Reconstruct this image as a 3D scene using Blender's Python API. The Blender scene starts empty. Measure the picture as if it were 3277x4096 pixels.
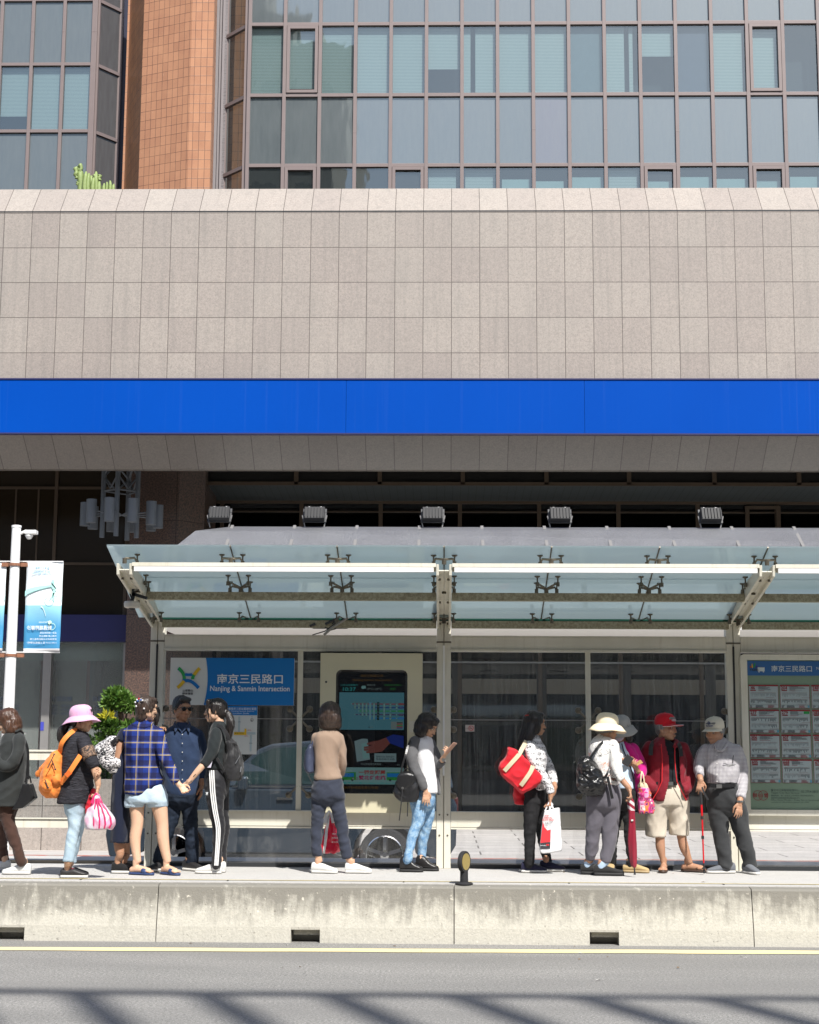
import bpy, bmesh, math, random
import numpy as np
from mathutils import Vector, Matrix, Euler
random.seed(7); rng = np.random.default_rng(7)
sc = bpy.context.scene
COL = sc.collection
# ---------------------------------------------------------------- camera
F, CX, CY, H = 6270.0, 1638.5, 2048.0, 1.64
YAW, PITCH, ROLL = math.radians(1.2916), math.radians(8.6352), math.radians(0.33)
fw = Vector((-math.sin(YAW) * math.cos(PITCH), math.cos(YAW) * math.cos(PITCH), math.sin(PITCH)))
rt = fw.cross(Vector((0, 0, 1))).normalized(); up = rt.cross(fw)
rt, up = rt * math.cos(ROLL) + up * math.sin(ROLL), up * math.cos(ROLL) - rt * math.sin(ROLL)
cd = bpy.data.cameras.new('camera'); cam = bpy.data.objects.new('camera', cd); COL.objects.link(cam)
cd.sensor_fit = 'HORIZONTAL'; cd.sensor_width = 24.0; cd.lens = 24.0 * F / 3277.0
cd.clip_start = 0.1; cd.clip_end = 3000
cam.matrix_world = Matrix(((rt.x, up.x, -fw.x, 0), (rt.y, up.y, -fw.y, 0), (rt.z, up.z, -fw.z, H), (0, 0, 0, 1)))
sc.camera = cam
sc.render.resolution_x, sc.render.resolution_y = 819, 1024
# ---------------------------------------------------------------- light
AZ = math.radians(157); EL = math.radians(49.7)
w = bpy.data.worlds.new("World"); sc.world = w; w.use_nodes = True
_s = w.node_tree.nodes.new('ShaderNodeTexSky'); _s.sky_type = 'NISHITA'; _s.sun_disc = False
_s.sun_elevation = EL; _s.sun_rotation = AZ; _s.air_density = 1.0; _s.dust_density = 1.6; _s.ozone_density = 1.0
_bg = w.node_tree.nodes['Background']; w.node_tree.links.new(_s.outputs[0], _bg.inputs[0]); _bg.inputs[1].default_value = 0.1
sl = bpy.data.lights.new('sun', 'SUN'); sl.energy = 4.4; sl.angle = math.radians(0.5); sl.color = (1, 0.965, 0.91)
sun = bpy.data.objects.new('sun', sl); COL.objects.link(sun)
SUN = Vector((math.sin(AZ) * math.cos(EL), math.cos(AZ) * math.cos(EL), math.sin(EL)))
sun.rotation_euler = SUN.to_track_quat('Z', 'Y').to_euler(); sun.location = (10, -20, 30)
vs = sc.view_settings; vs.view_transform = 'Standard'; vs.look = 'None'; vs.exposure = 0.6; vs.gamma = 1; vs.use_curve_mapping = False
sc.render.engine = 'CYCLES'; sc.cycles.max_bounces = 8; sc.cycles.transparent_max_bounces = 16
sc.cycles.caustics_reflective = False; sc.cycles.caustics_refractive = False; sc.cycles.sample_clamp_indirect = 4

def ray(x, y): return fw + rt * ((x - CX) / F) - up * ((y - CY) / F)
def P(x, y, D):
    d = ray(x, y); return Vector((0, 0, H)) + d * (D / d.y)
def G(x, y, z=0.0):
    d = ray(x, y); return Vector((0, 0, H)) + d * ((z - H) / d.z)
# ---------------------------------------------------------------- object helpers
def tag(o, label=None, cat=None, group=None, kind=None):
    if label: o['label'] = label
    if cat: o['category'] = cat
    if group: o['group'] = group
    if kind: o['kind'] = kind
    return o
def empty(name, loc=(0, 0, 0), rz=0, label=None, cat=None, group=None):
    o = bpy.data.objects.new(name, None); COL.objects.link(o); o.location = loc; o.rotation_euler = (0, 0, rz)
    o.empty_display_size = .2
    return tag(o, label, cat, group)
def copy_tree(o, parent=None):
    c = o.copy(); COL.objects.link(c); c.parent = parent
    for ch in list(o.children): copy_tree(ch, c)
    return c
class MB:
    """collects shapes; build() links them as ONE mesh object"""
    def __init__(s): s.v = []; s.f = []; s.mi = []; s.m = 0
    def mat(s, i): s.m = i; return s
    def add(s, vs, fs):
        n = len(s.v); s.v += [tuple(v) for v in vs]; s.f += [tuple(n + i for i in f) for f in fs]; s.mi += [s.m] * len(fs); return s
    def box(s, a, b, M=None):
        (x0, y0, z0), (x1, y1, z1) = a, b
        vs = [Vector((x, y, z)) for z in (z0, z1) for y in (y0, y1) for x in (x0, x1)]
        if M: vs = [M @ v for v in vs]
        return s.add(vs, [(0, 2, 3, 1), (4, 5, 7, 6), (0, 1, 5, 4), (2, 6, 7, 3), (0, 4, 6, 2), (1, 3, 7, 5)])
    def bar(s, p, q, w_, h_, upv=(0, 0, 1)):
        p, q = Vector(p), Vector(q); d = (q - p); L = d.length; d.normalize(); u = Vector(upv)
        if abs(d.dot(u)) > .99: u = Vector((0, 1, 0))
        r = d.cross(u).normalized(); u = r.cross(d)
        M = Matrix(((r.x, d.x, u.x, p.x), (r.y, d.y, u.y, p.y), (r.z, d.z, u.z, p.z), (0, 0, 0, 1)))
        return s.box((-w_ / 2, 0, -h_ / 2), (w_ / 2, L, h_ / 2), M)
    def tube(s, pts, r, n=8, cap=True):
        pts = [Vector(p) for p in pts]; rs = r if isinstance(r, (list, tuple)) else [r] * len(pts)
        u = None; rings = []
        for i, p in enumerate(pts):
            d = (pts[min(i + 1, len(pts) - 1)] - pts[max(i - 1, 0)]).normalized()
            if u is None:
                a = Vector((0, 0, 1)) if abs(d.z) < .9 else Vector((1, 0, 0)); u = d.cross(a).normalized()
            else: u = (u - d * u.dot(d)).normalized()
            v = d.cross(u)
            rings.append([p + (u * math.cos(t) + v * math.sin(t)) * rs[i] for t in [2 * math.pi * k / n for k in range(n)]])
        vs = [q for rg in rings for q in rg]
        fs = [(i * n + k, i * n + (k + 1) % n, (i + 1) * n + (k + 1) % n, (i + 1) * n + k) for i in range(len(pts) - 1) for k in range(n)]
        if cap: fs += [tuple(range(n - 1, -1, -1)), tuple((len(pts) - 1) * n + k for k in range(n))]
        return s.add(vs, fs)
    def lathe(s, prof, c=(0, 0, 0), n=24, M=None):
        vs = [Vector((r * math.cos(2 * math.pi * k / n), r * math.sin(2 * math.pi * k / n), z)) for r, z in prof for k in range(n)]
        vs = [(M @ v if M else v) + Vector(c) for v in vs]
        fs = [(i * n + k, i * n + (k + 1) % n, (i + 1) * n + (k + 1) % n, (i + 1) * n + k) for i in range(len(prof) - 1) for k in range(n)]
        fs += [tuple(range(n - 1, -1, -1)), tuple((len(prof) - 1) * n + k for k in range(n))]
        return s.add(vs, fs)
    def quad(s, a, b, c, d): return s.add([a, b, c, d], [(0, 1, 2, 3)])
    def rect(s, x0, z0, x1, z1, y): return s.add([(x0, y, z0), (x1, y, z0), (x1, y, z1), (x0, y, z1)], [(0, 1, 2, 3)])
    def plate(s, poly, y0, y1):
        """polygon of (x,z) extruded between y0 (front) and y1 (back)"""
        n = len(poly); vs = [(x, y0, z) for x, z in poly] + [(x, y1, z) for x, z in poly]
        return s.add(vs, [tuple(range(n)), tuple(range(2 * n - 1, n - 1, -1))] + [(i, i + n, (i + 1) % n + n, (i + 1) % n) for i in range(n)])
    def ext(s, poly, x0, x1):
        """polygon of (y,z) extruded along x"""
        n = len(poly); vs = [(x0, y, z) for y, z in poly] + [(x1, y, z) for y, z in poly]
        return s.add(vs, [tuple(range(n)), tuple(range(2 * n - 1, n - 1, -1))] + [(i, i + n, (i + 1) % n + n, (i + 1) % n) for i in range(n)])
    def build(s, name, mats, parent=None, smooth=False, bevel=0, loc=None):
        me = bpy.data.meshes.new(name); me.from_pydata(s.v, [], s.f)
        if not isinstance(mats, (list, tuple)): mats = [mats]
        for m in mats: me.materials.append(m)
        me.polygons.foreach_set('material_index', s.mi)
        if smooth: me.polygons.foreach_set('use_smooth', [True] * len(s.f))
        bm = bmesh.new(); bm.from_mesh(me); bmesh.ops.recalc_face_normals(bm, faces=bm.faces); bm.to_mesh(me); bm.free()
        o = bpy.data.objects.new(name, me); COL.objects.link(o); o.parent = parent
        if loc is not None: o.location = loc
        if bevel:
            b = o.modifiers.new('bevel', 'BEVEL'); b.width = bevel; b.segments = 2; b.limit_method = 'ANGLE'; b.angle_limit = math.radians(40)
        return o
# ---------------------------------------------------------------- materials
def srgb(r, g, b):
    f = lambda c: (c / 255) / 12.92 if c <= 10 else (((c / 255) + .055) / 1.055) ** 2.4
    return (f(r), f(g), f(b), 1)
class NT:
    def __init__(s, name):
        s.m = bpy.data.materials.new(name); s.m.use_nodes = True; s.t = s.m.node_tree; s.t.nodes.clear()
        s.o = s.t.nodes.new('ShaderNodeOutputMaterial')
    def n(s, ty, **kw):
        nd = s.t.nodes.new('ShaderNode' + ty)
        for k, v in kw.items():
            if k.startswith('i_'):
                key = k[2:].replace('_', ' '); nd.inputs[int(key) if key.isdigit() else key].default_value = v
            else: setattr(nd, k, v)
        return nd
    def l(s, a, b): s.t.links.new(a, b)
    def coord(s, sc=(1, 1, 1), rot=(0, 0, 0), loc=(0, 0, 0)):
        tc = s.n('TexCoord'); mp = s.n('Mapping'); mp.inputs['Scale'].default_value = sc; mp.inputs['Rotation'].default_value = rot; mp.inputs['Location'].default_value = loc
        s.l(tc.outputs['Object'], mp.inputs[0]); return mp.outputs[0]
    def noise(s, vec, scale, detail=4, rough=.55, dist=0):
        nd = s.n('TexNoise'); nd.inputs['Scale'].default_value = scale; nd.inputs['Detail'].default_value = detail
        nd.inputs['Roughness'].default_value = rough; nd.inputs['Distortion'].default_value = dist; s.l(vec, nd.inputs['Vector']); return nd.outputs[0]
    def ramp(s, fac, stops, interp='LINEAR'):
        nd = s.n('ValToRGB'); nd.color_ramp.interpolation = interp; e = nd.color_ramp.elements
        while len(e) < len(stops): e.new(.5)
        for el, (p, c) in zip(e, stops):
            el.position = p; el.color = c if len(c) == 4 else (*c, 1)
        s.l(fac, nd.inputs[0]); return nd.outputs[0]
    def mix(s, fac, a, b, mode='MIX'):
        nd = s.n('Mix', data_type='RGBA', blend_type=mode)
        for val, i in ((fac, 0), (a, 6), (b, 7)):
            if hasattr(val, 'links'): s.l(val, nd.inputs[i])
            elif i == 0: nd.inputs[0].default_value = val
            else: nd.inputs[i].default_value = val
        return nd.outputs[2]
    def math(s, op, a, b=0.0, c=None):
        nd = s.n('Math', operation=op)
        for i, v in enumerate((a, b) if c is None else (a, b, c)):
            if hasattr(v, 'links'): s.l(v, nd.inputs[i])
            else: nd.inputs[i].default_value = v
        return nd.outputs[0]
    def bsdf(s, col, rough=.6, metal=0, bump=None, bstr=.3, bdist=.01, spec=.5, **kw):
        b = s.n('BsdfPrincipled')
        for val, key in ((col, 'Base Color'), (rough, 'Roughness'), (metal, 'Metallic')):
            if hasattr(val, 'links'): s.l(val, b.inputs[key])
            else: b.inputs[key].default_value = val
        b.inputs['Specular IOR Level'].default_value = spec
        for k, v in kw.items(): b.inputs[k.replace('_', ' ')].default_value = v
        if bump is not None:
            bn = s.n('Bump'); bn.inputs['Strength'].default_value = bstr; bn.inputs['Distance'].default_value = bdist
            s.l(bump, bn.inputs['Height']); s.l(bn.outputs[0], b.inputs['Normal'])
        return b
    def out(s, sh): s.l(sh.outputs[0] if hasattr(sh, 'outputs') else sh, s.o.inputs[0]); return s.m
    def mixs(s, fac, a, b):
        nd = s.n('MixShader')
        if hasattr(fac, 'links'): s.l(fac, nd.inputs[0])
        else: nd.inputs[0].default_value = fac
        s.l(a.outputs[0], nd.inputs[1]); s.l(b.outputs[0], nd.inputs[2]); return nd
def simple(name, c, rough=.6, metal=0, var=.08, scale=6, bump=0, spec=.5):
    t = NT(name); v = t.coord(); n = t.noise(v, scale, 5)
    a = tuple(max(0, x * (1 - var * 1.6)) for x in c[:3]) + (1,); b = tuple(min(1, x * (1 + var)) for x in c[:3]) + (1,)
    col = t.mix(n, a, b)
    return t.out(t.bsdf(col, rough, metal, bump=t.noise(v, scale * 12, 3) if bump else None, bstr=bump, spec=spec))
def emis(name, c, st=1):
    t = NT(name); e = t.n('Emission'); e.inputs[0].default_value = c; e.inputs[1].default_value = st
    return t.out(e)
def cream_mat():
    t = NT('cream_paint'); v = t.coord(); n = t.noise(v, 1.3, 6, .6); st = t.noise(t.coord((9, 9, .7)), 3, 4)
    c = t.mix(t.ramp(n, [(.3, (0, 0, 0)), (.75, (1, 1, 1))]), (.60, .575, .48, 1), (.76, .735, .64, 1))
    c = t.mix(t.ramp(st, [(.55, (0, 0, 0)), (.8, (.35, .35, .35))]), c, (.34, .29, .19, 1))
    return t.out(t.bsdf(c, .42, bump=t.noise(v, 40, 3), bstr=.06, spec=.45))
M_cream = cream_mat()
M_creamd = simple('cream_panel', (.60, .56, .40), .45, var=.06, scale=2)
M_white = simple('white_paint', (.8, .8, .79), .4, var=.05, scale=3)
M_black = simple('black_plastic', (.02, .02, .022), .5)
M_rubber = simple('black_rubber', (.018, .018, .02), .8, bump=.2)
M_steel = simple('brushed_steel', (.45, .44, .42), .32, metal=1, var=.15, scale=9)
M_bronze = simple('aged_steel', (.17, .15, .115), .42, metal=.6, var=.25, scale=30)
M_dgrey = simple('dark_grey_metal', (.035, .038, .042), .4, metal=.3)
M_alu = simple('grey_aluminium', (.33, .32, .31), .4, metal=.5)
def glass_mat(name, tint=(.75, .8, .8), trans=.8, refl=.1, rough=.02, dirt=0.0, dcol=(.5, .5, .47, 1), wav=0.0, rcol=(1, 1, 1, 1), diff=0.0, diffc=(.4, .5, .5, 1), dirtsc=(26, 1, .5)):
    t = NT(name); tr = t.n('BsdfTransparent'); tr.inputs[0].default_value = (*tint, 1)
    gl = t.n('BsdfAnisotropic' if False else 'BsdfGlossy'); gl.inputs['Roughness'].default_value = rough; gl.inputs[0].default_value = rcol
    if wav:
        bn = t.n('Bump'); bn.inputs['Strength'].default_value = wav; bn.inputs['Distance'].default_value = .02
        t.l(t.noise(t.coord((1, 1, .6)), 1.6, 2), bn.inputs['Height']); t.l(bn.outputs[0], gl.inputs['Normal'])
    fr = t.n('LayerWeight'); fr.inputs[0].default_value = .5
    fac = t.math('MINIMUM', t.math('ADD', t.math('MULTIPLY', t.math('POWER', fr.outputs[1], 5.0), .9), refl + .04), .98)
    base = tr
    if diff or dirt:
        df = t.n('BsdfDiffuse'); df.inputs[0].default_value = diffc if diff else dcol
        if dirt:
            stn = t.noise(t.coord(dirtsc), 3.2, 5, .7); fine = t.noise(t.coord((1, 1, 1)), 120, 2)
            k = t.ramp(stn, [(.45, (0, 0, 0)), (.8, (1, 1, 1))])
            k = t.math('MULTIPLY', k, dirt); k = t.math('ADD', k, diff)
            k = t.math('ADD', k, t.math('MULTIPLY', t.ramp(fine, [(.62, (0, 0, 0)), (.72, (1, 1, 1))]), dirt * .5))
        else: k = diff
        base = t.mixs(k, tr, df)
    return t.out(t.mixs(fac, base, gl))
# ---------------------------------------------------------------- text
def text_pts(body, size, mirror=False, align='LEFT', space=1.0, bold=0.0):
    cu = bpy.data.curves.new('tmp', 'FONT'); cu.body = body; cu.size = size; cu.align_x = align; cu.space_character = space
    cu.resolution_u = 3
    if bold: cu.offset = bold
    o = bpy.data.objects.new('tmp', cu); COL.objects.link(o)
    dg = bpy.context.evaluated_depsgraph_get(); dg.update()
    me = bpy.data.meshes.new_from_object(o.evaluated_get(dg), depsgraph=dg)
    vs = [(-v.co.x if mirror else v.co.x, v.co.y) for v in me.vertices]; fs = [tuple(p.vertices) for p in me.polygons]
    bpy.data.objects.remove(o); bpy.data.curves.remove(cu); bpy.data.meshes.remove(me)
    return vs, fs
def add_text(mb, body, x, z, h, y, wid=None, mirror=False, align='CENTER', bold=0.0, cap=None):
    """lettering whose box bottom is z, height h, fitted to width wid; lies in plane y facing -Y"""
    vs, fs = text_pts(body, 1.0, mirror, bold=bold)
    if not vs: return
    xs = [v[0] for v in vs]; zs = [v[1] for v in vs]; x0, x1, z0, z1 = min(xs), max(xs), min(zs), max(zs)
    kz = h / max(z1 - z0, 1e-4); kx = wid / (x1 - x0) if wid else kz
    off = {'CENTER': -(x1 + x0) / 2 * kx, 'LEFT': -x0 * kx, 'RIGHT': -x1 * kx}[align]
    mb.add([(x + v[0] * kx + off, y, z + (v[1] - z0) * kz) for v in vs], fs)
# ================================================================ GROUND
PZ = .49            # platform top
def asphalt():
    t = NT('asphalt'); v = t.coord(); big = t.noise(t.coord((.5, 1.6, 1)), .8, 4); fine = t.noise(v, 48, 4, .75); sp = t.noise(v, 90, 2, .6)
    c = t.mix(t.ramp(big, [(.3, (0, 0, 0)), (.7, (1, 1, 1))]), (.26, .255, .24, 1), (.34, .33, .31, 1))
    c = t.mix(t.ramp(fine, [(.38, (0, 0, 0)), (.60, (1, 1, 1))]), t.mix(.62, c, (.03, .03, .03, 1)), c)
    c = t.mix(t.ramp(sp, [(.60, (0, 0, 0)), (.66, (.9, .9, .9))]), c, (.55, .53, .49, 1))
    cr = t.noise(t.coord((1.2, 9, 1)), 3.0, 5, .6); pa = t.noise(t.coord((.25, 1.1, 1)), 1.1, 5, .6)
    c = t.mix(t.ramp(pa, [(.42, (0, 0, 0)), (.62, (.5, .5, .5))]), c, (.19, .185, .175, 1))
    c = t.mix(t.ramp(cr, [(.70, (0, 0, 0)), (.74, (.6, .6, .6))]), c, (.03, .03, .03, 1))
    b = t.math('ADD', fine, sp)
    return t.out(t.bsdf(c, .85, bump=b, bstr=.6, bdist=.008))
M_asph = asphalt()
mb = MB(); mb.quad((-400, -400, 0), (400, -400, 0), (400, 22.5, 0), (-400, 22.5, 0)); tag(mb.build('road', M_asph), kind='structure')
mb = MB(); mb.quad((-400, 22.5, -.02), (400, 22.5, -.02), (400, 900, -.02), (-400, 900, -.02)); tag(mb.build('ground', simple('far_ground', (.2, .19, .18), .9)), kind='structure')
def linepaint():
    t = NT('worn_yellow_paint'); v = t.coord(); n = t.noise(v, 60, 4, .7); n2 = t.noise(t.coord((.6, 8, 1)), 3, 4)
    c = t.mix(t.ramp(n, [(.62, (0, 0, 0)), (.8, (1, 1, 1))]), (.80, .68, .36, 1), (.45, .40, .27, 1))
    c = t.mix(t.ramp(n2, [(.66, (0, 0, 0)), (.7, (.7, .7, .7))]), c, (.2, .19, .15, 1))
    return t.out(t.bsdf(c, .7, bump=n, bstr=.3))
ya, yb = G(0, 3803).y, G(0, 3790).y
def strip(name, y0a, y1a, y0b, y1b, z, mat):
    mb = MB(); N = 60
    for i in range(N):
        xa, xb = -12 + 24 * i / N, -12 + 24 * (i + 1) / N
        f = lambda x, p, q: p + (q - p) * (x + 3.7) / 7.0 + .008 * math.sin(x * 5.1) + .006 * math.sin(x * 13 + p * 9)
        mb.quad((xa, f(xa, y0a, y0b), z), (xb, f(xb, y0a, y0b), z), (xb, f(xb, y1a, y1b), z), (xa, f(xa, y1a, y1b), z))
    return tag(mb.build(name, mat), kind='structure')
strip('yellow_line', 13.12, 13.33, 13.33, 13.56, .004, linepaint())
def concrete(name, base=(.50, .46, .37), dark=(.20, .185, .145), stain=1.0, vert=True):
    t = NT(name); v = t.coord()
    big = t.noise(t.coord((1, 1, 1.4)), 2.2, 7, .68, .4); run = t.noise(t.coord((7, 7, .9)), 2.4, 5, .65)
    fine = t.noise(v, 55, 4, .7); pit = t.noise(v, 26, 3, .6)
    c = t.mix(t.ramp(fine, [(.3, (0, 0, 0)), (.7, (1, 1, 1))]), tuple(x * .80 for x in base) + (1,), (*base, 1))
    geo = t.n('TexCoord'); sx = t.n('SeparateXYZ'); t.l(geo.outputs['Object'], sx.inputs[0])
    if vert:
        zf = t.n('MapRange'); zf.inputs[1].default_value = .12; zf.inputs[2].default_value = .50; t.l(sx.outputs[2], zf.inputs[0])
        k = t.math('MULTIPLY', t.math('ADD', big, t.math('MULTIPLY', run, .8)), t.math('ADD', t.math('MULTIPLY', zf.outputs[0], .55), .62))
        k = t.ramp(k, [(.62, (0, 0, 0)), (.92, (.95, .95, .95))])
    else: k = t.ramp(big, [(.45, (0, 0, 0)), (.75, (.7, .7, .7))])
    c = t.mix(t.math('MULTIPLY', k, stain), c, (*dark, 1))
    c = t.mix(t.ramp(pit, [(.66, (0, 0, 0)), (.74, (.75, .75, .75))]), c, (.74, .70, .60, 1))
    c = t.mix(t.ramp(t.noise(v, 34, 2), [(.25, (.6, .6, .6)), (.32, (0, 0, 0))]), c, (.13, .12, .10, 1))
    return t.out(t.bsdf(c, .9, bump=t.math('ADD', fine, t.math('MULTIPLY', pit, .6)), bstr=.5, bdist=.01))
M_conc = concrete('stained_concrete', (.53, .51, .445), (.20, .19, .165), 1.0)
M_slab = concrete('platform_concrete', (.54, .53, .51), (.40, .39, .37), .6, False)
# platform slab
BY = 13.80          # barrier foot
mb = MB(); mb.box((-60, BY + .20, -.1), (60, 17.15, PZ)); pl = tag(mb.build('platform', M_slab), kind='structure')
mb = MB(); mb.quad((-14, 14.15, PZ + .004), (14, 14.15, PZ + .004), (14, 14.20, PZ + .004), (-14, 14.20, PZ + .004))
tag(mb.build('platform_line', simple('pale_yellow_paint', (.62, .52, .26), .8, var=.35, scale=20)), kind='structure')
mb = MB(); mb.box((-60, 16.05, PZ + .004), (60, 16.12, PZ + .03)); mb.box((-60, 16.2, PZ + .004), (60, 16.24, PZ + .02))
tag(mb.build('rail_channel', simple('dull_rail_metal', (.20, .18, .15), .6, metal=.3, var=.3, scale=5)), kind='structure')
# barrier segments
jx = [-9.8, P(-560, 3560, BY).x, P(626, 3650, BY).x, P(1817, 3650, BY).x, P(3015, 3650, BY).x, P(4210, 3650, BY).x, 9.9]
slots = [P(40, 3700, BY).x - .0, P(1222, 3700, BY).x, P(2418, 3700, BY).x]
SW, SH0, SH1 = .125, -.0, .11
labs = ['stained concrete barrier running out of frame on the left edge far', 'leftmost concrete barrier with a chipped drain slot cut by the frame edge',
        'concrete barrier with a whole drain slot below the taupe shirt woman',
        'concrete barrier with a drain slot right of the yellow round marker', 'rightmost concrete barrier without a drain slot below the route board', 'hidden barrier']
for i in range(1, 5):
    x0, x1 = jx[i] + .004, jx[i + 1] - .004
    t = .47
    prof = [(BY, -.02), (BY + .012, .13), (BY + .045, .30), (BY + .062, .40), (BY + .070, .457), (BY + .085, .474), (BY + .16, .482), (BY + .36, .482)]
    mb = MB(); xs = [x0, x1]; sl_ = [s for s in slots if x0 < s < x1]
    cuts = sorted(set([x0, x1] + [s - SW for s in sl_] + [s + SW for s in sl_]))
    for a, b in zip(cuts[:-1], cuts[1:]):
        isl = any(abs((a + b) / 2 - s) < .01 for s in sl_)
        pr = [(BY + .014, SH1)] + prof[1:] if isl else prof
        N = max(1, int((b - a) / .05))
        for k in range(N):
            xa, xb = a + (b - a) * k / N, a + (b - a) * (k + 1) / N
            for (ya_, za), (yb_, zb) in zip(pr[:-1], pr[1:]):
                mb.quad((xa, ya_, za), (xb, ya_, za), (xb, yb_, zb), (xa, yb_, zb))
        if isl:  # slot tunnel
            mb.quad((a, BY + .014, SH1), (b, BY + .014, SH1), (b, BY + .5, SH1), (a, BY + .5, SH1))
            for xx in (a, b): mb.quad((xx, BY, -.02), (xx, BY + .5, -.02), (xx, BY + .5, SH1), (xx, BY + .014, SH1))
            mb.box((a + .02, BY + .07, .062), (b - .002, BY + .10, SH1 + .002)); mb.box((a, BY + .36, -.02), (b, BY + .40, SH1 + .002))
    for xx in (x0, x1): mb.add([(xx, y, z) for y, z in prof] + [(xx, BY + .4, -.02)], [tuple(range(len(prof) + 1))])
    o = mb.build('concrete_barrier', M_conc)
    o['label'] = labs[i]; o['category'] = 'barrier'; o['group'] = 'concrete barriers along the platform edge'
# raised lip joints on the kerb edge
mb = MB()
for i, x in enumerate([-3.2, -1.9, -.35, 1.1, 2.45, 3.4]): mb.box((x - .006, 14.07, PZ + .003), (x + .006, 14.14, PZ + .006))
tag(mb.build('kerb_joint', M_black), kind='structure')
# yellow round delineator on the barrier
dp = P(1857, 3540, 13.99); dl = empty('delineator', (dp.x, 13.99, .484), label='yellow round reflector in a black frame standing on the barrier seam', cat='marker')
mb = MB(); mb.lathe([(.078, 0), (.078, .012), (.06, .02), (.035, .024)]); mb.lathe([(.036, .02), (.034, .12), (.028, .125)]); mb.build('base', M_rubber, dl, bevel=.003)
M_refl = simple('yellow_reflector', (.34, .26, .08), .35, var=.2, scale=60)
mb = MB(); T = Matrix.Translation((0, 0, .195)) @ Matrix.Rotation(math.radians(66), 4, 'Z') @ Matrix.Rotation(math.pi / 2, 4, 'X')
mb.lathe([(.105 * 1, -.018), (.108, -.01), (.108, .01), (.105, .018), (.085, .018), (.085, -.018)][::1], n=32, M=T @ Matrix.Diagonal((.62 / .62, .85, 1, 1)))
mb.build('frame', M_rubber, dl)
mb = MB(); mb.lathe([(.084, -.021), (.084, .021)], n=32, M=T @ Matrix.Diagonal((1, .85, 1, 1))); mb.build('reflector', M_refl, dl)
# far sidewalk
def paving():
    t = NT('sidewalk_tiles'); tc = t.n('TexCoord'); mp = t.n('Mapping'); t.l(tc.outputs['Object'], mp.inputs[0]); mp.inputs['Location'].default_value = (.2, .4, 0)
    br = t.n('TexBrick'); br.offset = .5; t.l(mp.outputs[0], br.inputs[0]); br.inputs['Scale'].default_value = 1; br.inputs['Brick Width'].default_value = 1.5; br.inputs['Row Height'].default_value = .75
    br.inputs['Mortar Size'].default_value = .014; br.inputs['Color1'].default_value = (.52, .49, .465, 1); br.inputs['Color2'].default_value = (.43, .41, .39, 1); br.inputs['Mortar'].default_value = (.09, .08, .075, 1)
    c = t.mix(t.ramp(t.noise(mp.outputs[0], 3, 6, .65), [(.3, (.7, .7, .7)), (.7, (1, 1, 1))]), (0, 0, 0, 1), br.outputs[0], 'MULTIPLY')
    c = t.mix(t.ramp(t.noise(mp.outputs[0], 3, 6, .65), [(.35, (0, 0, 0)), (.7, (.5, .5, .5))]), br.outputs[0], (.32, .30, .28, 1))
    return t.out(t.bsdf(c, .8, bump=t.noise(mp.outputs[0], 40, 3), bstr=.2))
mb = MB(); mb.box((-60, 22.75, -.01), (60, 41, .12)); tag(mb.build('sidewalk', paving()), kind='structure')
def redkerb():
    t = NT('worn_red_kerb'); v = t.coord((1, 3, 3)); n = t.noise(v, 3, 6, .7)
    c = t.mix(t.ramp(n, [(.46, (0, 0, 0)), (.54, (1, 1, 1))]), (.30, .27, .24, 1), (.38, .09, .06, 1))
    return t.out(t.bsdf(c, .8))
mb = MB(); mb.box((-60, 22.5, -.01), (60, 22.745, .13)); tag(mb.build('kerb', redkerb()), kind='structure')
mb = MB(); mb.quad((-30, 22.1, .004), (30, 22.1, .004), (30, 22.25, .004), (-30, 22.25, .004)); tag(mb.build('red_line', simple('red_line_paint', (.35, .06, .05), .8, var=.5, scale=9)), kind='structure')
mb = MB(); rl_ = random.Random(5)
for _ in range(26):
    x, y = rl_.uniform(-4.4, 4.4), rl_.choice([rl_.uniform(14.2, 15.6), rl_.uniform(13.0, 13.7), rl_.uniform(10.5, 13)]); z = (PZ if y > 14.1 else 0) + .006; a = rl_.random() * 6; s_ = rl_.uniform(.008, .026); c, d = math.cos(a) * s_, math.sin(a) * s_
    mb.mat(rl_.choice([0, 0, 1])).add([(x - c, y - d, z), (x + d * .5, y - c * .5, z + .006), (x + c, y + d, z), (x - d * .5, y + c * .5, z + .004)], [(0, 1, 2, 3)])
tag(mb.build('litter', [simple('dry_leaf', (.22, .13, .05), .8), simple('paper_scrap', (.6, .59, .55), .8)]), kind='stuff')
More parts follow.
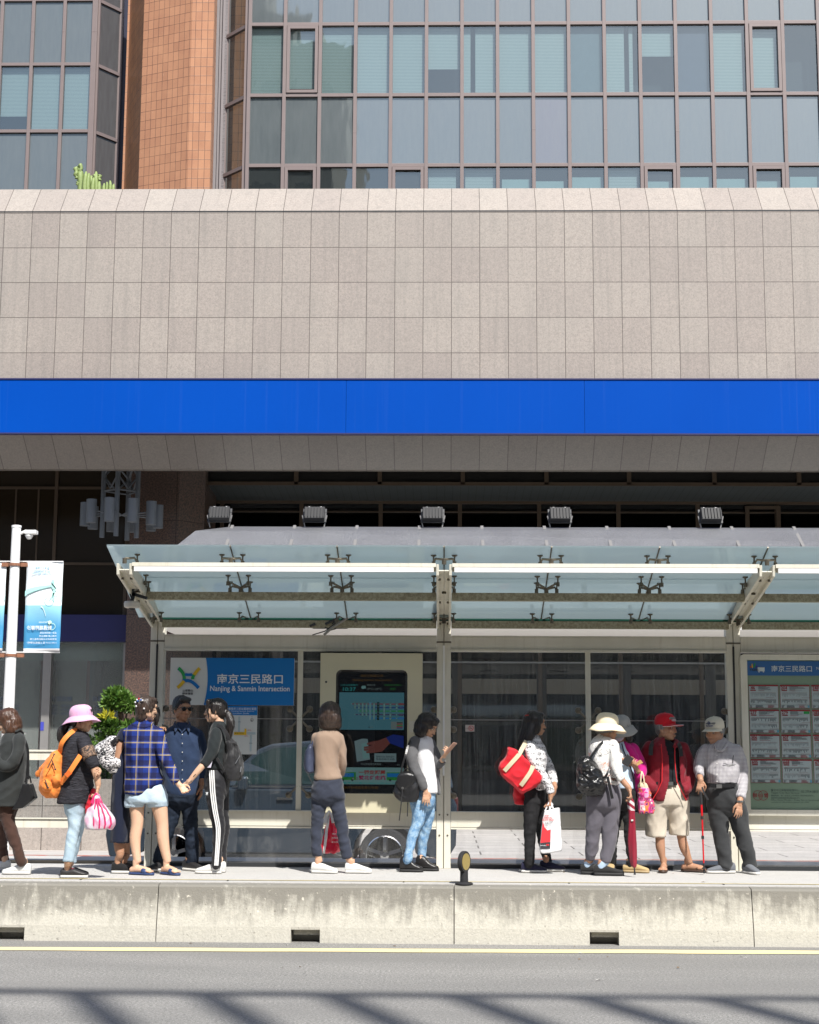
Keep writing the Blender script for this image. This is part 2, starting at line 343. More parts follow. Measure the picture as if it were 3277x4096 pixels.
# ================================================================ BUILDING (podium + tower are one building)
bld = empty('office_building', (0, 32.4, 0), label='office building of pink granite with a blue band under a glass and brick tower', cat='building')
def bb(mb, name, mat, parent=None, **k):
    if parent is None: parent = bld
    o = mb.build(name, mat, parent, **k)
    org = Vector((0, 32.4, 0)) if parent is bld else None
    if parent is bld: o.location = -org
    return o
def granite(name, tone=1.0, rough=.55, warm=0.0, dark=False, sx=.605, sz=.776, ox=0, oz=0, axis='xz'):
    t = NT(name); tc = t.n('TexCoord'); sp = t.n('SeparateXYZ'); t.l(tc.outputs['Object'], sp.inputs[0]); cb = t.n('CombineXYZ')
    if axis == 'xz': t.l(t.math('ADD', sp.outputs[0], -ox), cb.inputs[0]); t.l(t.math('ADD', sp.outputs[2], -oz), cb.inputs[1])
    else: t.l(t.math('ADD', sp.outputs[0], -ox), cb.inputs[0]); t.l(t.math('ADD', sp.outputs[1], -oz), cb.inputs[1])
    br = t.n('TexBrick'); br.offset = 0; br.squash = 1; t.l(cb.outputs[0], br.inputs[0]); br.inputs['Scale'].default_value = 1
    br.inputs['Brick Width'].default_value = sx; br.inputs['Row Height'].default_value = sz; br.inputs['Mortar Size'].default_value = .0075; br.inputs['Mortar Smooth'].default_value = .1
    br.inputs['Color1'].default_value = (1, 1, 1, 1); br.inputs['Color2'].default_value = (.87, .85, .86, 1); br.inputs['Mortar'].default_value = (.28, .26, .25, 1); br.inputs['Bias'].default_value = -.1
    v = tc.outputs['Object']
    g1 = t.noise(v, 26, 5, .75); g2 = t.noise(v, 58, 3, .7); big = t.noise(v, .45, 5, .6)
    if dark:
        c = t.mix(t.ramp(g1, [(.42, (0, 0, 0)), (.6, (1, 1, 1))]), (.035, .03, .03, 1), (.16, .095, .072, 1)); c = t.mix(t.ramp(g2, [(.6, (0, 0, 0)), (.68, (.6, .6, .6))]), c, (.26, .17, .13, 1))
    else:
        c = t.mix(t.ramp(g1, [(.35, (0, 0, 0)), (.62, (1, 1, 1))]), (.335 * tone, .295 * tone, .262 * tone, 1), (.465 * tone, .412 * tone, .365 * tone, 1))
        c = t.mix(t.ramp(g1, [(.62, (0, 0, 0)), (.70, (.6, .6, .6))]), c, (.52 * tone, .34 * tone, .24 * tone, 1))
        c = t.mix(t.ramp(g2, [(.30, (.8, .8, .8)), (.42, (0, 0, 0))]), c, (.14 * tone, .13 * tone, .13 * tone, 1))
        c = t.mix(t.ramp(g2, [(.62, (0, 0, 0)), (.72, (.8, .8, .8))]), c, (.62 * tone, .58 * tone, .5 * tone, 1))
    c = t.mix(t.ramp(big, [(.35, (0, 0, 0)), (.7, (.35, .35, .35))]), c, (.35 * (tone if not dark else .3), .325 * (tone if not dark else .3), .29 * (tone if not dark else .3), 1))
    if axis == 'xz' and not dark: c = t.mix(t.ramp(t.noise(t.coord((5, 5, .25)), 1.6, 5, .65), [(.50, (0, 0, 0)), (.78, (.38, .38, .38))]), c, (.20 * tone, .19 * tone, .175 * tone, 1))
    c = t.mix(1.0, c, br.outputs[0], 'MULTIPLY')
    return t.out(t.bsdf(c, rough, bump=t.math('ADD', g2, t.math('MULTIPLY', br.outputs['Fac'], -2.0)), bstr=.25, bdist=.01))
Wy = 32.4
j0 = P(2777 + 160 / 2.836, 800 + 1410 / 2.836, Wy)
rowz = P(169, 991, Wy).z
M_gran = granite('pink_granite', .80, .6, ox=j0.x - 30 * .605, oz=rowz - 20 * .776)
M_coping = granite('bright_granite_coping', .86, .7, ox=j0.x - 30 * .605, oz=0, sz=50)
M_soff = granite('granite_chamfer', .46, .35, ox=j0.x - 30 * .605, oz=0, sz=50)  # darker copy of the wall granite; the underside's shade is in its tone
zB1, zB0, zT, zC = 9.40, 8.19, 13.12, 13.86
mb = MB(); mb.box((-26, Wy, zB0 + .02), (26, Wy + .4, zT)); bb(mb, 'granite_wall', M_gran)
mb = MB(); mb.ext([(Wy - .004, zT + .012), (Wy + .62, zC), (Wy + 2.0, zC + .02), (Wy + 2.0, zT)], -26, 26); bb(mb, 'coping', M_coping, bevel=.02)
mb = MB(); mb.box((-26, Wy - .004, zT - .012), (26, Wy + .2, zT + .010)); bb(mb, 'coping_joint', M_dgrey)
def bluem():
    t = NT('blue_fascia_panel'); v = t.coord(); n = t.noise(v, .5, 3); st = t.noise(t.coord((14, 1, .15)), 1, 3)
    c = t.mix(n, (.0, .054, .34, 1), (.0, .062, .38, 1)); c = t.mix(t.ramp(st, [(.58, (0, 0, 0)), (.85, (.03, .03, .03))]), c, (.3, .4, .7, 1))
    return t.out(t.bsdf(c, .5, spec=.06))
M_blue = bluem()
mb = MB()
for a, b in ((-26, P(1386, 1600, Wy).x), (P(1386, 1600, Wy).x + .006, P(2336, 1600, Wy).x), (P(2336, 1600, Wy).x + .006, 26)): mb.box((a, Wy - .12, zB0 + .03), (b, Wy - .002, zB1 - .035))
bb(mb, 'blue_fascia', M_blue)
mb = MB(); mb.box((-26, Wy - .14, zB1 - .033), (26, Wy - .001, zB1 - .004)); mb.box((-26, Wy - .14, zB0), (26, Wy - .001, zB0 + .028)); bb(mb, 'fascia_trim', simple('dark_blue_trim', (.02, .02, .09), .5))
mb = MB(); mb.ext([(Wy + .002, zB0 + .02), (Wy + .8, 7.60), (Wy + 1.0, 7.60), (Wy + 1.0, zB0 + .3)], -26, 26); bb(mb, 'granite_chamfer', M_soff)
# recess behind
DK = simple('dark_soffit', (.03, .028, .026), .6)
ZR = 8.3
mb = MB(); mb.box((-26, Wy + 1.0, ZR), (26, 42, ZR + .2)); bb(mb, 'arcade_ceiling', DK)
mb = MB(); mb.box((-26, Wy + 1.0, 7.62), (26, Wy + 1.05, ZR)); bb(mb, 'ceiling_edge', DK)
M_brown = simple('bronze_frame', (.085, .06, .04), .5, metal=.2)
M_dglass = glass_mat('dark_shop_glass', (.10, .11, .11), refl=.03, rough=.03, wav=.04)
def planked():
    t = NT('ceiling_planks'); tc = t.n('TexCoord'); sp = t.n('SeparateXYZ'); t.l(tc.outputs['Object'], sp.inputs[0])
    w_ = t.math('LESS_THAN', t.math('FRACT', t.math('MULTIPLY', sp.outputs[0], 5.2)), .06)
    c = t.mix(w_, (.055, .065, .068, 1), (.008, .008, .008, 1)); return t.out(t.bsdf(c, .45))
Y1, Y2 = 37.0, 38.9
xr0 = P(820, 1950, Y1).x
z1 = P(2000, 1940, Y1).z; z2 = P(2000, 2008, Y2).z
mb = MB(); mb.quad((xr0, Y1, z1), (26, Y1, z1), (26, Y2, z2), (xr0, Y2, z2)); bb(mb, 'planked_ceiling', planked())
mb = MB(); mb.box((xr0, Y1 - .06, z1 - .02), (26, Y1 + .02, z1 + .06))
mb.box((xr0, Y2 - .1, z2 - .06), (26, Y2, z2 + .01))
for xf in (1186, 1520, 1852, 2186, 2516, 2857, 3195): x = P(xf, 1900, Y1).x; mb.box((x - .05, Y1 - .06, z1), (x + .05, Y1, ZR))
for k in range(-1, 12): x = P(1206 + 317 * k, 2100, Y2).x; mb.box((x - .05, Y2 - .08, .1), (x + .05, Y2, z2))
mb.box((xr0, Y2 - .09, P(2000, 2050, Y2).z - .015), (26, Y2, P(2000, 2050, Y2).z + .015))
zz = P(2000, 2651, Y2).z
bb(mb, 'shop_window_frame', M_brown)
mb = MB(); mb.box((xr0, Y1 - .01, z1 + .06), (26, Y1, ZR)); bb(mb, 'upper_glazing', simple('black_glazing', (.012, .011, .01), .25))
mb = MB(); mb.box((xr0, Y2 - .02, .14), (26, Y2 - .01, z2 - .06)); bb(mb, 'shop_glass', M_dglass)
mb = MB(); mb.box((xr0, Y2 - .13, zz - .02), (26, Y2 - .02, zz + .02)); bb(mb, 'steel_transom', M_steel)
zb0, zb1 = P(2000, 2776, Y2).z, P(2000, 2716, Y2).z
mb = MB()
for k in range(-1, 8):
    xa = P(2184 + 337 * (k - 3), 2750, Y2).x; xb = P(2184 + 337 * (k - 2) - 37, 2750, Y2).x; mb.box((xa, Y2 - .06, zb0), (xb, Y2 - .03, zb1))
    mb.mat(1).box((xb, Y2 - .07, .14), (xa + (337 / F * Y2), Y2 - .03, zz)); mb.mat(0)
bb(mb, 'transom_panel', [simple('beige_transom', (.20, .18, .14), .6), simple('dark_mullion', (.035, .033, .03), .5)])
mb = MB(); mb.box((-26, 41.5, .1), (26, 41.6, 14)); bb(mb, 'back_wall', simple('dim_interior', (.16, .17, .16), .8, var=.5, scale=.8))
# door frame in the right upper glazing
mb = MB(); a = P(2988, 2025, Y2 - .1); b = P(3115, 2110, Y2 - .1)
mb.box((a.x - .05, Y2 - .16, b.z), (a.x + .05, Y2 - .1, a.z)); mb.box((b.x - .05, Y2 - .16, b.z), (b.x + .05, Y2 - .1, a.z)); mb.box((a.x + .051, Y2 - .16, a.z - .08), (b.x - .051, Y2 - .1, a.z)); bb(mb, 'door_frame', M_brown)
# granite pillar
M_pill = granite('dark_granite_pillar', 1, .3, dark=True, sx=1.1, sz=2.2, ox=P(513, 2200, 36).x, oz=.3)
p0, p1, p2 = P(508, 2400, 36.0).x, P(711, 2200, 36.0).x, P(815, 2200, 36.6).x
mb = MB(); n = 4; poly = [(p0, 36.0), (p1, 36.0), (p2, 36.6), (p2, 38.4), (p0, 38.4)]
mb.add([(x, y, .1) for x, y in poly] + [(x, y, ZR) for x, y in poly], [tuple(range(5)), tuple(range(9, 4, -1))] + [(i, (i + 1) % 5, (i + 1) % 5 + 5, i + 5) for i in range(5)]); bb(mb, 'granite_pillar', M_pill)
# left shop front
YL = 37.0; xe = p0 + .02
def zf(yf, D=YL, x=200): return P(x, yf, D).z
mb = MB(); mb.box((-26, YL, zf(2462)), (xe, YL + .05, ZR)); bb(mb, 'brown_shop_glass', (lambda t: t.out(t.bsdf(t.mix(t.math('LESS_THAN', t.math('FRACT', t.math('MULTIPLY', t.n('SeparateXYZ').outputs[0], 1)), .5), (.016, .012, .008, 1), (.022, .016, .010, 1)), .12)))(NT('brown_shop_glass')))
mb = MB(); mb.box((-26, YL - .04, zf(1952) - .03), (xe, YL, zf(1952) + .03)); mb.box((-26, YL - .04, zf(2255) - .03), (xe, YL, zf(2255) + .03))
for xf in (-150, 222, 510): x = P(xf, 2100, YL).x; mb.box((x - .04, YL - .05, zf(2462)), (x + .04, YL - .002, ZR))
for xf in (60, 150): x = P(xf, 2100, YL).x; mb.box((x - .02, YL - .02, zf(2255)), (x + .02, YL - .001, zf(1952)))
bb(mb, 'left_window_frame', M_brown)
mb = MB(); mb.box((-26, YL - .25, zf(2568)), (xe, YL + .1, zf(2462))); bb(mb, 'navy_sign_band', simple('navy_panel', (.012, .014, .10), .5, var=.1))
mb = MB(); mb.box((-26, YL + .06, zf(2642)), (P(500, 2600, YL).x, YL + .1, zf(2568))); bb(mb, 'door_header', simple('pale_header', (.80, .86, .80), .6))
mb = MB(); mb.box((P(175, 2800, YL).x, YL - .2, .12), (P(207, 2800, YL).x, YL, zf(2570))); mb.box((P(490, 2800, YL).x, YL - .1, .12), (P(505, 2800, YL).x, YL, zf(2570))); bb(mb, 'door_post', M_alu)
mb = MB(); mb.box((-26, YL + .02, .12), (P(490, 2800, YL).x, YL + .03, zf(2570))); bb(mb, 'entrance_glass', glass_mat('entrance_glass', (.62, .68, .66), refl=.08, wav=.05, dirt=.04, diff=.16, diffc=(.75, .78, .76, 1)))  # pale diffuse share brightens the pane in place of light inside the lobby
mb = MB(); mb.box((-26, YL + 1.6, .12), (xe + .3, YL + 1.7, 5)); bb(mb, 'lobby_wall', simple('lobby_wall', (.72, .74, .72), .7))
mb = MB()
for a, b in ((118, 158), (310, 358), (-90, -40)): mb.mat(0).box((P(a, 2800, YL).x, YL + 1.2, .12), (P(b, 2800, YL).x, YL + 1.5, 5)); mb.mat(1).box((P(a, 2800, YL).x - .09, YL + 1.25, .12), (P(a, 2800, YL).x - .002, YL + 1.5, 5))
bb(mb, 'lobby_column', [simple('navy_column', (.012, .018, .05), .5), simple('red_strip', (.40, .05, .02), .5)])
mb = MB()
txt = simple('grey_lettering', (.12, .15, .20), .6)
for cx_, t_, k in ((235, '動存提款機', 0), (435, '自動存提款機', 1), (20, '自動', 2)):
    add_text(mb, t_, P(cx_, 2806, YL).x, P(cx_, 2806, YL).z, .12, YL - .004, mirror=False)
    for r in range(3): add_text(mb, '• 存款提款  • 餘額查詢' if r % 2 else '• 轉帳提款  • 變更密碼', P(cx_, 2806, YL).x, P(cx_, 2830 + 15 * r, YL).z, .065, YL - .004)
bb(mb, 'window_lettering', txt)
mb = MB(); pb = P(168, 2905, YL - .22); mb.rect(pb.x - .04, pb.z - .1, pb.x + .04, pb.z + .1, YL - .21); bb(mb, 'small_blue_sticker', simple('blue_sticker', (.05, .06, .4), .5))
# white awning ceiling is part of the awning below.
# ---------------- tower
YT = 37.0
M_frame = simple('mauve_window_frame', (.20, .158, .152), .45, var=.06, scale=3)
def tglass(name, k, c=(.06, .08, .088), rough=.03):
    t = NT(name); v = t.coord((1, 1, .5)); n = t.noise(v, 1.1, 3)
    a = t.bsdf((*c, 1), .5); g = t.n('BsdfGlossy'); g.inputs['Roughness'].default_value = rough; g.inputs[0].default_value = (.78, .86, .84, 1)
    bn = t.n('Bump'); bn.inputs['Strength'].default_value = .10; bn.inputs['Distance'].default_value = .03; t.l(t.noise(t.coord((1.4, 1, .5)), 1.3, 2), bn.inputs['Height']); t.l(bn.outputs[0], g.inputs['Normal'])
    d = t.noise(t.coord((5, 5, .8)), 2.2, 4); df = t.n('BsdfDiffuse'); df.inputs[0].default_value = (.26, .28, .28, 1)
    m = t.mixs(k, a, g); m = t.mixs(t.math('MULTIPLY', d, .22), m, df); return t.out(m)
M_span = [tglass('spandrel_glass', .27), tglass('spandrel_glass_mauve', .27, (.08, .075, .10)), tglass('spandrel_glass_dark', .42, (.06, .065, .075))]
M_pane = glass_mat('tower_glass', (.72, .82, .83), refl=.20, rough=.02, rcol=(.78, .86, .84, 1), wav=.12, diff=.07, diffc=(.36, .42, .42, 1))
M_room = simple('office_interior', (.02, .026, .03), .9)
def blindm():
    t = NT('venetian_blind'); tc = t.n('TexCoord'); sp = t.n('SeparateXYZ'); t.l(tc.outputs['Object'], sp.inputs[0])
    f = t.math('FRACT', t.math('MULTIPLY', sp.outputs[2], 26.0)); k = t.ramp(f, [(0, (.2, .2, .2)), (.3, (1, 1, 1)), (.75, (.9, .9, .9)), (1, (.15, .15, .15))])
    c = t.mix(k, (.08, .10, .10, 1), (.40, .46, .45, 1)); return t.out(t.bsdf(c, .6))
M_blind = blindm()
tpitch = .885; tx0 = -4.9
rail_z = [13.0, P(1600, 665, YT).z, P(1600, 384, YT).z, P(1600, 100, YT).z, P(1600, 100, YT).z + 1.87, P(1600, 100, YT).z + 3.74]
# frame as one part
mb = MB(); NC = 17
for i in range(NC + 1):
    x = tx0 + i * tpitch; mb.box((x - .045, YT - .10, 13), (x + .045, YT + .02, 24))
    zj = (rail_z[1] + rail_z[2]) / 2; mb.box((x - .047, YT - .103, zj - .012 + (.0 if i % 3 else -.06)), (x + .047, YT - .05, zj + .012 + (.0 if i % 3 else -.06)))
for z in rail_z[1:]: mb.box((tx0, YT - .09, z - .045), (tx0 + NC * tpitch, YT + .015, z + .045))
bb(mb, 'curtain_wall_frame', M_frame, bevel=.006)
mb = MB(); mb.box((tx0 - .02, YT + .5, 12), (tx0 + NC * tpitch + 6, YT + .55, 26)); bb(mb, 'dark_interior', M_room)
blinds = {0: (0, 1, 'd'), 1: (.1, 1, 'd'), 2: (0, 1, 0), 3: (0, 1, 0), 4: (0, 1, 0), 5: (.38, 1, 0), 6: (0, 1, 0), 7: (0, 1, 0), 8: (0, 1, 0), 10: (0, 1, 0), 11: (.56, 1, 0), 13: (0, .95, 0), 14: (.05, .95, 0), 16: (.2, 1, 0)}
sash = {(1, 2), (1, 0), (4, 0), (11, 0), (14, 2), (14, 0)}
for i in range(NC):
    for r in range(len(rail_z) - 1):
        x0, x1 = tx0 + i * tpitch + .045, tx0 + (i + 1) * tpitch - .045; za, zb = rail_z[r] + (.045 if r else 0), rail_z[r + 1] - .045
        if r == 4: continue
        mb = MB(); tilt = .004 * math.sin(i * 2.7 + r * 1.3)
        if r in (1, 3):
            kk = 1 if (i, r) in ((8, 1),) else 0
            mb.add([(x0, YT - .03 + tilt, za), (x1, YT - .03 - tilt, za), (x1, YT - .03 - tilt * .6, zb), (x0, YT - .03 + tilt * .6, zb)], [(0, 1, 2, 3)])
            wdw = bb(mb, 'window', M_span[kk])
        else:
            if (i, r) in sash:
                e = .085; xa_, xb_, zc_, zd_ = x0 + e, x1 - e, za + e, zb - e
            else: xa_, xb_, zc_, zd_ = x0, x1, za, zb
            mb.add([(xa_, YT - .03 + tilt, zc_), (xb_, YT - .03 - tilt, zc_), (xb_, YT - .03 - tilt * .6, zd_), (xa_, YT - .03 + tilt * .6, zd_)], [(0, 1, 2, 3)])
            wdw = bb(mb, 'window', M_pane)
            if (i, r) in sash:
                mb = MB(); mb.box((x0 + .01, YT - .12, za + .01), (xa_, YT - .01, zb - .01)); mb.box((xb_, YT - .12, za + .01), (x1 - .01, YT - .01, zb - .01))
                mb.box((xa_, YT - .117, za + .01), (xb_, YT - .01, zc_)); mb.box((xa_, YT - .117, zd_), (xb_, YT - .01, zb - .01)); mb.build('sash', M_frame, wdw)
            if r == 2 and i in blinds:
                lo, hi, kd = blinds[i]; mb = MB(); ph = zb - za
                if i == 6: mb.rect(x0, za + lo * ph, x0 + .17, zb, YT + .06); mb.rect(x0 + .29, za + lo * ph, x1, zb, YT + .06)
                elif i == 10: mb.rect(x0, za, x0 + .46, zb, YT + .06); mb.rect(x0 + .58, za, x1 - .12, zb, YT + .06)
                else: mb.rect(x0 + (.0 if hi == 1 else .0), za + lo * ph, x1 - (.0 if hi == 1 else .06), za + hi * ph, YT + .06)
                mb.build('blind', M_blind, wdw)
            if r == 2 and i in (9, 12):
                mb = MB(); mb.rect(x0, za, x1, zb, YT + .06); mb.build('shade', simple('roller_shade_%d' % i, (.10, .11, .15) if i == 12 else (.16, .20, .22), .8, var=.1), wdw)
            if r == 0 and i >= 5:
                mb = MB(); top = zb - .22 - .05 * (i % 3); mb.rect(x0 + .02 * (i % 4), za, x1 - .05 * (i % 3), top if i not in (5, 6, 10) else zb, YT + .08)
                mb.build('blind', M_blind if i in (5, 6, 10) else simple('pale_roller', (.30, .40, .40), .8), wdw)
# oblique facet left of the right block
def obl(pa, pb, name_frame, mats, zs, parent=None, mirror_brick=True):
    """facet from pa (x,y) to pb (x,y)"""
    d = Vector((pb[0] - pa[0], pb[1] - pa[1], 0)); nrm = Vector((d.y, -d.x, 0)).normalized() * .04
    mb = MB()
    for z in zs[1:]: mb.bar((pa[0], pa[1], z), (pb[0], pb[1], z), .09, .09)
    for q in (pa, pb): mb.bar((q[0], q[1], 12.9), (q[0], q[1], 24), .10, .10, (0, 1, 0))
    bb(mb, name_frame, M_frame)
    for za, zb in zip(zs[:-1], zs[1:]):
        mb = MB(); mb.quad((pa[0], pa[1], za + .045), (pb[0], pb[1], za + .045), (pb[0], pb[1], zb - .045), (pa[0], pa[1], zb - .045)); bb(mb, 'window', mats)
M_mir = tglass('oblique_mirror_glass', .55, (.02, .015, .01), .01)
fa = (tx0 - .08, YT + .03); fx = P(905, 300, 37.65).x
obl((fx, 37.65), fa, 'facet_frame', M_mir, rail_z)
ax0, ax1 = P(862, 300, 37.9).x, P(908, 300, 37.7).x
mb = MB(); mb.box((ax0, 37.62, 12.9), (ax0 + .11, 38.2, 24)); mb.box((ax0 + .12, 37.68, 12.9), (ax1 - .13, 38.2, 24)); mb.box((ax1 - .12, 37.60, 12.9), (ax1, 38.2, 24)); bb(mb, 'aluminium_cladding', simple('grey_cladding', (.24, .22, .225), .45, var=.05))
def brick(name, c1, c2, mort, sx=.205, sz=.20, msz=.0085, off=(0, 0)):
    t = NT(name); tc = t.n('TexCoord'); br = t.n('TexBrick'); br.offset = 0; mp = t.n('Mapping'); mp.inputs['Location'].default_value = (off[0], off[1], 0)
    t.l(tc.outputs['UV'], mp.inputs[0]); t.l(mp.outputs[0], br.inputs[0]); br.inputs['Scale'].default_value = 1; br.inputs['Brick Width'].default_value = sx; br.inputs['Row Height'].default_value = sz
    br.inputs['Mortar Size'].default_value = msz; br.inputs['Color1'].default_value = c1; br.inputs['Color2'].default_value = c2; br.inputs['Mortar'].default_value = mort
    n = t.noise(tc.outputs['Object'], 2.2, 4); n2 = t.noise(tc.outputs['Object'], 9, 4, .7)
    c = t.mix(t.ramp(n, [(.3, (0, 0, 0)), (.7, (.3, .3, .3))]), br.outputs[0], (c1[0] * 1.25, c1[1] * 1.35, c1[2] * 1.3, 1))
    c = t.mix(t.ramp(n2, [(.70, (0, 0, 0)), (.74, (.55, .55, .55))]), c, (.62, .46, .36, 1))
    return t.out(t.bsdf(c, .35, bump=t.math('MULTIPLY', br.outputs['Fac'], -1.0), bstr=.35, bdist=.012))
M_brk = brick('orange_brick_tile', (.44, .215, .12, 1), (.36, .17, .095, 1), (.035, .022, .02, 1), sx=.155, sz=.245, msz=.0055)
M_brk2 = brick('shaded_return_brick', (.42, .165, .062, 1), (.31, .115, .045, 1), (.012, .01, .01, 1), sx=.21, sz=.245, msz=.0055)  # deeper copy of the pillar brick, with the return's shade put into the colour
def wallpoly(name, pts, mat, z0=12.9, z1=24, parent=None):
    """vertical wall strip through pts (x,y) with metric UVs"""
    me = bpy.data.meshes.new(name); vs = []; fs = []; uv = []; L = 0
    for i, (x, y) in enumerate(pts): vs += [(x, y, z0), (x, y, z1)]
    for i in range(len(pts) - 1):
        l = math.hypot(pts[i + 1][0] - pts[i][0], pts[i + 1][1] - pts[i][1]); fs.append((2 * i, 2 * i + 2, 2 * i + 3, 2 * i + 1)); uv += [(L, z0), (L + l, z0), (L + l, z1), (L, z1)]; L += l
    me.from_pydata(vs, [], fs); ul = me.uv_layers.new(name='UVMap')
    for k, q in enumerate(uv): ul.data[k].uv = q
    me.materials.append(mat); o = bpy.data.objects.new(name, me); COL.objects.link(o); o.parent = bld; o.location = (0, -32.4, 0); return o
bx = [(P(862, 300, 37.5).x, 37.5), (P(853, 300, 37.2).x, 37.2), (P(762, 300, 37.2).x, 37.2), (P(568, 300, 37.75).x, 37.75)]
wallpoly('brick_pillar', bx, M_brk)
wallpoly('brick_return', [bx[-1], (P(512, 300, 39.3).x, 39.3)], M_brk2)
wallpoly('brick_edge', [(P(512, 300, 39.3).x, 39.3), (P(503, 300, 39.3).x, 39.3)], M_brk)
mb = MB(); mb.box((P(480, 300, 39.9).x - .3, 40.2, 12.9), (P(505, 300, 39.9).x + .1, 40.3, 24)); bb(mb, 'navy_gap_panel', simple('navy_gap', (.012, .014, .04), .5))
# left block
M_left = tglass('left_spandrel_glass', .13, (.07, .09, .10))
YQ = 39.5; lz = [13.2, P(200, 528, YQ).z, P(200, 261, YQ).z, P(200, 3, YQ).z, P(200, 3, YQ).z + 1.85]
lx = [P(382 - 125.5 * k, 200, YQ).x for k in range(0, 7)]
mb = MB()
for i, x in enumerate(lx):
    ww = .045 if i else .10; mb.box((x - ww, YQ - .10, 12.9), (x + .045, YQ + .02, 25))
    for r in (1, 3): zj = (lz[r - 1] + lz[r]) / 2; mb.box((x - ww - .002, YQ - .103, zj - .012), (x + .047, YQ - .05, zj + .012))
for z in lz[1:]: mb.box((lx[-1], YQ - .09, z - .045), (lx[0], YQ + .015, z + .045))
bb(mb, 'curtain_wall_frame', M_frame, bevel=.006)
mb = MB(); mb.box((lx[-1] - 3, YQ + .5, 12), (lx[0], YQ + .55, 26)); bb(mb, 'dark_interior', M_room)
for i in range(len(lx) - 1):
    for r in range(4):
        mb = MB(); x1, x0 = lx[i] - (.10 if i == 0 else .045), lx[i + 1] + .045; za, zb = lz[r] + .045, lz[r + 1] - .045; mb.rect(x0, za, x1, zb, YQ - .03)
        wdw = bb(mb, 'window', M_pane if r == 1 else M_left)
        if r == 1: mb = MB(); mb.rect(x0, za + (.42 if i == 2 else 0), x1, zb, YQ + .06); mb.build('blind', M_blind, wdw)
obl((lx[0] + .05, YQ + .02), (P(482, 200, 40.15).x, 40.15), 'facet_frame', tglass('brick_reflection_glass', .06, (.045, .032, .024)), lz)  # brown base colour stands in for the reflected brick pillar
# cacti on the parapet
M_cac = (lambda t: t.out(t.bsdf(t.mix(t.noise(t.coord(), 14, 4), (.13, .20, .05, 1), (.33, .40, .16, 1)), .6)))(NT('cactus_green'))
def cactus(xs, label):
    base = P(xs[0][0], 752, 34.2); root = empty('cactus', (base.x, 34.2, zC), label=label, cat='cactus', group='columnar cacti on the parapet')
    mb = MB()
    for (x, ytop, ybot, r) in xs:
        tp = P(x, ytop, 34.2); z0 = zC - .25 if ybot is None else P(x, ybot, 34.2).z; L = tp.z - z0; N = 9; rr_ = r * 1.55
        sk = []; pts = []
        for k in range(N + 1):
            f = k / N; pts.append((tp.x - base.x + .012 * math.sin(f * 9 + x), .03 * math.sin(x), z0 - zC + L * f)); sk.append(rr_ * (1 if f < .85 else math.sqrt(max(.12, 1 - ((f - .85) / .16) ** 2))) * (1 + .10 * math.sin(f * 14 + x)) * (.72 if f < .1 and ybot else 1))
        n = 14; ring = []; st = len(mb.v)
        for p, r_ in zip(pts, sk):
            for a in range(n): q = r_ * (1.12 if a % 2 == 0 else .80); ring.append((p[0] + q * math.cos(2 * math.pi * a / n), p[1] + q * math.sin(2 * math.pi * a / n), p[2]))
        mb.add(ring, [(i * n + a, i * n + (a + 1) % n, (i + 1) * n + (a + 1) % n, (i + 1) * n + a) for i in range(N) for a in range(n)] + [tuple(N * n + a for a in range(n))])
    mb.build('stem', M_cac, root, smooth=True)
cactus([(323, 668, None, .045), (306, 668, 706, .03), (324, 654, 690, .027), (315, 660, 700, .025), (307, 698, 716, .022), (311, 726, 740, .02)], 'tallest columnar cactus on the parapet with stacked pads at its top')
cactus([(344, 688, None, .035), (356, 694, None, .032), (366, 700, None, .032), (375, 712, None, .03), (386, 685, None, .034), (380, 696, 730, .025), (397, 696, 720, .028), (399, 725, None, .03)], 'bushy middle cactus with many upright stems on the parapet')
cactus([(418, 733, None, .025), (427, 728, None, .022), (440, 722, None, .026), (448, 738, None, .025), (456, 736, None, .024)], 'smallest cactus with short stems at the right on the parapet')
# ================================================================ AWNING + floodlights
YA = 30.0
def stucco():
    t = NT('embossed_metal_awning'); v = t.coord(); n = t.noise(t.coord((1, 1, 2)), 34, 4, .6, .8); b = t.noise(v, 1.5, 4)
    c = t.mix(n, (.13, .135, .145, 1), (.26, .265, .28, 1)); c = t.mix(t.ramp(b, [(.4, (0, 0, 0)), (.7, (.4, .4, .4))]), c, (.13, .13, .14, 1))
    return t.out(t.bsdf(c, .42, metal=.35, bump=n, bstr=.8, bdist=.03))
M_stuc = stucco()
za0 = P(1700, 2190, YA).z; za1 = P(1700, 2108, YA + .8).z; zu = P(1700, 2515, YA).z
xa = P(700, 2190, YA).x; xb = 16
xtop = P(930, 2108, YA + .8).x
aw = empty('awning', (0, YA, za0), label='grey embossed metal awning with a sloping roof above the shop windows', cat='awning')
def ab(mb, name, mat, **k): o = mb.build(name, mat, aw, **k); o.location = (0, -YA, -za0); return o
mb = MB(); mb.add([(xa, YA, za0), (xb, YA, za0), (xb, YA + .8, za1), (xtop, YA + .8, za1), (P(780, 2140, YA + .4).x, YA + .45, (za0 + za1) / 2 + .12), (xa, YA, za0 - .55), (xb, YA, za0 - .55)], [(0, 1, 2, 3, 4), (5, 6, 1, 0)])
ab(mb, 'roof_sheet', M_stuc)
M_seam = simple('pale_seam', (.20, .195, .19), .6)
for xf in range(918, 3500, 253):
    x = P(xf, 2150, YA + .4).x; mb = MB(); mb.bar((x, YA - .02, za0 + .016), (x * 1.0 + .0, YA + .8, za1 + .016), .06, .03)
    mb.bar((x, YA - .015, za0 - .5), (x, YA - .015, za0), .08, .03, (0, 1, 0)); ab(mb, 'roof_seam', M_seam)
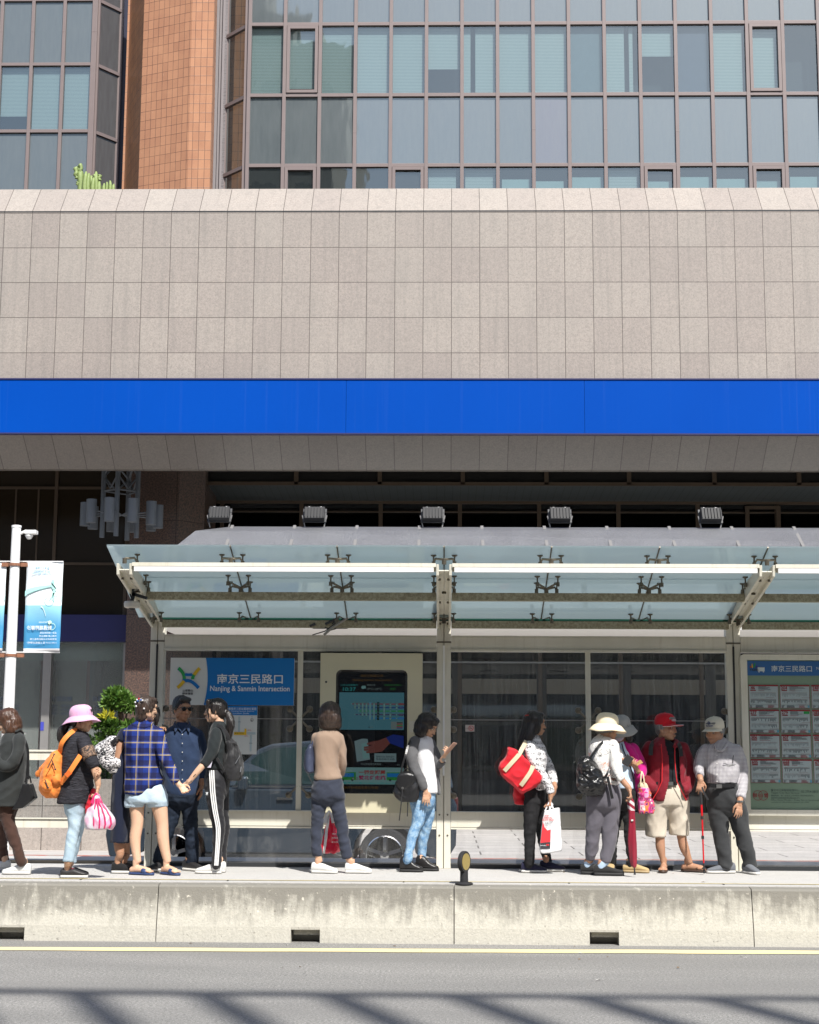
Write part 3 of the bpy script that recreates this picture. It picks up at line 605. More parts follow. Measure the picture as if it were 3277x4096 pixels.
mb = MB(); mb.box((P(640, 2400, YA).x, YA + .05, zu), (xb, YA + .1, za0 - .56)); ab(mb, 'fascia', simple('awning_fascia', (.5, .5, .48), .6))
mb = MB(); mb.box((P(640, 2400, YA).x, YA + .101, zu), (xb, 36.9, zu + .05)); ab(mb, 'white_ceiling', simple('white_ceiling', (.86, .86, .84), .6, var=.04))
mb = MB()
for xf in (980, 1400, 1610, 2030, 2420, 2800): x = P(xf, 2530, YA + 2.5).x; mb.lathe([(.26, -.03), (.26, .0)], (x, YA + 2.0, zu - .001), 20)
ab(mb, 'downlight', simple('downlight_ring', (.25, .25, .25), .4))
# floodlights
M_fl = simple('floodlight_black', (.014, .015, .017), .6)
def flood(xf, label):
    c = P(xf, 2068, YA + .75); g = 'black floodlights standing on the awning'
    r = empty('floodlight', (c.x, YA + .75, za1 + .0), label=label, cat='floodlight', group=g); w2 = .235
    T = Matrix.Translation((0, 0, .24)) @ Matrix.Rotation(math.radians(-28), 4, 'X')
    mb = MB(); mb.box((-w2 * .86, -.10, -.16), (w2 * .86, .02, .12), T); mb.build('housing', M_fl, r, bevel=.01)
    mb = MB(); mb.box((-w2, .022, .06), (w2, .06, .16), T); mb.box((-w2, .022, -.17), (w2, .05, .058), T); mb.build('front_frame', simple('grey_rim', (.035, .037, .04), .5) if 'grey_rim' not in bpy.data.materials else bpy.data.materials['grey_rim'], r, bevel=.006)
    for sx in (-.5, .5): mb = MB(); mb.box((sx * w2 - .018, -.02, .13), (sx * w2 + .018, .075, .18), T); mb.build('clip', M_white, r)
    for sx in (-1, 1): mb = MB(); mb.bar((sx * (w2 + .01), 0, .22), (sx * w2 * .8, 0, -.02), .02, .04, (0, 1, 0)); mb.build('bracket_arm', M_alu, r)
    mb = MB(); 
    for k in range(7): mb.box((-w2 * .8 + k * w2 * .26, -.13, -.14), (-w2 * .8 + k * w2 * .26 + .008, -.101, .10), T)
    mb.build('cooling_fins', M_fl, r)
for xf, l in ((879, 'floodlight at the left end of the awning'), (1259, 'floodlight above the station sign end of the shelter'), (1731, 'middle floodlight above the screen cabinet'), (2240, 'floodlight above the woman with the red tote'), (2843, 'rightmost floodlight above the route board')): flood(xf, 'black ' + l)
# ================================================================ pendant lamp
YC = 34.6
pc = P(490, 1990, YC); pend = empty('pendant_lamp', (pc.x, YC, 0), label='grey pendant light of ten cylinders on a lattice stem hanging under the podium', cat='lamp')
M_pend = simple('pendant_grey', (.13, .145, .165), .5, var=.05)
def zl(y): return P(490, y, YC).z
mb = MB(); hs = .38; cs = [(-.80 * hs, -.3), (.15 * hs - .02, -.42), (.92 * hs, .1), (-.05, .4)]
cs = [(-.40, -.15), (-.03, -.42), (.36, -.1), (.06, .35)]
for x, y in cs: mb.tube([(x, y, zl(1995) + 0.0 - .9), (x, y, ZR)], .055, 10)
zz0 = zl(1965); 
for (a, b) in ((0, 1), (1, 2), (2, 3), (3, 0)):
    A, B = cs[a], cs[b]; mid = ((A[0] + B[0]) / 2, (A[1] + B[1]) / 2)
    for k in range(3):
        zc_ = zz0 + .32 + .64 * k
        for s_ in (-1, 1):
            mb.tube([(mid[0], mid[1], zc_ + .3 * s_), (A[0], A[1], zc_)], .02, 6); mb.tube([(mid[0], mid[1], zc_ + .3 * s_), (B[0], B[1], zc_)], .02, 6)
    mb.tube([(*A, zz0 - .02), (*B, zz0 - .02)], .02, 6)
hub = zl(2060)
for k in range(10): a = 2 * math.pi * k / 10 + .2; mb.tube([(0, 0, hub), (.85 * math.cos(a), .85 * math.sin(a), hub + .02)], .018, 6)
mb.build('lattice_stem', M_pend, pend)
for k in range(10):
    a = 2 * math.pi * k / 10 + .2; mb = MB(); x, y = .80 * math.cos(a), .88 * math.sin(a); z = hub + .25
    mb.lathe([(.115, z - .52), (.115, z), (.09, z + .005)], (x, y, 0), 18); mb.build('lamp_cylinder', M_pend, pend, smooth=False)
# ================================================================ lamp pole and banners
YP = 23.6
pz = simple('white_pole_paint', (.82, .82, .80), .45, var=.06, scale=3)
b0 = P(22, 3000, YP); t0 = P(66, 2110, YP)
pole = empty('lamp_pole', (b0.x, YP, .12), label='white lamp pole with a small light at the top standing behind the brown haired woman', cat='lamp pole')
xm = (b0.x + t0.x) / 2
mb = MB(); mb.tube([(0, 0, 0), (.0, 0, 1.0), (0, 0, t0.z - .12)], [.098, .09, .068], 20); mb.lathe([(.075, t0.z - .12), (.075, t0.z - .09), (.05, t0.z - .085)], n=20); mb.build('pole', pz, pole, smooth=False)
pole.location.x = xm + .01
mb = MB(); mb.tube([(.05, 0, t0.z - .22), (.16, 0, t0.z - .17)], .022, 10); mb.lathe([(.03, -.05), (.06, 0), (.055, .04), (.02, .07)], (.2, 0, t0.z - .25), 16); mb.box((.14, -.07, t0.z - .225), (.32, .07, t0.z - .165)); mb.build('lamp_head', pz, pole, bevel=.008)
M_rust = simple('rusty_clamp', (.30, .13, .07), .7, var=.4, scale=30)
for yf in (2259, 2622):
    mb = MB(); z = P(60, yf, YP).z - .12; mb.lathe([(.092, z - .02), (.092, z + .02)], n=20); mb.box((-.20, -.02, z - .028), (-.095, .02, z + .028)); mb.box((.095, -.02, z - .028), (.20, .02, z + .028)); mb.build('clamp', M_rust, pole)
def banner(xl, xr, label, lean):
    zt, zb = P(100, 2250, YP).z, P(100, 2612, YP).z; cx = (P(xl, 2430, YP).x + P(xr, 2430, YP).x) / 2; hw = (P(xr, 2430, YP).x - P(xl, 2430, YP).x) / 2
    r = empty('banner', (cx, YP, zb), label=label, cat='banner', group='printed banners on the lamp pole'); Hh = zt - zb
    t = NT('banner_cloth' + str(int(xl))); tc = t.n('TexCoord'); sp = t.n('SeparateXYZ'); t.l(tc.outputs['Object'], sp.inputs[0])
    zn = t.math('DIVIDE', sp.outputs[2], Hh); c = t.ramp(zn, [(0, (.85, .85, .85)), (.048, (.85, .85, .85)), (.05, (.045, .25, .48)), (.28, (.05, .28, .52)), (.42, (.20, .48, .66)), (.52, (.30, .62, .74)), (.53, (.80, .86, .88)), (1, (.82, .86, .88))])
    t.out(t.bsdf(c, .7))
    N, Mz = 10, 24; mb = MB(); vs = []
    for j in range(Mz + 1):
        for i in range(N + 1):
            u, v = i / N, j / Mz; vs.append((-hw + 2 * hw * u, .012 * math.sin(u * 5 + v * 3) + .006 * math.sin(v * 17 + u * 4), Hh * v + .022 * u))
    mb.add(vs, [(j * (N + 1) + i, j * (N + 1) + i + 1, (j + 1) * (N + 1) + i + 1, (j + 1) * (N + 1) + i) for j in range(Mz) for i in range(N)]); cl = mb.build('cloth', t.m, r, smooth=True); so = cl.modifiers.new('s', 'SOLIDIFY'); so.thickness = .003
    # print: swoosh, rider, emblem and mirrored lettering
    y = -.03; mw = MB()
    mw.mat(0); add_text(mw, '這是一趟探索自我', hw * .82, Hh * .21, .030, y, mirror=True, align='LEFT' if 0 else 'RIGHT')
    add_text(mw, '洗滌心靈 觸動五感', hw * .82, Hh * .175, .030, y, mirror=True, align='RIGHT'); add_text(mw, '歡笑與淚水交織的環島之旅', hw * .82, Hh * .14, .030, y, wid=hw * 1.45, mirror=True, align='RIGHT')
    add_text(mw, '11/9-11/17 踩上踏板出發吧！', hw * .82, Hh * .10, .032, y, wid=hw * 1.6, mirror=True, align='RIGHT'); add_text(mw, '騎遇福爾摩沙', -.04, Hh * .25, .07, y, wid=hw * 1.35, mirror=True, bold=.012)
    add_text(mw, 'Formosa', .02, Hh * .33, .028, y, mirror=True)
    mw.mat(1); add_text(mw, '臺灣自行車節', -.03, Hh * .93, .035, y, mirror=True, bold=.01); add_text(mw, '2019 TAIWAN', -.03, Hh * .895, .03, y, mirror=True, bold=.02); add_text(mw, 'CYCLING FESTIVAL', -.03, Hh * .865, .03, y, wid=hw * 1.2, mirror=True, bold=.02)
    def ringp(cx_, cz_, r0, r1, n=20): mw.add([(cx_ + r * math.cos(2 * math.pi * k / n), y, cz_ + r * math.sin(2 * math.pi * k / n)) for r in (r0, r1) for k in range(n)], [(k, (k + 1) % n, n + (k + 1) % n, n + k) for k in range(n)])
    mw.mat(2); ringp(.33 * hw, Hh * .57, .062, .07); ringp(.8 * hw, Hh * .61, .058, .066)
    for a, b, wd in (((.33, .57), (.5, .63), .008), ((.5, .63), (.8, .61), .008), ((.5, .63), (.62, .70), .03), ((.62, .70), (.45, .76), .05), ((.45, .76), (.72, .70), .018), ((.55, .66), (.58, .57), .02)):
        mw.bar((a[0] * hw, y, a[1] * Hh), (b[0] * hw, y, b[1] * Hh), wd, .001, (0, 1, 0))
    ringp(.50 * hw, Hh * .79, 0, .024)
    for a0, a1, r0 in ((-.95, .2, .62), ): mw.add([((-1 + 1.6 * k / 12) * hw, y, Hh * (r0 + .12 * (k / 12) ** .6 + w_ * (.06 - .004 * k))) for w_ in (0, 1) for k in range(13)], [(k, k + 1, 14 + k, 13 + k) for k in range(12)])
    mw.mat(3); ringp(.55 * hw, Hh * .29, .045, .052); ringp(.42 * hw, Hh * .335, 0, .03); mw.mat(0); mw.add([((-.1 + .035 * k) * hw * 1.0, y, Hh * (.515 - .0016 * k * k - w_ * .012)) for w_ in (0, 1) for k in range(9)], [(k, k + 1, 10 + k, 9 + k) for k in range(8)])
    mw.build('print', [simple('banner_white' + str(int(xl)), (.8, .85, .88)), simple('banner_blue' + str(int(xl)), (.28, .52, .72)), simple('banner_mint' + str(int(xl)), (.42, .78, .72)), simple('banner_leaf' + str(int(xl)), (.55, .80, .62))], r)
    mb = MB(); mb.tube([(-hw - .25 if xl > 0 else -hw, .0, Hh + .015), (hw if xl > 0 else hw + .25, 0, Hh + .015)], .009, 8); mb.tube([(-hw - .2 if xl > 0 else -hw, 0, .01), (hw if xl > 0 else hw + .2, 0, .01)], .009, 8); mb.build('rod', M_white, r)
banner(100, 246, 'blue and white festival banner hanging right of the white pole', 0)
banner(-126, 18, 'blue and white banner mostly cut off at the left edge', 0)
# ================================================================ shrub in planter
def leafmat(name, a, b):
    t = NT(name); oi = t.noise(t.coord(), 7, 3); r = t.n('NewGeometry'); c = t.mix(r.outputs['Random Per Island'], a, b)
    p = t.bsdf(c, .45); tr = t.n('BsdfTranslucent'); t.l(c, tr.inputs[0]); return t.out(t.mixs(.25, p, tr))
M_leaf = leafmat('shrub_leaf', (.035, .10, .015, 1), (.17, .30, .05, 1)); M_leafy = leafmat('yellow_leaf', (.45, .42, .03, 1), (.62, .58, .05, 1))
M_bark = simple('shrub_bark', (.09, .06, .04), .9)
def leaves(mb, c, R, n, size, shell=.55, up=.5):
    c = Vector(c)
    for _ in range(n):
        d = Vector(rng.normal(size=3)); d.normalize(); rr = (shell + (1 - shell) * rng.random()) ; q = c + Vector((d.x * R[0], d.y * R[1], d.z * R[2])) * rr * (1 + .12 * math.sin(d.x * 9 + d.z * 7))
        for k in range(5):
            a = (d * .8 + Vector(rng.normal(size=3)) * .55 + Vector((0, 0, up))).normalized(); s = a.cross(Vector(rng.normal(size=3))).normalized(); L = size * (.7 + .6 * rng.random()); W = L * .17
            mb.add([q, q + a * L * .55 + s * W, q + a * L, q + a * L * .55 - s * W], [(0, 1, 2, 3)])
def px2(x, y, Y): return P(x, y, Y)
def shrub(name, Yp, blobs, label, cat, trunk, yellow=(), size=.095, n=190):
    b = P(trunk[0], 3400, Yp); r = empty(name, (b.x, Yp, .12), label=label, cat=cat)
    mb = MB()
    for (x, y, rx, rz) in blobs:
        p = P(x, y, Yp); leaves(mb, (p.x - b.x, 0, p.z - .12), (rx * Yp / F, rx * Yp / F * .8, rz * Yp / F), int(n * rx * rz / 1600), size)
    mb.build('foliage', M_leaf, r)
    if yellow:
        mb = MB()
        for (x, y, rx, rz) in yellow: p = P(x, y, Yp); leaves(mb, (p.x - b.x, -.15, p.z - .12), (rx * Yp / F, .15, rz * Yp / F), 7, size * 1.4, up=1)
        mb.build('yellow_foliage', M_leafy, r)
    mb = MB(); pts = [P(x, y, Yp) for x, y in trunk[1]]; mb.tube([(p.x - b.x, .05 * math.sin(i), p.z - .12) for i, p in enumerate(pts)], [.05 - .005 * i for i in range(len(pts))], 8)
    for (x, y, rx, rz) in blobs: p = P(x, y, Yp); q = pts[len(pts) // 2]; mb.tube([(q.x - b.x, 0, q.z - .12), (p.x - b.x, 0, p.z - .12)], .016, 6)
    mb.build('trunk', M_bark, r); return r
shrub('topiary_shrub', 25.5, [(470, 2788, 52, 28), (510, 2822, 44, 24), (438, 2818, 30, 16), (398, 2892, 44, 20), (450, 2912, 44, 22), (388, 2958, 24, 12), (520, 2905, 26, 16)], 'clipped green shrub with rounded leaf clouds beside the granite pillar', 'shrub', (492, [(495, 3420), (490, 3150), (488, 3000), (495, 2900), (480, 2830)]), yellow=[(440, 2868, 12, 10)])
shrub('low_shrub', 26.5, [(425, 3090, 34, 40), (440, 3150, 30, 42), (410, 3200, 34, 30), (440, 3245, 30, 26), (450, 3040, 25, 25)], 'lower leafy bush seen between the pink hat woman and the patterned backpack', 'shrub', (430, [(430, 3420), (432, 3200), (430, 3100)]), size=.18, n=80)
# ================================================================ surroundings reflected in the glass and casting the road shadows
M_opp = simple('opposite_wall', (.24, .22, .20), .8, var=.2, scale=.4); M_ow = simple('opposite_window', (.03, .035, .04), .2)
def block(name, x0, x1, y1, h, label, steps=()):
    r = empty(name, ((x0 + x1) / 2, y1, 0), label=label, cat='building', group='buildings across the street behind the viewer')
    cx = (x0 + x1) / 2; mb = MB(); mb.box((x0 - cx, -14, 0), (x1 - cx, 0, h))
    for (a, b, hh) in steps: mb.box((a - cx, -12, h), (b - cx, -2, hh))
    mb.build('wall', M_opp, r); mb = MB(); n = int((x1 - x0) / 2.4)
    for k in range(int(h / 3.4)):
        for i in range(n): xa = x0 - cx + .5 + i * 2.4; mb.box((xa, .002, 1 + k * 3.4), (xa + 1.5, .05, 2.7 + k * 3.4))
    mb.build('window_row', M_ow, r)
block('apartment_block', -60, -20, -16, 17, 'plain grey block far left behind the viewer')
block('tower_block', -17.5, -6.5, -20, 46, 'tall stepped tower behind the viewer', steps=[(-17, -9, 49), (-15, -11, 53)])
block('apartment_block', -5, 18, -17, 15, 'low block straight behind the viewer')
block('apartment_block', 20, 60, -16, 18, 'plain grey block far right behind the viewer')
# footbridge railing whose shadow lies on the road
hz = 24.0
sh = lambda gx, gy, z: Vector((gx, gy, 0)) + SUN * (z / SUN.z)
a = sh(-9, G(1000, 3975).y, hz); b = sh(9, G(1000, 3975).y, hz)
rl = empty('footbridge_railing', (0, a.y, 0), label='overhead steel railing behind the viewer whose shadow crosses the road', cat='railing')
mb = MB(); mb.bar((a.x, 0, hz), (b.x, 0, hz), 0.12, .14); mb.bar((a.x, 0, hz - 5.2), (b.x, 0, hz - 5.2), .2, .2)
mb.build('rail', M_dgrey, rl)
gx = [(-2.49 + .86 * k) for k in range(-7, 12)]
for k, g in enumerate(gx):
    q = sh(g, G(1000, 3975).y, hz); mb = MB(); mb.bar((q.x, 0, hz), (q.x, 0, hz - 5.2), .22, .16, (0, 1, 0)); mb.build('rail_post', M_dgrey, rl)
mb = MB()
for xx in (a.x + 1, b.x - 1): mb.tube([(xx, 0, 0), (xx, 0, hz - 5.1)], .2, 12)
mb.build('support_column', M_dgrey, rl)
# ================================================================ BUS SHELTER
YS = 15.8; YF = 14.0
XP = [P(632, 2650, YS).x, P(1776, 2650, YS).x, P(2931, 2650, YS).x]; XP = [XP[0] - (XP[2] - XP[1])] + XP + [XP[2] + 2.9]
XP = XP[1:]
zEl = P(1776, 2488, YS).z; zFr = P(1776, 2258, YF).z
shel = empty('bus_shelter', (0, YS, PZ), label='cream steel bus shelter with a frosted glass roof and glass back wall', cat='bus shelter')
def sb(mb, name, mat, parent=None, **k):
    o = mb.build(name, mat, parent or shel, **k)
    if parent is None: o.location = (0, -YS, -PZ)
    return o
for i, x in enumerate(XP):
    mb = MB()
    for s in (-1, 1):
        xc = x + s * .037
        mb.box((xc - .033, YS - .06, PZ), (xc + .033, YS + .06, zEl + .02))
    mb.box((x - .01, YS - .03, PZ), (x + .01, YS + .03, zEl))
    o = sb(mb, 'post', M_cream, bevel=.004)
    mb = MB()
    for s in (-1, 1): mb.box((x + s * .037 - .036, YS - .064, zEl - .215), (x + s * .037 + .036, YS + .06, zEl - .20))
    for z in (PZ + .32, PZ + .52):
        for s in (-1, 1): mb.tube([(x + s * .04, YS - .066, z), (x + s * .04, YS - .06, z)], .009, 8)
    q = mb.build('joint_plate', M_bronze, o)
    mb = MB(); mb.box((x - .009, YS - .068, PZ + .9), (x + .009, YS - .05, zEl - .24)); mb.build('conduit', M_white if i == 1 else M_black, o)
    mb = MB()
    for s in (-1, 1):
        xc = x + s * .037; pr = [(YS + .06, zEl - .02), (YS - .06, zEl - .07), (YF, zFr - .10), (YF - .02, zFr + .0), (YS + .06, zEl + .13)]
        mb.ext(pr, xc - .012 + s * .021, xc + .012 + s * .021)
        d = Vector((0, YF - YS, zFr - zEl)); mb.bar((x + s * .034, YS, zEl - .02), (x + s * .034, YF, zFr - .055), .066, .012)
    r = sb(mb, 'rib', M_cream, bevel=.003)
    mb = MB()
    for f in (.06, .5, .93):
        for s in (-1, 1): q = Vector((x + s * .04, YS + (YF - YS) * f, zEl - .035 + (zFr - .055 - zEl + .0) * f)); mb.tube([q, q + Vector((0, 0, -.02))], .014, 6)
    mb.build('bolt', M_bronze, r)
# beams
def span(fn, name, mat, **k):
    for a, b in zip(XP[:-1], XP[1:]): mb = MB(); fn(mb, a + .073, b - .073); sb(mb, name, mat, **k)
zp2 = P(1776, 2388, 14.75).z; zp3 = P(1776, 2499, 15.6).z
M_mottle = (lambda t: t.out(t.bsdf(t.mix(t.ramp(t.noise(t.coord(), 38, 4, .7), [(.38, (0, 0, 0)), (.62, (1, 1, 1))]), (.22, .19, .12, 1), (.40, .37, .26, 1)), .55)))(NT('mottled_galvanised'))
span(lambda m, a, b: (m.box((a, YF - .03, zFr - .025), (b, YF + .05, zFr + .008)), m.box((a, YF + .03, zFr - .06), (b, YF + .05, zFr - .02))), 'front_beam', M_cream)
span(lambda m, a, b: m.box((a + .02, YF - .035, zFr - .072), (b - .02, YF - .005, zFr - .03)), 'light_tube', M_white)
span(lambda m, a, b: m.box((a, 14.70, zp2 - .036), (b, 14.80, zp2 + .036)), 'purlin', M_mottle)
span(lambda m, a, b: m.box((a, 15.55, zp3 - .036), (b, 15.65, zp3 + .036)), 'purlin', M_mottle)
zt0, zt1 = P(1776, 2601, YS - .06).z, P(1776, 2547, YS - .06).z
span(lambda m, a, b: (m.box((a, YS - .06, zt0 + .012), (b, YS + .05, zt1)), m.box((a, YS - .075, zt0 - .012), (b, YS + .05, zt0 + .010)), m.box((a, YS - .065, zt1 + .002), (b, YS, zt1 + .012))), 'top_beam', M_cream)
zb0, zb1 = P(1776, 3308, YS - .06).z, P(1776, 3252, YS - .06).z
for k_, (a, b) in enumerate(zip(XP[:-1], XP[1:])):
    mb = MB(); mb.box((a + .073, YS - .06, zb0), (b - .073, YS + .05, zb1)); mb.box((a + .073, YS - .085, zb1 + .002), (b - .073, YS + .05, zb1 + .012)); mb.box((a + .073, YS - .07, zb0 - .022), (b - .073, YS + .04, zb0 - .006))
    sb(mb, 'bottom_beam', M_cream)
# roof glass
zg0 = P(1776, 2187, 13.93).z; zg1 = P(1776, 2478, 15.55).z
def rg(t): return 13.93 + (15.55 - 13.93) * t, zg0 + (zg1 - zg0) * t
def roofglass():
    t = NT('frosted_roof_glass'); v = t.coord((.5, 1, 1)); n = t.noise(v, 1.4, 4, .6)
    tr = t.n('BsdfTransparent'); tr.inputs[0].default_value = (.55, .72, .74, 1)
    tl = t.n('BsdfTranslucent'); c = t.mix(n, (.60, .70, .73, 1), (.76, .83, .84, 1)); t.l(c, tl.inputs[0])
    df = t.n('BsdfDiffuse'); df.inputs[0].default_value = (.50, .58, .61, 1)
    a = t.mixs(.30, tl, df); a = t.mixs(.07, a, tr); g = t.n('BsdfGlossy'); g.inputs['Roughness'].default_value = .03; g.inputs[0].default_value = (.8, .95, 1, 1)
    lw = t.n('LayerWeight'); return t.out(t.mixs(t.math('MINIMUM', t.math('ADD', t.math('POWER', lw.outputs[1], 5.0), .24), .97), a, g))
M_roof = roofglass()
ts = [0, .415, .99]
xsr = []
for a, b in zip(XP[:-1], XP[1:]): xsr += [a + (b - a) * k / 3 for k in range(3)]
xsr.append(XP[-1]); xsr[0] = XP[0] - .16
for i in range(len(xsr) - 1):
    for t0_, t1_ in zip(ts[:-1], ts[1:]):
        (ya, za), (yb, zb) = rg(t0_ + .003), rg(t1_ - .003); mb = MB(); x0, x1 = xsr[i] + .006, xsr[i + 1] - .006
        mb.add([(x0, ya, za), (x1, ya, za), (x1, yb, zb), (x0, yb, zb), (x0, ya, za + .014), (x1, ya, za + .014), (x1, yb, zb + .014), (x0, yb, zb + .014)], [(0, 1, 2, 3), (4, 5, 6, 7), (0, 1, 5, 4), (2, 3, 7, 6), (0, 3, 7, 4), (1, 2, 6, 5)]); sb(mb, 'roof_pane', M_roof)
for x in xsr[1:-1]:
    (ya, za), (yb, zb) = rg(0), rg(.99); mb = MB(); mb.bar((x, ya, za + .002), (x, yb, zb + .002), .011, .01); sb(mb, 'glass_seal', M_bronze)
mb = MB(); (yb, zb) = rg(1.0); mb.box((XP[0] - .1, yb, zb - .014), (XP[-1], yb + .02, zb + .014)); sb(mb, 'green_glass_edge', simple('green_glass_edge', (.01, .05, .035), .2))
# spider fittings under the roof
def spider(x, beam, tt, pair=True, half=0):
    mb = MB(); bx_, by, bz = beam
    mb.tube([(x, by, bz), (x, by - .005, bz + .05)], .02, 8)
    for s in ((-1, 1) if not half else (half,)):
        for t_ in tt:
            y, z = rg(t_); q = Vector((x + s * .095, y, z)); hub = Vector((x, by, bz + .045)); m = (q + hub) / 2 + Vector((s * .03, 0, -.015))
            mb.tube([hub, m, q + Vector((0, 0, -.075))], [.012, .010, .009], 8); mb.tube([q + Vector((0, 0, -.10)), q + Vector((0, 0, -.062))], .017, 8); mb.tube([q + Vector((0, 0, -.06)), q + Vector((0, 0, -.012))], .008, 6)
            mb.lathe([(.010, -.020), (.026, -.011), (.026, -.002)], q, 12)
    sb(mb, 'spider_fitting', M_bronze)
for i, x in enumerate(xsr):
    if i == len(xsr) - 1: break
    hv = 1 if i == 0 else 0; xx = XP[0] if i == 0 else x
    spider(xx, (x, YF, zFr + .0), (.10,), half=hv)
    if i % 3 == 0:
        for s in ((-1, 1) if i else (1,)): spider(x if i else XP[0], (x, 14.65, zp2 + .02), (.37, .46), half=s); spider(x if i else XP[0], (x, 15.45, zp3), (.90,), half=s)
    else: spider(x, (x, 14.72, zp2 + .03), (.37, .46)); spider(x, (x, 15.58, zp3 + .02), (.90,))
# back glass
YG = YS + .0
M_back = glass_mat('stained_back_glass', (.78, .82, .82), refl=.06, rough=.015, dirt=.34, dcol=(.50, .53, .52, 1), wav=.02, diff=.05, diffc=(.50, .53, .52, 1))
M_kick = glass_mat('dusty_kick_glass', (.93, .94, .94), refl=.05, rough=.04, dirt=.16, dcol=(.50, .50, .48, 1), dirtsc=(2, 1, 1))
zs = P(1776, 2879, YG).z; zgt, zgb = zt0 - .012, zb1 + .013
def pane(a, b, z0, z1, mat, name='glass_pane'): mb = MB(); mb.rect(a, z0, b, z1, YG); return sb(mb, name, mat)
mul = [P(1203, 2700, YS).x, P(2351, 2700, YS).x]
for (a, b), m in zip(((XP[0], XP[1]), (XP[1], XP[2])), mul):
    for (c, d) in ((a + .073, m - .02), (m + .02, b - .073)):
        pane(c, d, zs + .003, zgt, M_back); pane(c, d, zgb, zs - .003, M_back)
    mb = MB(); mb.box((m - .025, YS - .05, zb1 + .012), (m + .025, YS - .012, zt0 - .012)); sb(mb, 'mullion', M_cream)
for (a, b) in zip(XP[:-1], XP[1:]):
    pane(a + .073, b - .073, PZ + .04, zb0 - .022, M_kick, 'kick_pane'); mb = MB(); mb.rect(a + .073, zs - .004, b - .073, zs + .004, YG - .004); sb(mb, 'glass_joint', M_alu); mb = MB(); mb.box((a + .073, YS - .02, PZ + .004), (b - .073, YS + .03, PZ + .04)); sb(mb, 'floor_channel', M_dgrey)
def xfit(x, z, arms):
    mb = MB(); 
    for sx, sz in arms:
        q = Vector((x + sx * .098, YG - .012, z + sz * .098)); mb.tube([(x + sx * .01, YS - .04, z + sz * .01), q + Vector((0, -.02, 0))], .011, 8)
        mb.lathe([(.030, 0), (.034, .004), (.030, .018), (.016, .022), (.012, .030), (.006, .032)], q, 16, M=Matrix.Rotation(math.pi / 2, 4, 'X'))
    sb(mb, 'glass_fitting', M_bronze)
for x in mul:
    xfit(x, zs, ((-1, 1), (1, 1), (-1, -1), (1, -1))); xfit(x, P(1203, 3140, YS).z, ((-1, -1), (1, -1)))
for i, x in enumerate(XP[:3]):
    for s in (((1,) if i == 0 else (-1, 1)) if i < 2 else (-1,)):
        xfit(x + s * .0, zs, ((s, 1), (s, -1))); xfit(x, P(1203, 3140, YS).z, ((s, -1),))
# cables
mb = MB()
def cab(pts, r): 
    ps = [P(x, y, YS - .25 - .0 * i) for i, (x, y) in enumerate(pts)]; out = []
    for i in range(len(ps) - 1):
        for k in range(4): out.append(ps[i].lerp(ps[i + 1], k / 4))
    out.append(ps[-1]); mb.tube(out, r, 6)
mb.mat(1); cab([(1296, 2540), (1330, 2510), (1370, 2485), (1400, 2466), (1440, 2458)], .014)
mb.mat(0); cab([(1440, 2462), (1480, 2466), (1560, 2470), (1660, 2472), (1745, 2466)], .009); cab([(1250, 2540), (1300, 2525), (1340, 2495), (1352, 2460), (1370, 2445)], .006); cab([(1240, 2505), (1262, 2496)], .014); cab([(1302, 2498), (1350, 2472)], .014); cab([(1330, 2498), (1352, 2478)], .014); cab([(1300, 2508), (1320, 2522), (1345, 2515)], .005)
cab([(1636, 2370), (1665, 2384), (1700, 2392), (1745, 2374)], .004)
o = sb(mb, 'loose_cable', [M_black, simple('grey_conduit', (.28, .27, .25), .5)]); o['kind'] = 'stuff'
mb = MB(); a, b = P(1250, 2508, YS - .22), P(1390, 2490, YS - .22); mb.box((a.x, YS - .20, a.z - .015), (b.x, YS - .17, b.z + .03)); sb(mb, 'cable_bracket', M_alu)
# stickers
mb = MB(); q = P(1880, 2913, YS - .01); mb.mat(0).box((q.x - .045, YS - .006, q.z - .033), (q.x + .045, YS - .003, q.z + .033)); mb.mat(1)
n = 20; c = (q.x + .012, q.z); mb.add([(c[0] + r * math.cos(2 * math.pi * k / n), YS - .008, c[1] + r * math.sin(2 * math.pi * k / n)) for r in (.020, .026) for k in range(n)], [(k, (k + 1) % n, n + (k + 1) % n, n + k) for k in range(n)])
mb.bar((c[0] - .018, YS - .008, c[1] + .018), (c[0] + .018, YS - .008, c[1] - .018), .005, .001, (0, 1, 0)); mb.mat(2); mb.box((c[0] - .014, YS - .0075, c[1] - .003), (c[0] + .012, YS - .007, c[1] + .002)); add_text(mb, '禁止吸菸', q.x - .030, q.z - .01, .012, YS - .0075)
st = mb.build('no_smoking_sticker', [simple('sticker_pale', (.55, .50, .47)), simple('sticker_red', (.5, .03, .03)), simple('sticker_ink', (.05, .05, .05))]); tag(st, 'small no smoking sticker on the glass right of the central post', 'sticker')
mb = MB(); q = P(2838, 3292, YS - .07); mb.mat(0).box((q.x - .028, YS - .066, q.z - .045), (q.x + .028, YS - .062, q.z + .042)); mb.mat(1); add_text(mb, '①②', q.x, q.z + .02, .014, YS - .068, wid=.04); mb.mat(2); add_text(mb, '臺北市', q.x, q.z - .004, .010, YS - .068); add_text(mb, '公車站', q.x, q.z - .024, .010, YS - .068)
tag(mb.build('notice_sticker', [simple('notice_white', (.7, .68, .6)), simple('notice_red', (.5, .06, .02)), simple('notice_ink', (.04, .04, .08))]), 'small white notice sticker on the bottom beam beside the walking cane', 'sticker')
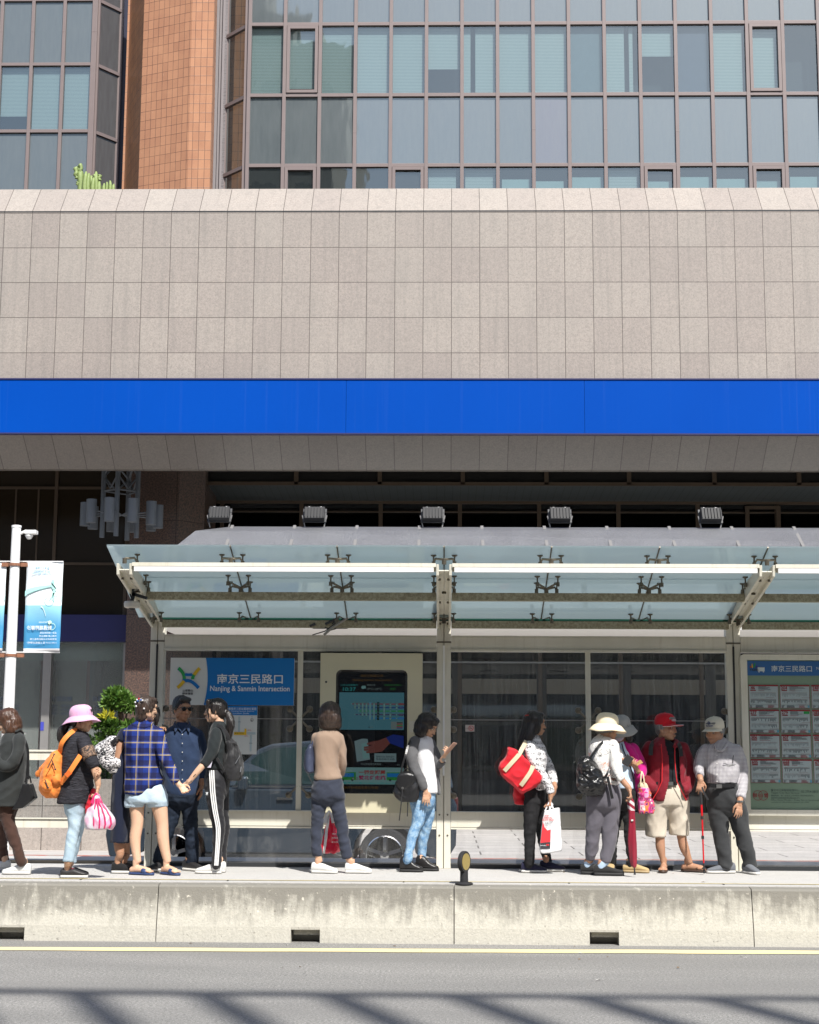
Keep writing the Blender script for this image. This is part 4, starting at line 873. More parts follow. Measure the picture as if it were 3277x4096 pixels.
# left glass railing
rail = empty('glass_railing', (XP[0] - 3, YS, PZ), label='cream framed glass railing running left from the shelter post', cat='railing')
def rb(mb, name, mat): o = mb.build(name, mat, rail); o.location = (-(XP[0] - 3), -YS, -PZ); return o
zr0, zr1 = P(300, 3041, YS).z, P(300, 3000, YS).z; xl, xr = -9, XP[0] - .073; dz = .0
mb = MB(); mb.box((xl, YS - .05, zr0), (xr, YS + .05, zr1 - .02)); mb.box((xl, YS - .065, zr1 - .018), (xr, YS + .05, zr1)); rb(mb, 'top_rail', M_cream)
mb = MB(); zq0, zq1 = P(300, 3311, YS).z, P(300, 3272, YS).z; mb.box((xl, YS - .05, zq0), (xr, YS + .05, zq1 - .012)); mb.box((xl, YS - .065, zq1 - .01), (xr, YS + .05, zq1)); rb(mb, 'bottom_rail', M_cream)
mb = MB(); mb.rect(xl, zq1, xr, zr0, YS); rb(mb, 'glass_pane', glass_mat('railing_glass', (.72, .75, .75), refl=.04, dirt=.3, dcol=(.55, .55, .52, 1)))
mb = MB(); mb.box((-6.9, YS - .05, PZ), (-6.8, YS + .05, zr0)); rb(mb, 'post', M_cream)
# low stone wall at the far sidewalk seen through the railing
mb = MB(); mb.box((-30, 23.9, .12), (P(610, 3300, 23.9).x, 24.3, P(300, 3118, 23.9).z)); tag(mb.build('planter_wall', granite('planter_stone', .9, .8)), 'low pale stone planter wall behind the glass railing', 'wall')
# ================================================================ SIGNS
M_sblue = simple('sign_blue', (.0, .16, .47), .4, var=.03); M_swhite = simple('sign_white', (.66, .66, .62), .45, var=.03); M_lwhite = simple('lettering_white', (.75, .78, .8), .5, var=0)
M_green = simple('logo_green', (.02, .33, .07), .5, var=0); M_yel = simple('logo_yellow', (.72, .45, .02), .5, var=0); M_ink = simple('sign_ink', (.03, .03, .035), .6, var=0)
YI = YS - .10
def pz_(x, y, Y=YI): q = P(x, y, Y); return q.x, q.z
x0, zt = pz_(683, 2631); x1, zb = pz_(1175, 2822); x0b = pz_(677, 2822)[0]; xs_ = pz_(832, 2726)[0]
sg = empty('station_sign', ((x0 + x1) / 2, YI, zb), label='wide station name sign in white and blue hanging in the shelter glass', cat='sign'); ox, oz = (x0 + x1) / 2, zb
W, Hh = x1 - x0, zt - zb
mb = MB(); mb.box((x0 - ox, .002, 0), (x1 - ox, .03, Hh)); mb.build('panel', M_swhite, sg)
mb = MB(); pts = []
for k in range(13): f = k / 12; pts.append((x0 - ox + W * (.303 - .022 * (2 * f - 1) ** 2 - .008 * (1 - f) + .004), Hh * f))
mb.add([(x, -.002, z) for x, z in pts] + [(x1 - ox, -.002, Hh * k / 12) for k in range(13)], [(k, 13 + k, 14 + k, k + 1) for k in range(12)]); mb.build('blue_field', M_sblue, sg)
mb = MB(); s_ = 1725 / 700.0
def sx(zx): return pz_(600 + zx / s_, 2726)[0] - ox
def sz(zy): return pz_(930, 2580 + zy / s_)[1] - oz
add_text(mb, '南京三民路口', (sx(662) + sx(1310)) / 2, sz(383), sz(285) - sz(383), -.006, wid=sx(1310) - sx(662), bold=.012)
add_text(mb, 'Nanjing & Sanmin Intersection', (sx(596) + sx(1380)) / 2, sz(472), sz(402) - sz(472), -.006, wid=sx(1380) - sx(596), bold=.012); mb.build('lettering', M_lwhite, sg)
mb = MB(); add_text(mb, '公車雙向', (sx(322) + sx(428)) / 2, sz(464), sz(441) - sz(464), -.003, wid=sx(428) - sx(322), bold=.01); add_text(mb, '轉乘優惠', (sx(322) + sx(428)) / 2, sz(493), sz(470) - sz(493), -.003, wid=sx(428) - sx(322), bold=.01); mb.build('small_lettering', M_ink, sg)
mb = MB(); u = sx(480) - sx(380); cx_, cz_ = sx(380), sz(328)
def arc(p, q, ctrl, w0, y):  # bezier band
    P0, P1_, P2_ = [Vector(v) for v in (p, ctrl, q)]; L = []; R_ = []
    for k in range(13):
        f = k / 12; c = P0 * (1 - f) ** 2 + P1_ * 2 * f * (1 - f) + P2_ * f * f; d = ((P1_ - P0) * (1 - f) + (P2_ - P1_) * f).normalized(); n_ = Vector((-d.y, d.x)) * w0; L.append((cx_ + (c.x + n_.x) * u, y, cz_ + (c.y + n_.y) * u)); R_.append((cx_ + (c.x - n_.x) * u, y, cz_ + (c.y - n_.y) * u))
    mb.add(L + R_, [(k, k + 1, 14 + k, 13 + k) for k in range(12)])
mb.mat(2); arc((-1.05, .95), (-1.08, -.95), (.22, 0), .155, -.003)
mb.mat(0); arc((-1.02, .97), (-.42, -.1), (-.42, .5), .16, -.0040)
mb.mat(1); arc((-1.06, -.97), (-.42, -.28), (-.62, -.55), .16, -.0045)
mb.mat(0); arc((.42, -.12), (.55, .35), (.40, .15), .16, -.0042); mb.mat(1); arc((1.08, .97), (.55, .3), (.72, .62), .16, -.0047); mb.mat(2); arc((1.02, -.97), (-.35, -.30), (.2, -.05), .16, -.0052); arc((.35, .36), (-.35, .36), (0, .26), .14, -.0053)
mb.build('logo', [M_green, M_yel, M_sblue], sg)
# location map
x0, zt = pz_(900, 2824); x1, zb = pz_(1026, 3018)
mp_ = empty('location_map', (x0, YI, zb), label='small white location guide poster with a blue header under the station sign', cat='poster'); w_ = x1 - x0; h_ = zt - zb
mb = MB(); mb.box((0, .002, 0), (w_, .012, h_)); mb.build('sheet', simple('poster_white', (.62, .63, .60), .5, var=.03), mp_)
mb = MB(); mb.box((0, -.002, h_ * .81), (w_, .0018, h_)); mb.build('header', M_sblue, mp_)
mb = MB(); add_text(mb, '捷運南京三民站電梯位置圖', w_ * .5, h_ * .915, .026, -.005, wid=w_ * .94); add_text(mb, 'Nanjing Sanmin Station', w_ * .55, h_ * .875, .014, -.005, wid=w_ * .7); add_text(mb, 'Location Guide', w_ * .5, h_ * .835, .014, -.005, wid=w_ * .5); mb.build('header_lettering', M_lwhite, mp_)
mb = MB(); mb.mat(0); mb.box((w_ * .42, -.001, h_ * .46), (w_ * .48, .001, h_ * .78)); mb.box((w_ * .79, -.001, h_ * .06), (w_ * .85, .001, h_ * .40)); mb.box((w_ * .7, -.0012, h_ * .41), (w_ * .96, .001, h_ * .46))
mb.mat(1); mb.box((w_ * .30, -.003, h_ * .40), (w_ * .68, -.0015, h_ * .46)); mb.box((w_ * .62, -.0032, h_ * .461), (w_ * .68, -.0015, h_ * .53)); mb.mat(2); add_text(mb, '南京三民站', w_ * .46, h_ * .42, .015, -.005, wid=w_ * .28); add_text(mb, 'N', w_ * .84, h_ * .765, .010, -.004)
add_text(mb, '三民路', w_ * .45, h_ * .66, .010, -.004); add_text(mb, '寶清街', w_ * .82, h_ * .22, .010, -.004); n = 16; mb.add([(w_ * .84 + r * math.cos(2 * math.pi * k / n), -.003, h_ * .71 + r * math.sin(2 * math.pi * k / n)) for r in (.014, .017) for k in range(n)], [(k, (k + 1) % n, n + (k + 1) % n, n + k) for k in range(n)]); mb.add([(w_ * .84 - .006, -.003, h_ * .69), (w_ * .84 + .006, -.003, h_ * .69), (w_ * .84, -.003, h_ * .735)], [(0, 1, 2)])
mb.mat(3); add_text(mb, '出口4', w_ * .77, h_ * .485, .014, -.004); add_text(mb, '出口3', w_ * .68, h_ * .365, .014, -.004); mb.build('map_drawing', [simple('map_grey', (.42, .50, .52)), M_yel, M_ink, simple('map_red', (.5, .03, .03))], mp_)
# ================================================================ SCREEN CABINET
YK = YS - .16
xa, zt = pz_(1283, 2612, YK); xb, _ = pz_(1690, 2612, YK); zb = zb1 + .02; _, zb = pz_(1283, 3250, YK)
cabn = empty('display_cabinet', ((xa + xb) / 2, YK, zb), label='cream cabinet with a tall rounded bus information screen between the two left bays', cat='screen cabinet'); ox, oz = (xa + xb) / 2, zb
def rrect(x0, z0, x1, z1, r, n=7):
    pts = []
    for cx, cz, a0 in ((x1 - r, z1 - r, 0), (x0 + r, z1 - r, 90), (x0 + r, z0 + r, 180), (x1 - r, z0 + r, 270)):
        for k in range(n): a = math.radians(a0 + 90 * k / (n - 1)); pts.append((cx + r * math.cos(a), cz + r * math.sin(a)))
    return pts
sx0, st = pz_(1345, 2679, YK); sx1, sb_ = pz_(1628, 3176, YK)
sx0 -= ox; sx1 -= ox; st -= oz; sb_ -= oz; A, B = xa - ox, xb - ox; Ht = zt - oz
inner = rrect(sx0, sb_, sx1, st, .055); N = len(inner)
outer = []
for (x, z) in inner:
    cx, cz = (sx0 + sx1) / 2, (sb_ + st) / 2; dx, dz = x - cx, z - cz
    k = min((B - cx) / dx if dx > 0 else (A - cx) / dx if dx < 0 else 1e9, (Ht - cz) / dz if dz > 0 else (0 - cz) / dz if dz < 0 else 1e9); outer.append((cx + dx * k, cz + dz * k))
mb = MB(); mb.add([(x, 0, z) for x, z in inner] + [(x, 0, z) for x, z in outer] + [(x, .04, z) for x, z in inner], [(k, (k + 1) % N, N + (k + 1) % N, N + k) for k in range(N)] + [(k, 2 * N + k, 2 * N + (k + 1) % N, (k + 1) % N) for k in range(N)])
for cx, cz, ia in ((B, Ht, 6), (A, Ht, 13), (A, 0, 20), (B, 0, 27)): j = (ia + 1) % N; mb.add([(outer[ia][0], 0, outer[ia][1]), (cx, 0, cz), (outer[j][0], 0, outer[j][1])], [(0, 1, 2)])
mb.box((A, .0005, 0), (A + .02, .25, Ht)); mb.box((B - .02, .0005, 0), (B, .25, Ht)); mb.box((A + .02, .0005, Ht - .02), (B - .02, .25, Ht)); mb.box((A + .02, .045, 0.0), (B - .02, .25, Ht - .021)); mb.build('housing', M_creamd, cabn)
mb = MB()
for (x, z, r_) in ((pz_(1305, 2728, YK)[0] - ox, pz_(1305, 2728, YK)[1] - oz, .011),): mb.lathe([(r_, 0), (r_, .006)], (x, 0, z), 12, M=Matrix.Rotation(math.pi / 2, 4, 'X'))
mb.build('lock', M_dgrey, cabn)
mb = MB(); q = pz_(1651, 2907, YK); mb.box((q[0] - ox - .032, -.002, q[1] - oz - .055), (q[0] - ox + .032, -.0005, q[1] - oz + .055)); mb.build('pale_label', simple('pale_label', (.6, .57, .46), .5), cabn)
e = .022; mb = MB(); fr_i = rrect(sx0 + e, sb_ + e * .7, sx1 - e, st - e, .035); mb.add([(x, .004, z) for x, z in inner] + [(x, .018, z) for x, z in fr_i], [(k, (k + 1) % N, N + (k + 1) % N, N + k) for k in range(N)]); mb.build('bezel', simple('bezel_black', (.012, .012, .012), .25), cabn)
scr = MB(); scr.box((sx0 + .005, .03, sb_ + .005), (sx1 - .005, .04, st - .005)); so = scr.build('screen', simple('screen_black', (.008, .009, .010), .15, var=0), cabn)
k3 = 1609 / 500.0
def cxs(zx): return pz_(1250 + zx / k3, 2900, YK)[0] - ox
def czs(zy): return pz_(1480, 2580 + zy / k3, YK)[1] - oz
ys = .028
E_ = {n_: emis('screen_' + n_, c, .40) for n_, c in dict(teal=(.045, .125, .155, 1), orange=(.10, .055, .015, 1), cyan=(.02, .17, .17, 1), grey=(.10, .13, .13, 1), green=(.02, .13, .03, 1), red=(.16, .012, .012, 1), navy=(.01, .02, .12, 1), purple=(.04, .01, .06, 1), lime=(.015, .16, .02, 1), ink=(.006, .012, .015, 1), blue=(.01, .10, .28, 1), skin=(.10, .035, .03, 1), box=(.11, .16, .17, 1), pale=(.10, .19, .19, 1), mag=(.16, .01, .05, 1)).items()}
keys = list(E_); im = {k: i for i, k in enumerate(keys)}
mb = MB()
def R(c, a, b, x, y, d=0): mb.mat(im[c]).rect(cxs(a), czs(y), cxs(x), czs(b), ys - d)
def Tt(c, s, zx0, zx1, zy0, zy1, d=.002, b=0): mb.mat(im[c]); add_text(mb, s, (cxs(zx0) + cxs(zx1)) / 2, czs(zy1), czs(zy0) - czs(zy1), ys - d, wid=cxs(zx1) - cxs(zx0), bold=b)
R('teal', 340, 610, 1178, 1092); R('pale', 340, 1578, 1178, 1796); 
Tt('orange', '南京三民路口-西', 615, 905, 378, 412); Tt('orange', 'Nanjing Sanmin Intersection', 510, 1015, 436, 470); Tt('cyan', '11月16日星期六', 357, 578, 502, 530); Tt('cyan', '10:37', 385, 552, 545, 594, b=.012)
Tt('grey', '晴時多雲', 697, 803, 502, 527); Tt('grey', '19℃~28℃', 697, 887, 550, 580); Tt('green', '空氣品質AQI指數30', 920, 1142, 502, 525); Tt('green', '良好', 998, 1068, 546, 578)
def disc(c, zx, zy, r, d=.003, n=14): mb.mat(im[c]); cx, cz = cxs(zx), czs(zy); rr = cxs(zx + r) - cx; mb.add([(cx + rr * math.cos(2 * math.pi * k / n), ys - d, cz + rr * math.sin(2 * math.pi * k / n)) for k in range(n)], [tuple(range(n))])
disc('pale', 645, 545, 22); disc('pale', 665, 538, 16); R('pale', 628, 540, 682, 560, .003)
for c, y, xa_ in (('red', 759, 495), ('navy', 804, 530), ('lime', 850, 595), ('purple', 896, 545), ('blue', 942, 740)):
    R(c, xa_, y - 6, 1180, y + 6, .002); R(c, 1112, y - 13, 1170, y + 13, .003)
for t_, y in (('282副', 759), ('46', 804), ('711', 850), ('南京幹線', 896), ('652', 942)): Tt('grey', t_, 1118, 1164, y - 8, y + 8, .005)
for s, x, y0, y1, c in (('捷車站', 545, 735, 825, 'ink'), ('圓環', 595, 735, 825, 'ink'), ('中山站', 643, 735, 918, 'ink'), ('松江站', 692, 735, 918, 'ink'), ('復興站', 741, 735, 965, 'blue'), ('敦化路', 790, 735, 965, 'ink'), ('南京公寓', 922, 735, 965, 'ink'), ('東興路', 1002, 735, 825, 'ink'), ('東路', 1083, 735, 825, 'ink'), ('公園', 1002, 875, 965, 'ink')):
    mb.mat(im[c]); mb.add([(x_, ys - .003, z_) for x_, z_ in rrect(cxs(x - 14), czs(y1), cxs(x + 14), czs(y0), .004, 3)], [tuple(range(12))]); R('pale', x - 12, y0 + 3, x + 12, y1 - 3, .004)
    for k, ch in enumerate(s): h = (y1 - y0 - 10) / len(s); Tt(c, ch, x - 8, x + 8, y0 + 7 + k * h, y0 + 7 + k * h + min(16, h * .8), .006)
R('ink', 828, 735, 858, 965, .004)
for k, ch in enumerate('南京三民路口'): Tt('pale', ch, 834, 852, 750 + 35 * k, 768 + 35 * k, .006)
for x, y in ((501, 759), (595, 850), (545, 896), (595, 896), (1083, 850), (1083, 896), (1083, 942), (1002, 850)): disc('pale', x, y, 8, .0045)
R('grey', 1010, 985, 1165, 1082, .003)
for k, c in enumerate(('ink', 'red', 'lime', 'red', 'navy')): R(c, 1085, 994 + 17 * k, 1160, 1005 + 17 * k, .005)
disc('ink', 728, 1058, 8); disc('grey', 748, 1058, 7); disc('grey', 768, 1058, 7)
# advert: hand pressing a pale device
mb.mat(im['box']); mb.add([(cxs(a), ys - .002, czs(b)) for a, b in ((540, 1240), (575, 1505), (745, 1475), (712, 1210), (640, 1206))], [(0, 1, 2, 3, 4)]); mb.mat(im['pale']); mb.add([(cxs(a), ys - .003, czs(b)) for a, b in ((632, 1270), (655, 1470), (735, 1455), (708, 1255))], [(0, 1, 2, 3)])
mb.mat(im['skin']); mb.add([(cxs(a), ys - .0045, czs(b)) for a, b in ((705, 1262), (780, 1240), (850, 1230), (950, 1190), (1000, 1265), (900, 1370), (820, 1385), (700, 1395), (690, 1370), (760, 1360), (670, 1365), (660, 1340), (760, 1322), (665, 1335), (662, 1312), (780, 1290), (700, 1282))], [tuple(range(17))])
mb.mat(im['navy']); mb.add([(cxs(a), ys - .003, czs(b)) for a, b in ((950, 1190), (1040, 1150), (1175, 1170), (1175, 1330), (1000, 1265))], [tuple(range(5))])
R('box', 800, 1395, 1082, 1505, .003); Tt('ink', '智慧科技 關懷設計', 822, 1060, 1425, 1450, .005); Tt('ink', '等車新時代來臨', 822, 1060, 1458, 1484, .005); Tt('grey', '可以悠遊城市無障礙', 625, 888, 1520, 1548); Tt('grey', '廣告', 1090, 1130, 1532, 1552)
Tt('red', '一張定期票', 600, 945, 1612, 1668, .004, .03); Tt('mag', '雙北任走跳', 600, 948, 1680, 1738, .004, .03); Tt('cyan', '捷運/臺北公車/YouBike 30日 ALL PASS T', 350, 1172, 1768, 1790, .004, .02); Tt('orange', '活動9月份得獎名單公布囉！', 350, 862, 1820, 1856)
for s_, x0_, x1_ in ((1, 355, 565), (-1, 960, 1172)):
    R('green', x0_, 1640, x1_, 1735, .003); R('blue', x0_ + 8, 1652, x1_ - 25, 1700, .004); R('lime', x0_, 1728, x1_, 1740, .004); disc('ink', x0_ + 45, 1740, 14, .005); disc('ink', x1_ - 45, 1740, 14, .005)
for x in (530, 580): disc('orange', x, 1722, 16, .006); disc('pale', x, 1722, 10, .007)
mb.build('screen_image', [E_[k] for k in keys], so)
mb = MB(); mb.rect(sx0 + .02, sb_ + .016, sx1 - .02, st - .02, .012); mb.build('screen_glass', glass_mat('screen_glass', (.93, .95, .95), refl=.015, rough=.005), cabn)
# ================================================================ ROUTE BOARD
YR = YS - .13; xa, zt = pz_(2962, 2617, YR); zb = pz_(3010, 3262, YR)[1]; xb = xa + 2.6
rb_ = empty('route_board', (xa, YR, zb), label='large bus route board with a blue header and rows of timetable sheets at the right', cat='notice board'); ox, oz = xa, zb; Wd = xb - xa; Hh = zt - zb
k4 = 1117 / 347.0
def rx(zx, yf=2900): return pz_(2930 + zx / k4 + 0, yf, YR)[0] - ox
def rz(zy): return pz_(3100, 2580 + zy / k4, YR)[1] - oz
fo = rrect(0, 0, Wd, Hh, .04); fi = rrect(.065, .055, Wd - .065, Hh - .055, .004); N = len(fo)
mb = MB(); mb.add([(x, 0, z) for x, z in fo] + [(x, -.0, z) for x, z in fi] + [(x, .08, z) for x, z in fo] + [(x, .03, z) for x, z in fi], [(k, (k + 1) % N, N + (k + 1) % N, N + k) for k in range(N)] + [(k, 2 * N + k, 2 * N + (k + 1) % N, (k + 1) % N) for k in range(N)] + [(N + k, 3 * N + k, 3 * N + (k + 1) % N, N + (k + 1) % N) for k in range(N)]); mb.build('frame', M_cream, rb_)
mb = MB(); mb.box((.06, .03, .05), (Wd - .06, .06, Hh - .05)); mb.build('backing', simple('pale_green_panel', (.27, .36, .26), .5, var=.05), rb_)
hz0, hz1 = rz(392), rz(205); mb = MB(); mb.box((.066, .024, hz0), (Wd - .066, .0285, hz1)); mb.build('header', simple('board_blue', (.035, .15, .42), .5), rb_)
mb = MB(); add_text(mb, '南京三民路口', rx(770, 2680), rz(345), rz(262) - rz(345), .018, wid=rx(1035) - rx(510), bold=.01); add_text(mb, 'Nanjing Sanmin Rd. Intersection', rx(1090, 2680), rz(328), .038, .018, align='LEFT'); 
bx_ = rx(377, 2680); mb.box((bx_ - .034, .018, rz(338)), (bx_ + .034, .020, rz(288))); mb.box((bx_ - .028, .018, rz(352)), (bx_ - .015, .020, rz(339))); mb.box((bx_ + .015, .018, rz(352)), (bx_ + .028, .020, rz(339))); mb.build('header_lettering', M_lwhite, rb_)
mb = MB(); mb.mat(0); add_text(mb, 'TAIPEI', rx(285, 2680), rz(336), rz(310) - rz(336), .018, wid=rx(342) - rx(228), bold=.02)
for i, (cx, cz, rw, rh, m) in enumerate(((243, 283, 10, 14, 1), (263, 270, 9, 30, 2), (293, 262, 9, 34, 3), (317, 280, 14, 14, 4))):
    mb.mat(m); n = 14; q = (rx(cx, 2680), rz(cz)); a_, b_ = rw / k4 / F * YR, rh / k4 / F * YR; mb.add([(q[0] + a_ * math.cos(2 * math.pi * k / n) + .25 * b_ * math.sin(2 * math.pi * k / n) * (1 if m in (3, 4) else -.3), .017, q[1] + b_ * math.sin(2 * math.pi * k / n)) for k in range(n)], [tuple(range(n))])
mb.build('city_emblem', [M_ink, simple('emblem_red', (.5, .06, .04)), M_yel, M_green, simple('emblem_indigo', (.06, .05, .3))], rb_)
M_sheet = simple('timetable_paper', (.50, .56, .58), .4, var=.03); M_rd = simple('timetable_red', (.36, .03, .035), .5, var=0); M_gk = simple('timetable_grey', (.28, .30, .32), .6, var=0); M_cy = simple('timetable_cyan', (.15, .45, .6), .5, var=0)
sheets = [[46, 204, 248, 672], [277, 279, 282, 306], [306, 307, 605, 622], [605, 668, 671, 713]]; colx = [212, 614, 1018, 1421]
rr = random.Random(3)
for r, (ya, yb) in enumerate(((513, 813), (832, 1133), (1153, 1452), (1472, 1777))):
    for c in range(4):
        yf = 2580 + (ya + yb) / 2 / k4; X0 = rx(colx[c], 2700) ; X1 = X0 + 375 / k4 / F * YR; Z0, Z1 = rz(yb), rz(ya)
        mb = MB(); mb.box((X0, .024, Z0), (X1, .0285, Z1)); sh_ = mb.build('timetable_sheet', M_sheet, rb_)
        mb = MB(); w_, h_ = X1 - X0, Z1 - Z0; y = .021
        mb.mat(1); mb.rect(X0, Z1 - .014, X1, Z1, y); mb.rect(X0, Z0, X1, Z0 + .003, y); mb.rect(X0, Z0 + .003, X0 + .003, Z1 - .014, y); mb.rect(X1 - .003, Z0 + .003, X1, Z1 - .014, y)
        add_text(mb, str(sheets[r][c]), X0 + w_ * .14, Z1 - h_ * .20, h_ * .135, y - .002, bold=.02); mb.rect(X0 + w_ * .05, Z1 - h_ * .26, X0 + w_ * .24, Z1 - h_ * .22, y - .002)
        for k in range(6): mb.mat(0 if k < 4 else (2 if k == 4 else 1)); mb.rect(X0 + w_ * .32, Z1 - h_ * (.085 + .035 * k), X0 + w_ * (.5 + .4 * rr.random()), Z1 - h_ * (.073 + .035 * k), y)
        for row, (zz_, m) in enumerate(((.34, 2 if r % 2 == 0 else 0), (.62, 0 if r % 2 == 0 else 2))):
            mb.mat(1); mb.rect(X0 + w_ * .07, Z1 - h_ * (zz_), X0 + w_ * .92, Z1 - h_ * (zz_ - .006), y)
            for k in range(26): mb.mat(m if (k % 26) < 17 else 0 if row else m); x_ = X0 + w_ * (.07 + .033 * k); mb.rect(x_, Z1 - h_ * (zz_ + .05 + .13 * rr.random()), x_ + w_ * .011, Z1 - h_ * (zz_ + .012), y)
            mb.mat(1); xx = X0 + w_ * (.45 + .3 * rr.random()); mb.rect(xx, Z1 - h_ * (zz_ + .21), xx + w_ * .3, Z1 - h_ * (zz_ + .204), y)
        mb.mat(0); mb.rect(X0 + .004, Z0 + h_ * .135, X1 - .004, Z0 + h_ * .142, y)
        for k in range(4):
            for q0, q1, m in ((.04, .14, 0), (.22, .5, 0), (.63, .86, 1)): mb.mat(m); mb.rect(X0 + w_ * q0, Z0 + h_ * (.025 + .026 * k), X0 + w_ * (q1 - .06 * rr.random()), Z0 + h_ * (.036 + .026 * k), y)
        if (r + c) % 2 == 1 or c == 1: mb.mat(3); mb.rect(X1 - w_ * .08, Z0 + h_ * .02, X1 - w_ * .015, Z0 + h_ * .12, y - .001)
        if (r, c) == (1, 1): mb.mat(4); mb.rect(X1 - w_ * .22, Z1 - h_ * .18, X1 - w_ * .03, Z1 - h_ * .07, y - .001)
        mb.build('print', [M_ink, M_rd, M_gk, M_cy, M_green], sh_)
mb = MB(); ln = [('臺北市公車聯營管理中心', 512, 868, 1856, 1886), ('Taipei City Bus Service', 512, 868, 1893, 1922), (': 02-2754-2803', 882, 1110, 1872, 1904), ('服務時間：週一至週五上午9時至17時(例假日除外)。', 512, 1062, 1930, 1953), ('其餘時段請撥路線場站電話或1999', 512, 868, 1960, 1982), ('Office Hours: Monday ~ Friday: 9am to 5pm(except holidays)', 512, 1230, 1988, 2012), ('outside of office hours,please call 1999', 512, 985, 2018, 2038)]
for s, a, b, y0, y1 in ln: add_text(mb, s, rx((a + b) / 2, 3190), rz(y1), rz(y0) - rz(y1), .022, wid=(b - a) / k4 / F * YR)
mb.build('footer_lettering', simple('footer_ink', (.05, .09, .08)), rb_)
mb = MB(); n = 28
for cx in (335, 405): q = (rx(cx, 3190), rz(1940)); rad = 62 / k4 / F * YR; mb.add([(q[0] + r_ * math.cos(2 * math.pi * k / n), .021 - .001 * (cx > 350), q[1] + r_ * math.sin(2 * math.pi * k / n)) for r_ in (rad - .004, rad) for k in range(n)], [(k, (k + 1) % n, n + (k + 1) % n, n + k) for k in range(n)])
for r0 in (.006, .014): q = (rx(370, 3190), rz(1942)); mb.add([(q[0] + r_ * math.cos(2 * math.pi * k / n), .021, q[1] + r_ * math.sin(2 * math.pi * k / n)) for r_ in (r0, r0 + .003) for k in range(n)], [(k, (k + 1) % n, n + (k + 1) % n, n + k) for k in range(n)])
add_text(mb, '聯', rx(300, 3190), rz(1966), rz(1910) - rz(1966), .018, bold=.01); add_text(mb, '營', rx(441, 3190), rz(1966), rz(1910) - rz(1966), .018, bold=.01); mb.build('joint_service_logo', M_rd, rb_)
mb = MB(); mb.rect(.066, .056, Wd - .066, Hh - .056, .008); mb.build('cover_glass', glass_mat('board_glass', (.92, .95, .94), refl=.03, rough=.01), rb_)
# CCTV
q = P(528, 2418, 14.6); cc = empty('security_camera', (q.x, 14.6, q.z), label='white dome security camera under the left rib of the shelter roof', cat='camera')
mb = MB(); mb.lathe([(.05, -.035), (.072, -.025), (.076, .01), (.068, .028), (.02, .032)], n=24); mb.build('housing', simple('camera_cream', (.55, .52, .46), .4), cc, smooth=False); mb = MB(); mb.lathe([(.005, -.058), (.02, -.052), (.03, -.036)], n=16); mb.build('dome', M_black, cc)
mb = MB(); mb.bar((0, 0, .03), (.02, 0, .13), .03, .03, (0, 1, 0)); mb.bar((.0, 0, .10), (.14, 0, .06), .03, .03, (0, 1, 0)); mb.tube([(.0, 0, .04), (-.03, 0, .12), (.04, 0, .16), (.1, 0, .1)], .008, 6); mb.build('bracket', M_dgrey, cc)
# ================================================================ CAR behind the shelter
YV = 20.2
def cxp(x, y): q = P(x, y, YV); return q.x, q.z
fx_, rx_ = cxp(695, 3391)[0], cxp(1539, 3391)[0]
car = empty('car', ((fx_ + rx_) / 2, YV + .9, 0), label='dark blue grey car driving left behind the shelter glass', cat='car'); ox = (fx_ + rx_) / 2; wb = (rx_ - fx_) / 2
cp = simple('car_paint', (.045, .062, .085), .28, metal=.5, var=.04); chrome = simple('chrome', (.75, .75, .75), .12, metal=1)
def carx(px): return cxp(px, 3200)[0] - ox
fr = -wb - .88; rr_ = wb + .92
low = [(fr + .05, .30), (fr, .55), (fr + .03, .85), (fr + .35, 1.02), (carx(905), 1.16), (rr_ - .1, 1.16), (rr_, .95), (rr_ - .02, .45), (rr_ - .1, .32)]
mb = MB(); sec = [(0, .0), (.10, .0)]
def wheelcut(poly):
    out = []
    top = poly
    bot = []
    for cx in (wb, -wb):
        for k in range(9): a = math.pi * k / 8; bot.append((cx + .40 * math.cos(a), .34 + .40 * math.sin(a)))
    return top + [(rr_ - .1, .26)] + [(x, max(z, .26)) for x, z in bot] + [(fr + .1, .26)]
poly = wheelcut(low)
n = len(poly)
rings = []
for y, ins in ((-.90, .03), (-.86, .0), (.86, .0), (.90, .03)):
    rings.append([(x * (1 - ins * .25), y, z - (ins * .6 if z > .9 else 0)) for x, z in poly])
vs = [v for r_ in rings for v in r_]; mb.add(vs, [tuple(range(n)), tuple(range(4 * n - 1, 3 * n - 1, -1))] + [(i * n + k, i * n + (k + 1) % n, (i + 1) * n + (k + 1) % n, (i + 1) * n + k) for i in range(3) for k in range(n)])
body = mb.build('body', cp, car, bevel=.02)
gh = [(carx(900), 1.16), (carx(965), 1.47), (carx(1026), 1.64), (carx(1080), 1.71), (carx(1249), 1.755), (carx(1600), 1.74), (carx(1740), 1.68), (carx(1800), 1.4), (carx(1815), 1.16)]
def ghr(y, zoff, shr): c = ((gh[0][0] + gh[-1][0]) / 2); return [(c + (x - c) * shr, y if z < 1.2 else y * .86, z) for x, z in gh]
mb = MB(); g0, g1 = ghr(-.87, 0, 1), ghr(.87, 0, 1); m_ = len(gh)
mb.add([v for v in g0] + [v for v in g1], [tuple(range(m_)), tuple(range(2 * m_ - 1, m_ - 1, -1))] + [(k, (k + 1) % m_, m_ + (k + 1) % m_, m_ + k) for k in range(m_)]); mb.build('cabin', cp, car, bevel=.03)
def side(z): return -.87 if z < 1.2 else -.87 * (1 - .14 * min(1, (z - 1.16) / .45))
winm = simple('car_window', (.012, .028, .030), .12, spec=.25)
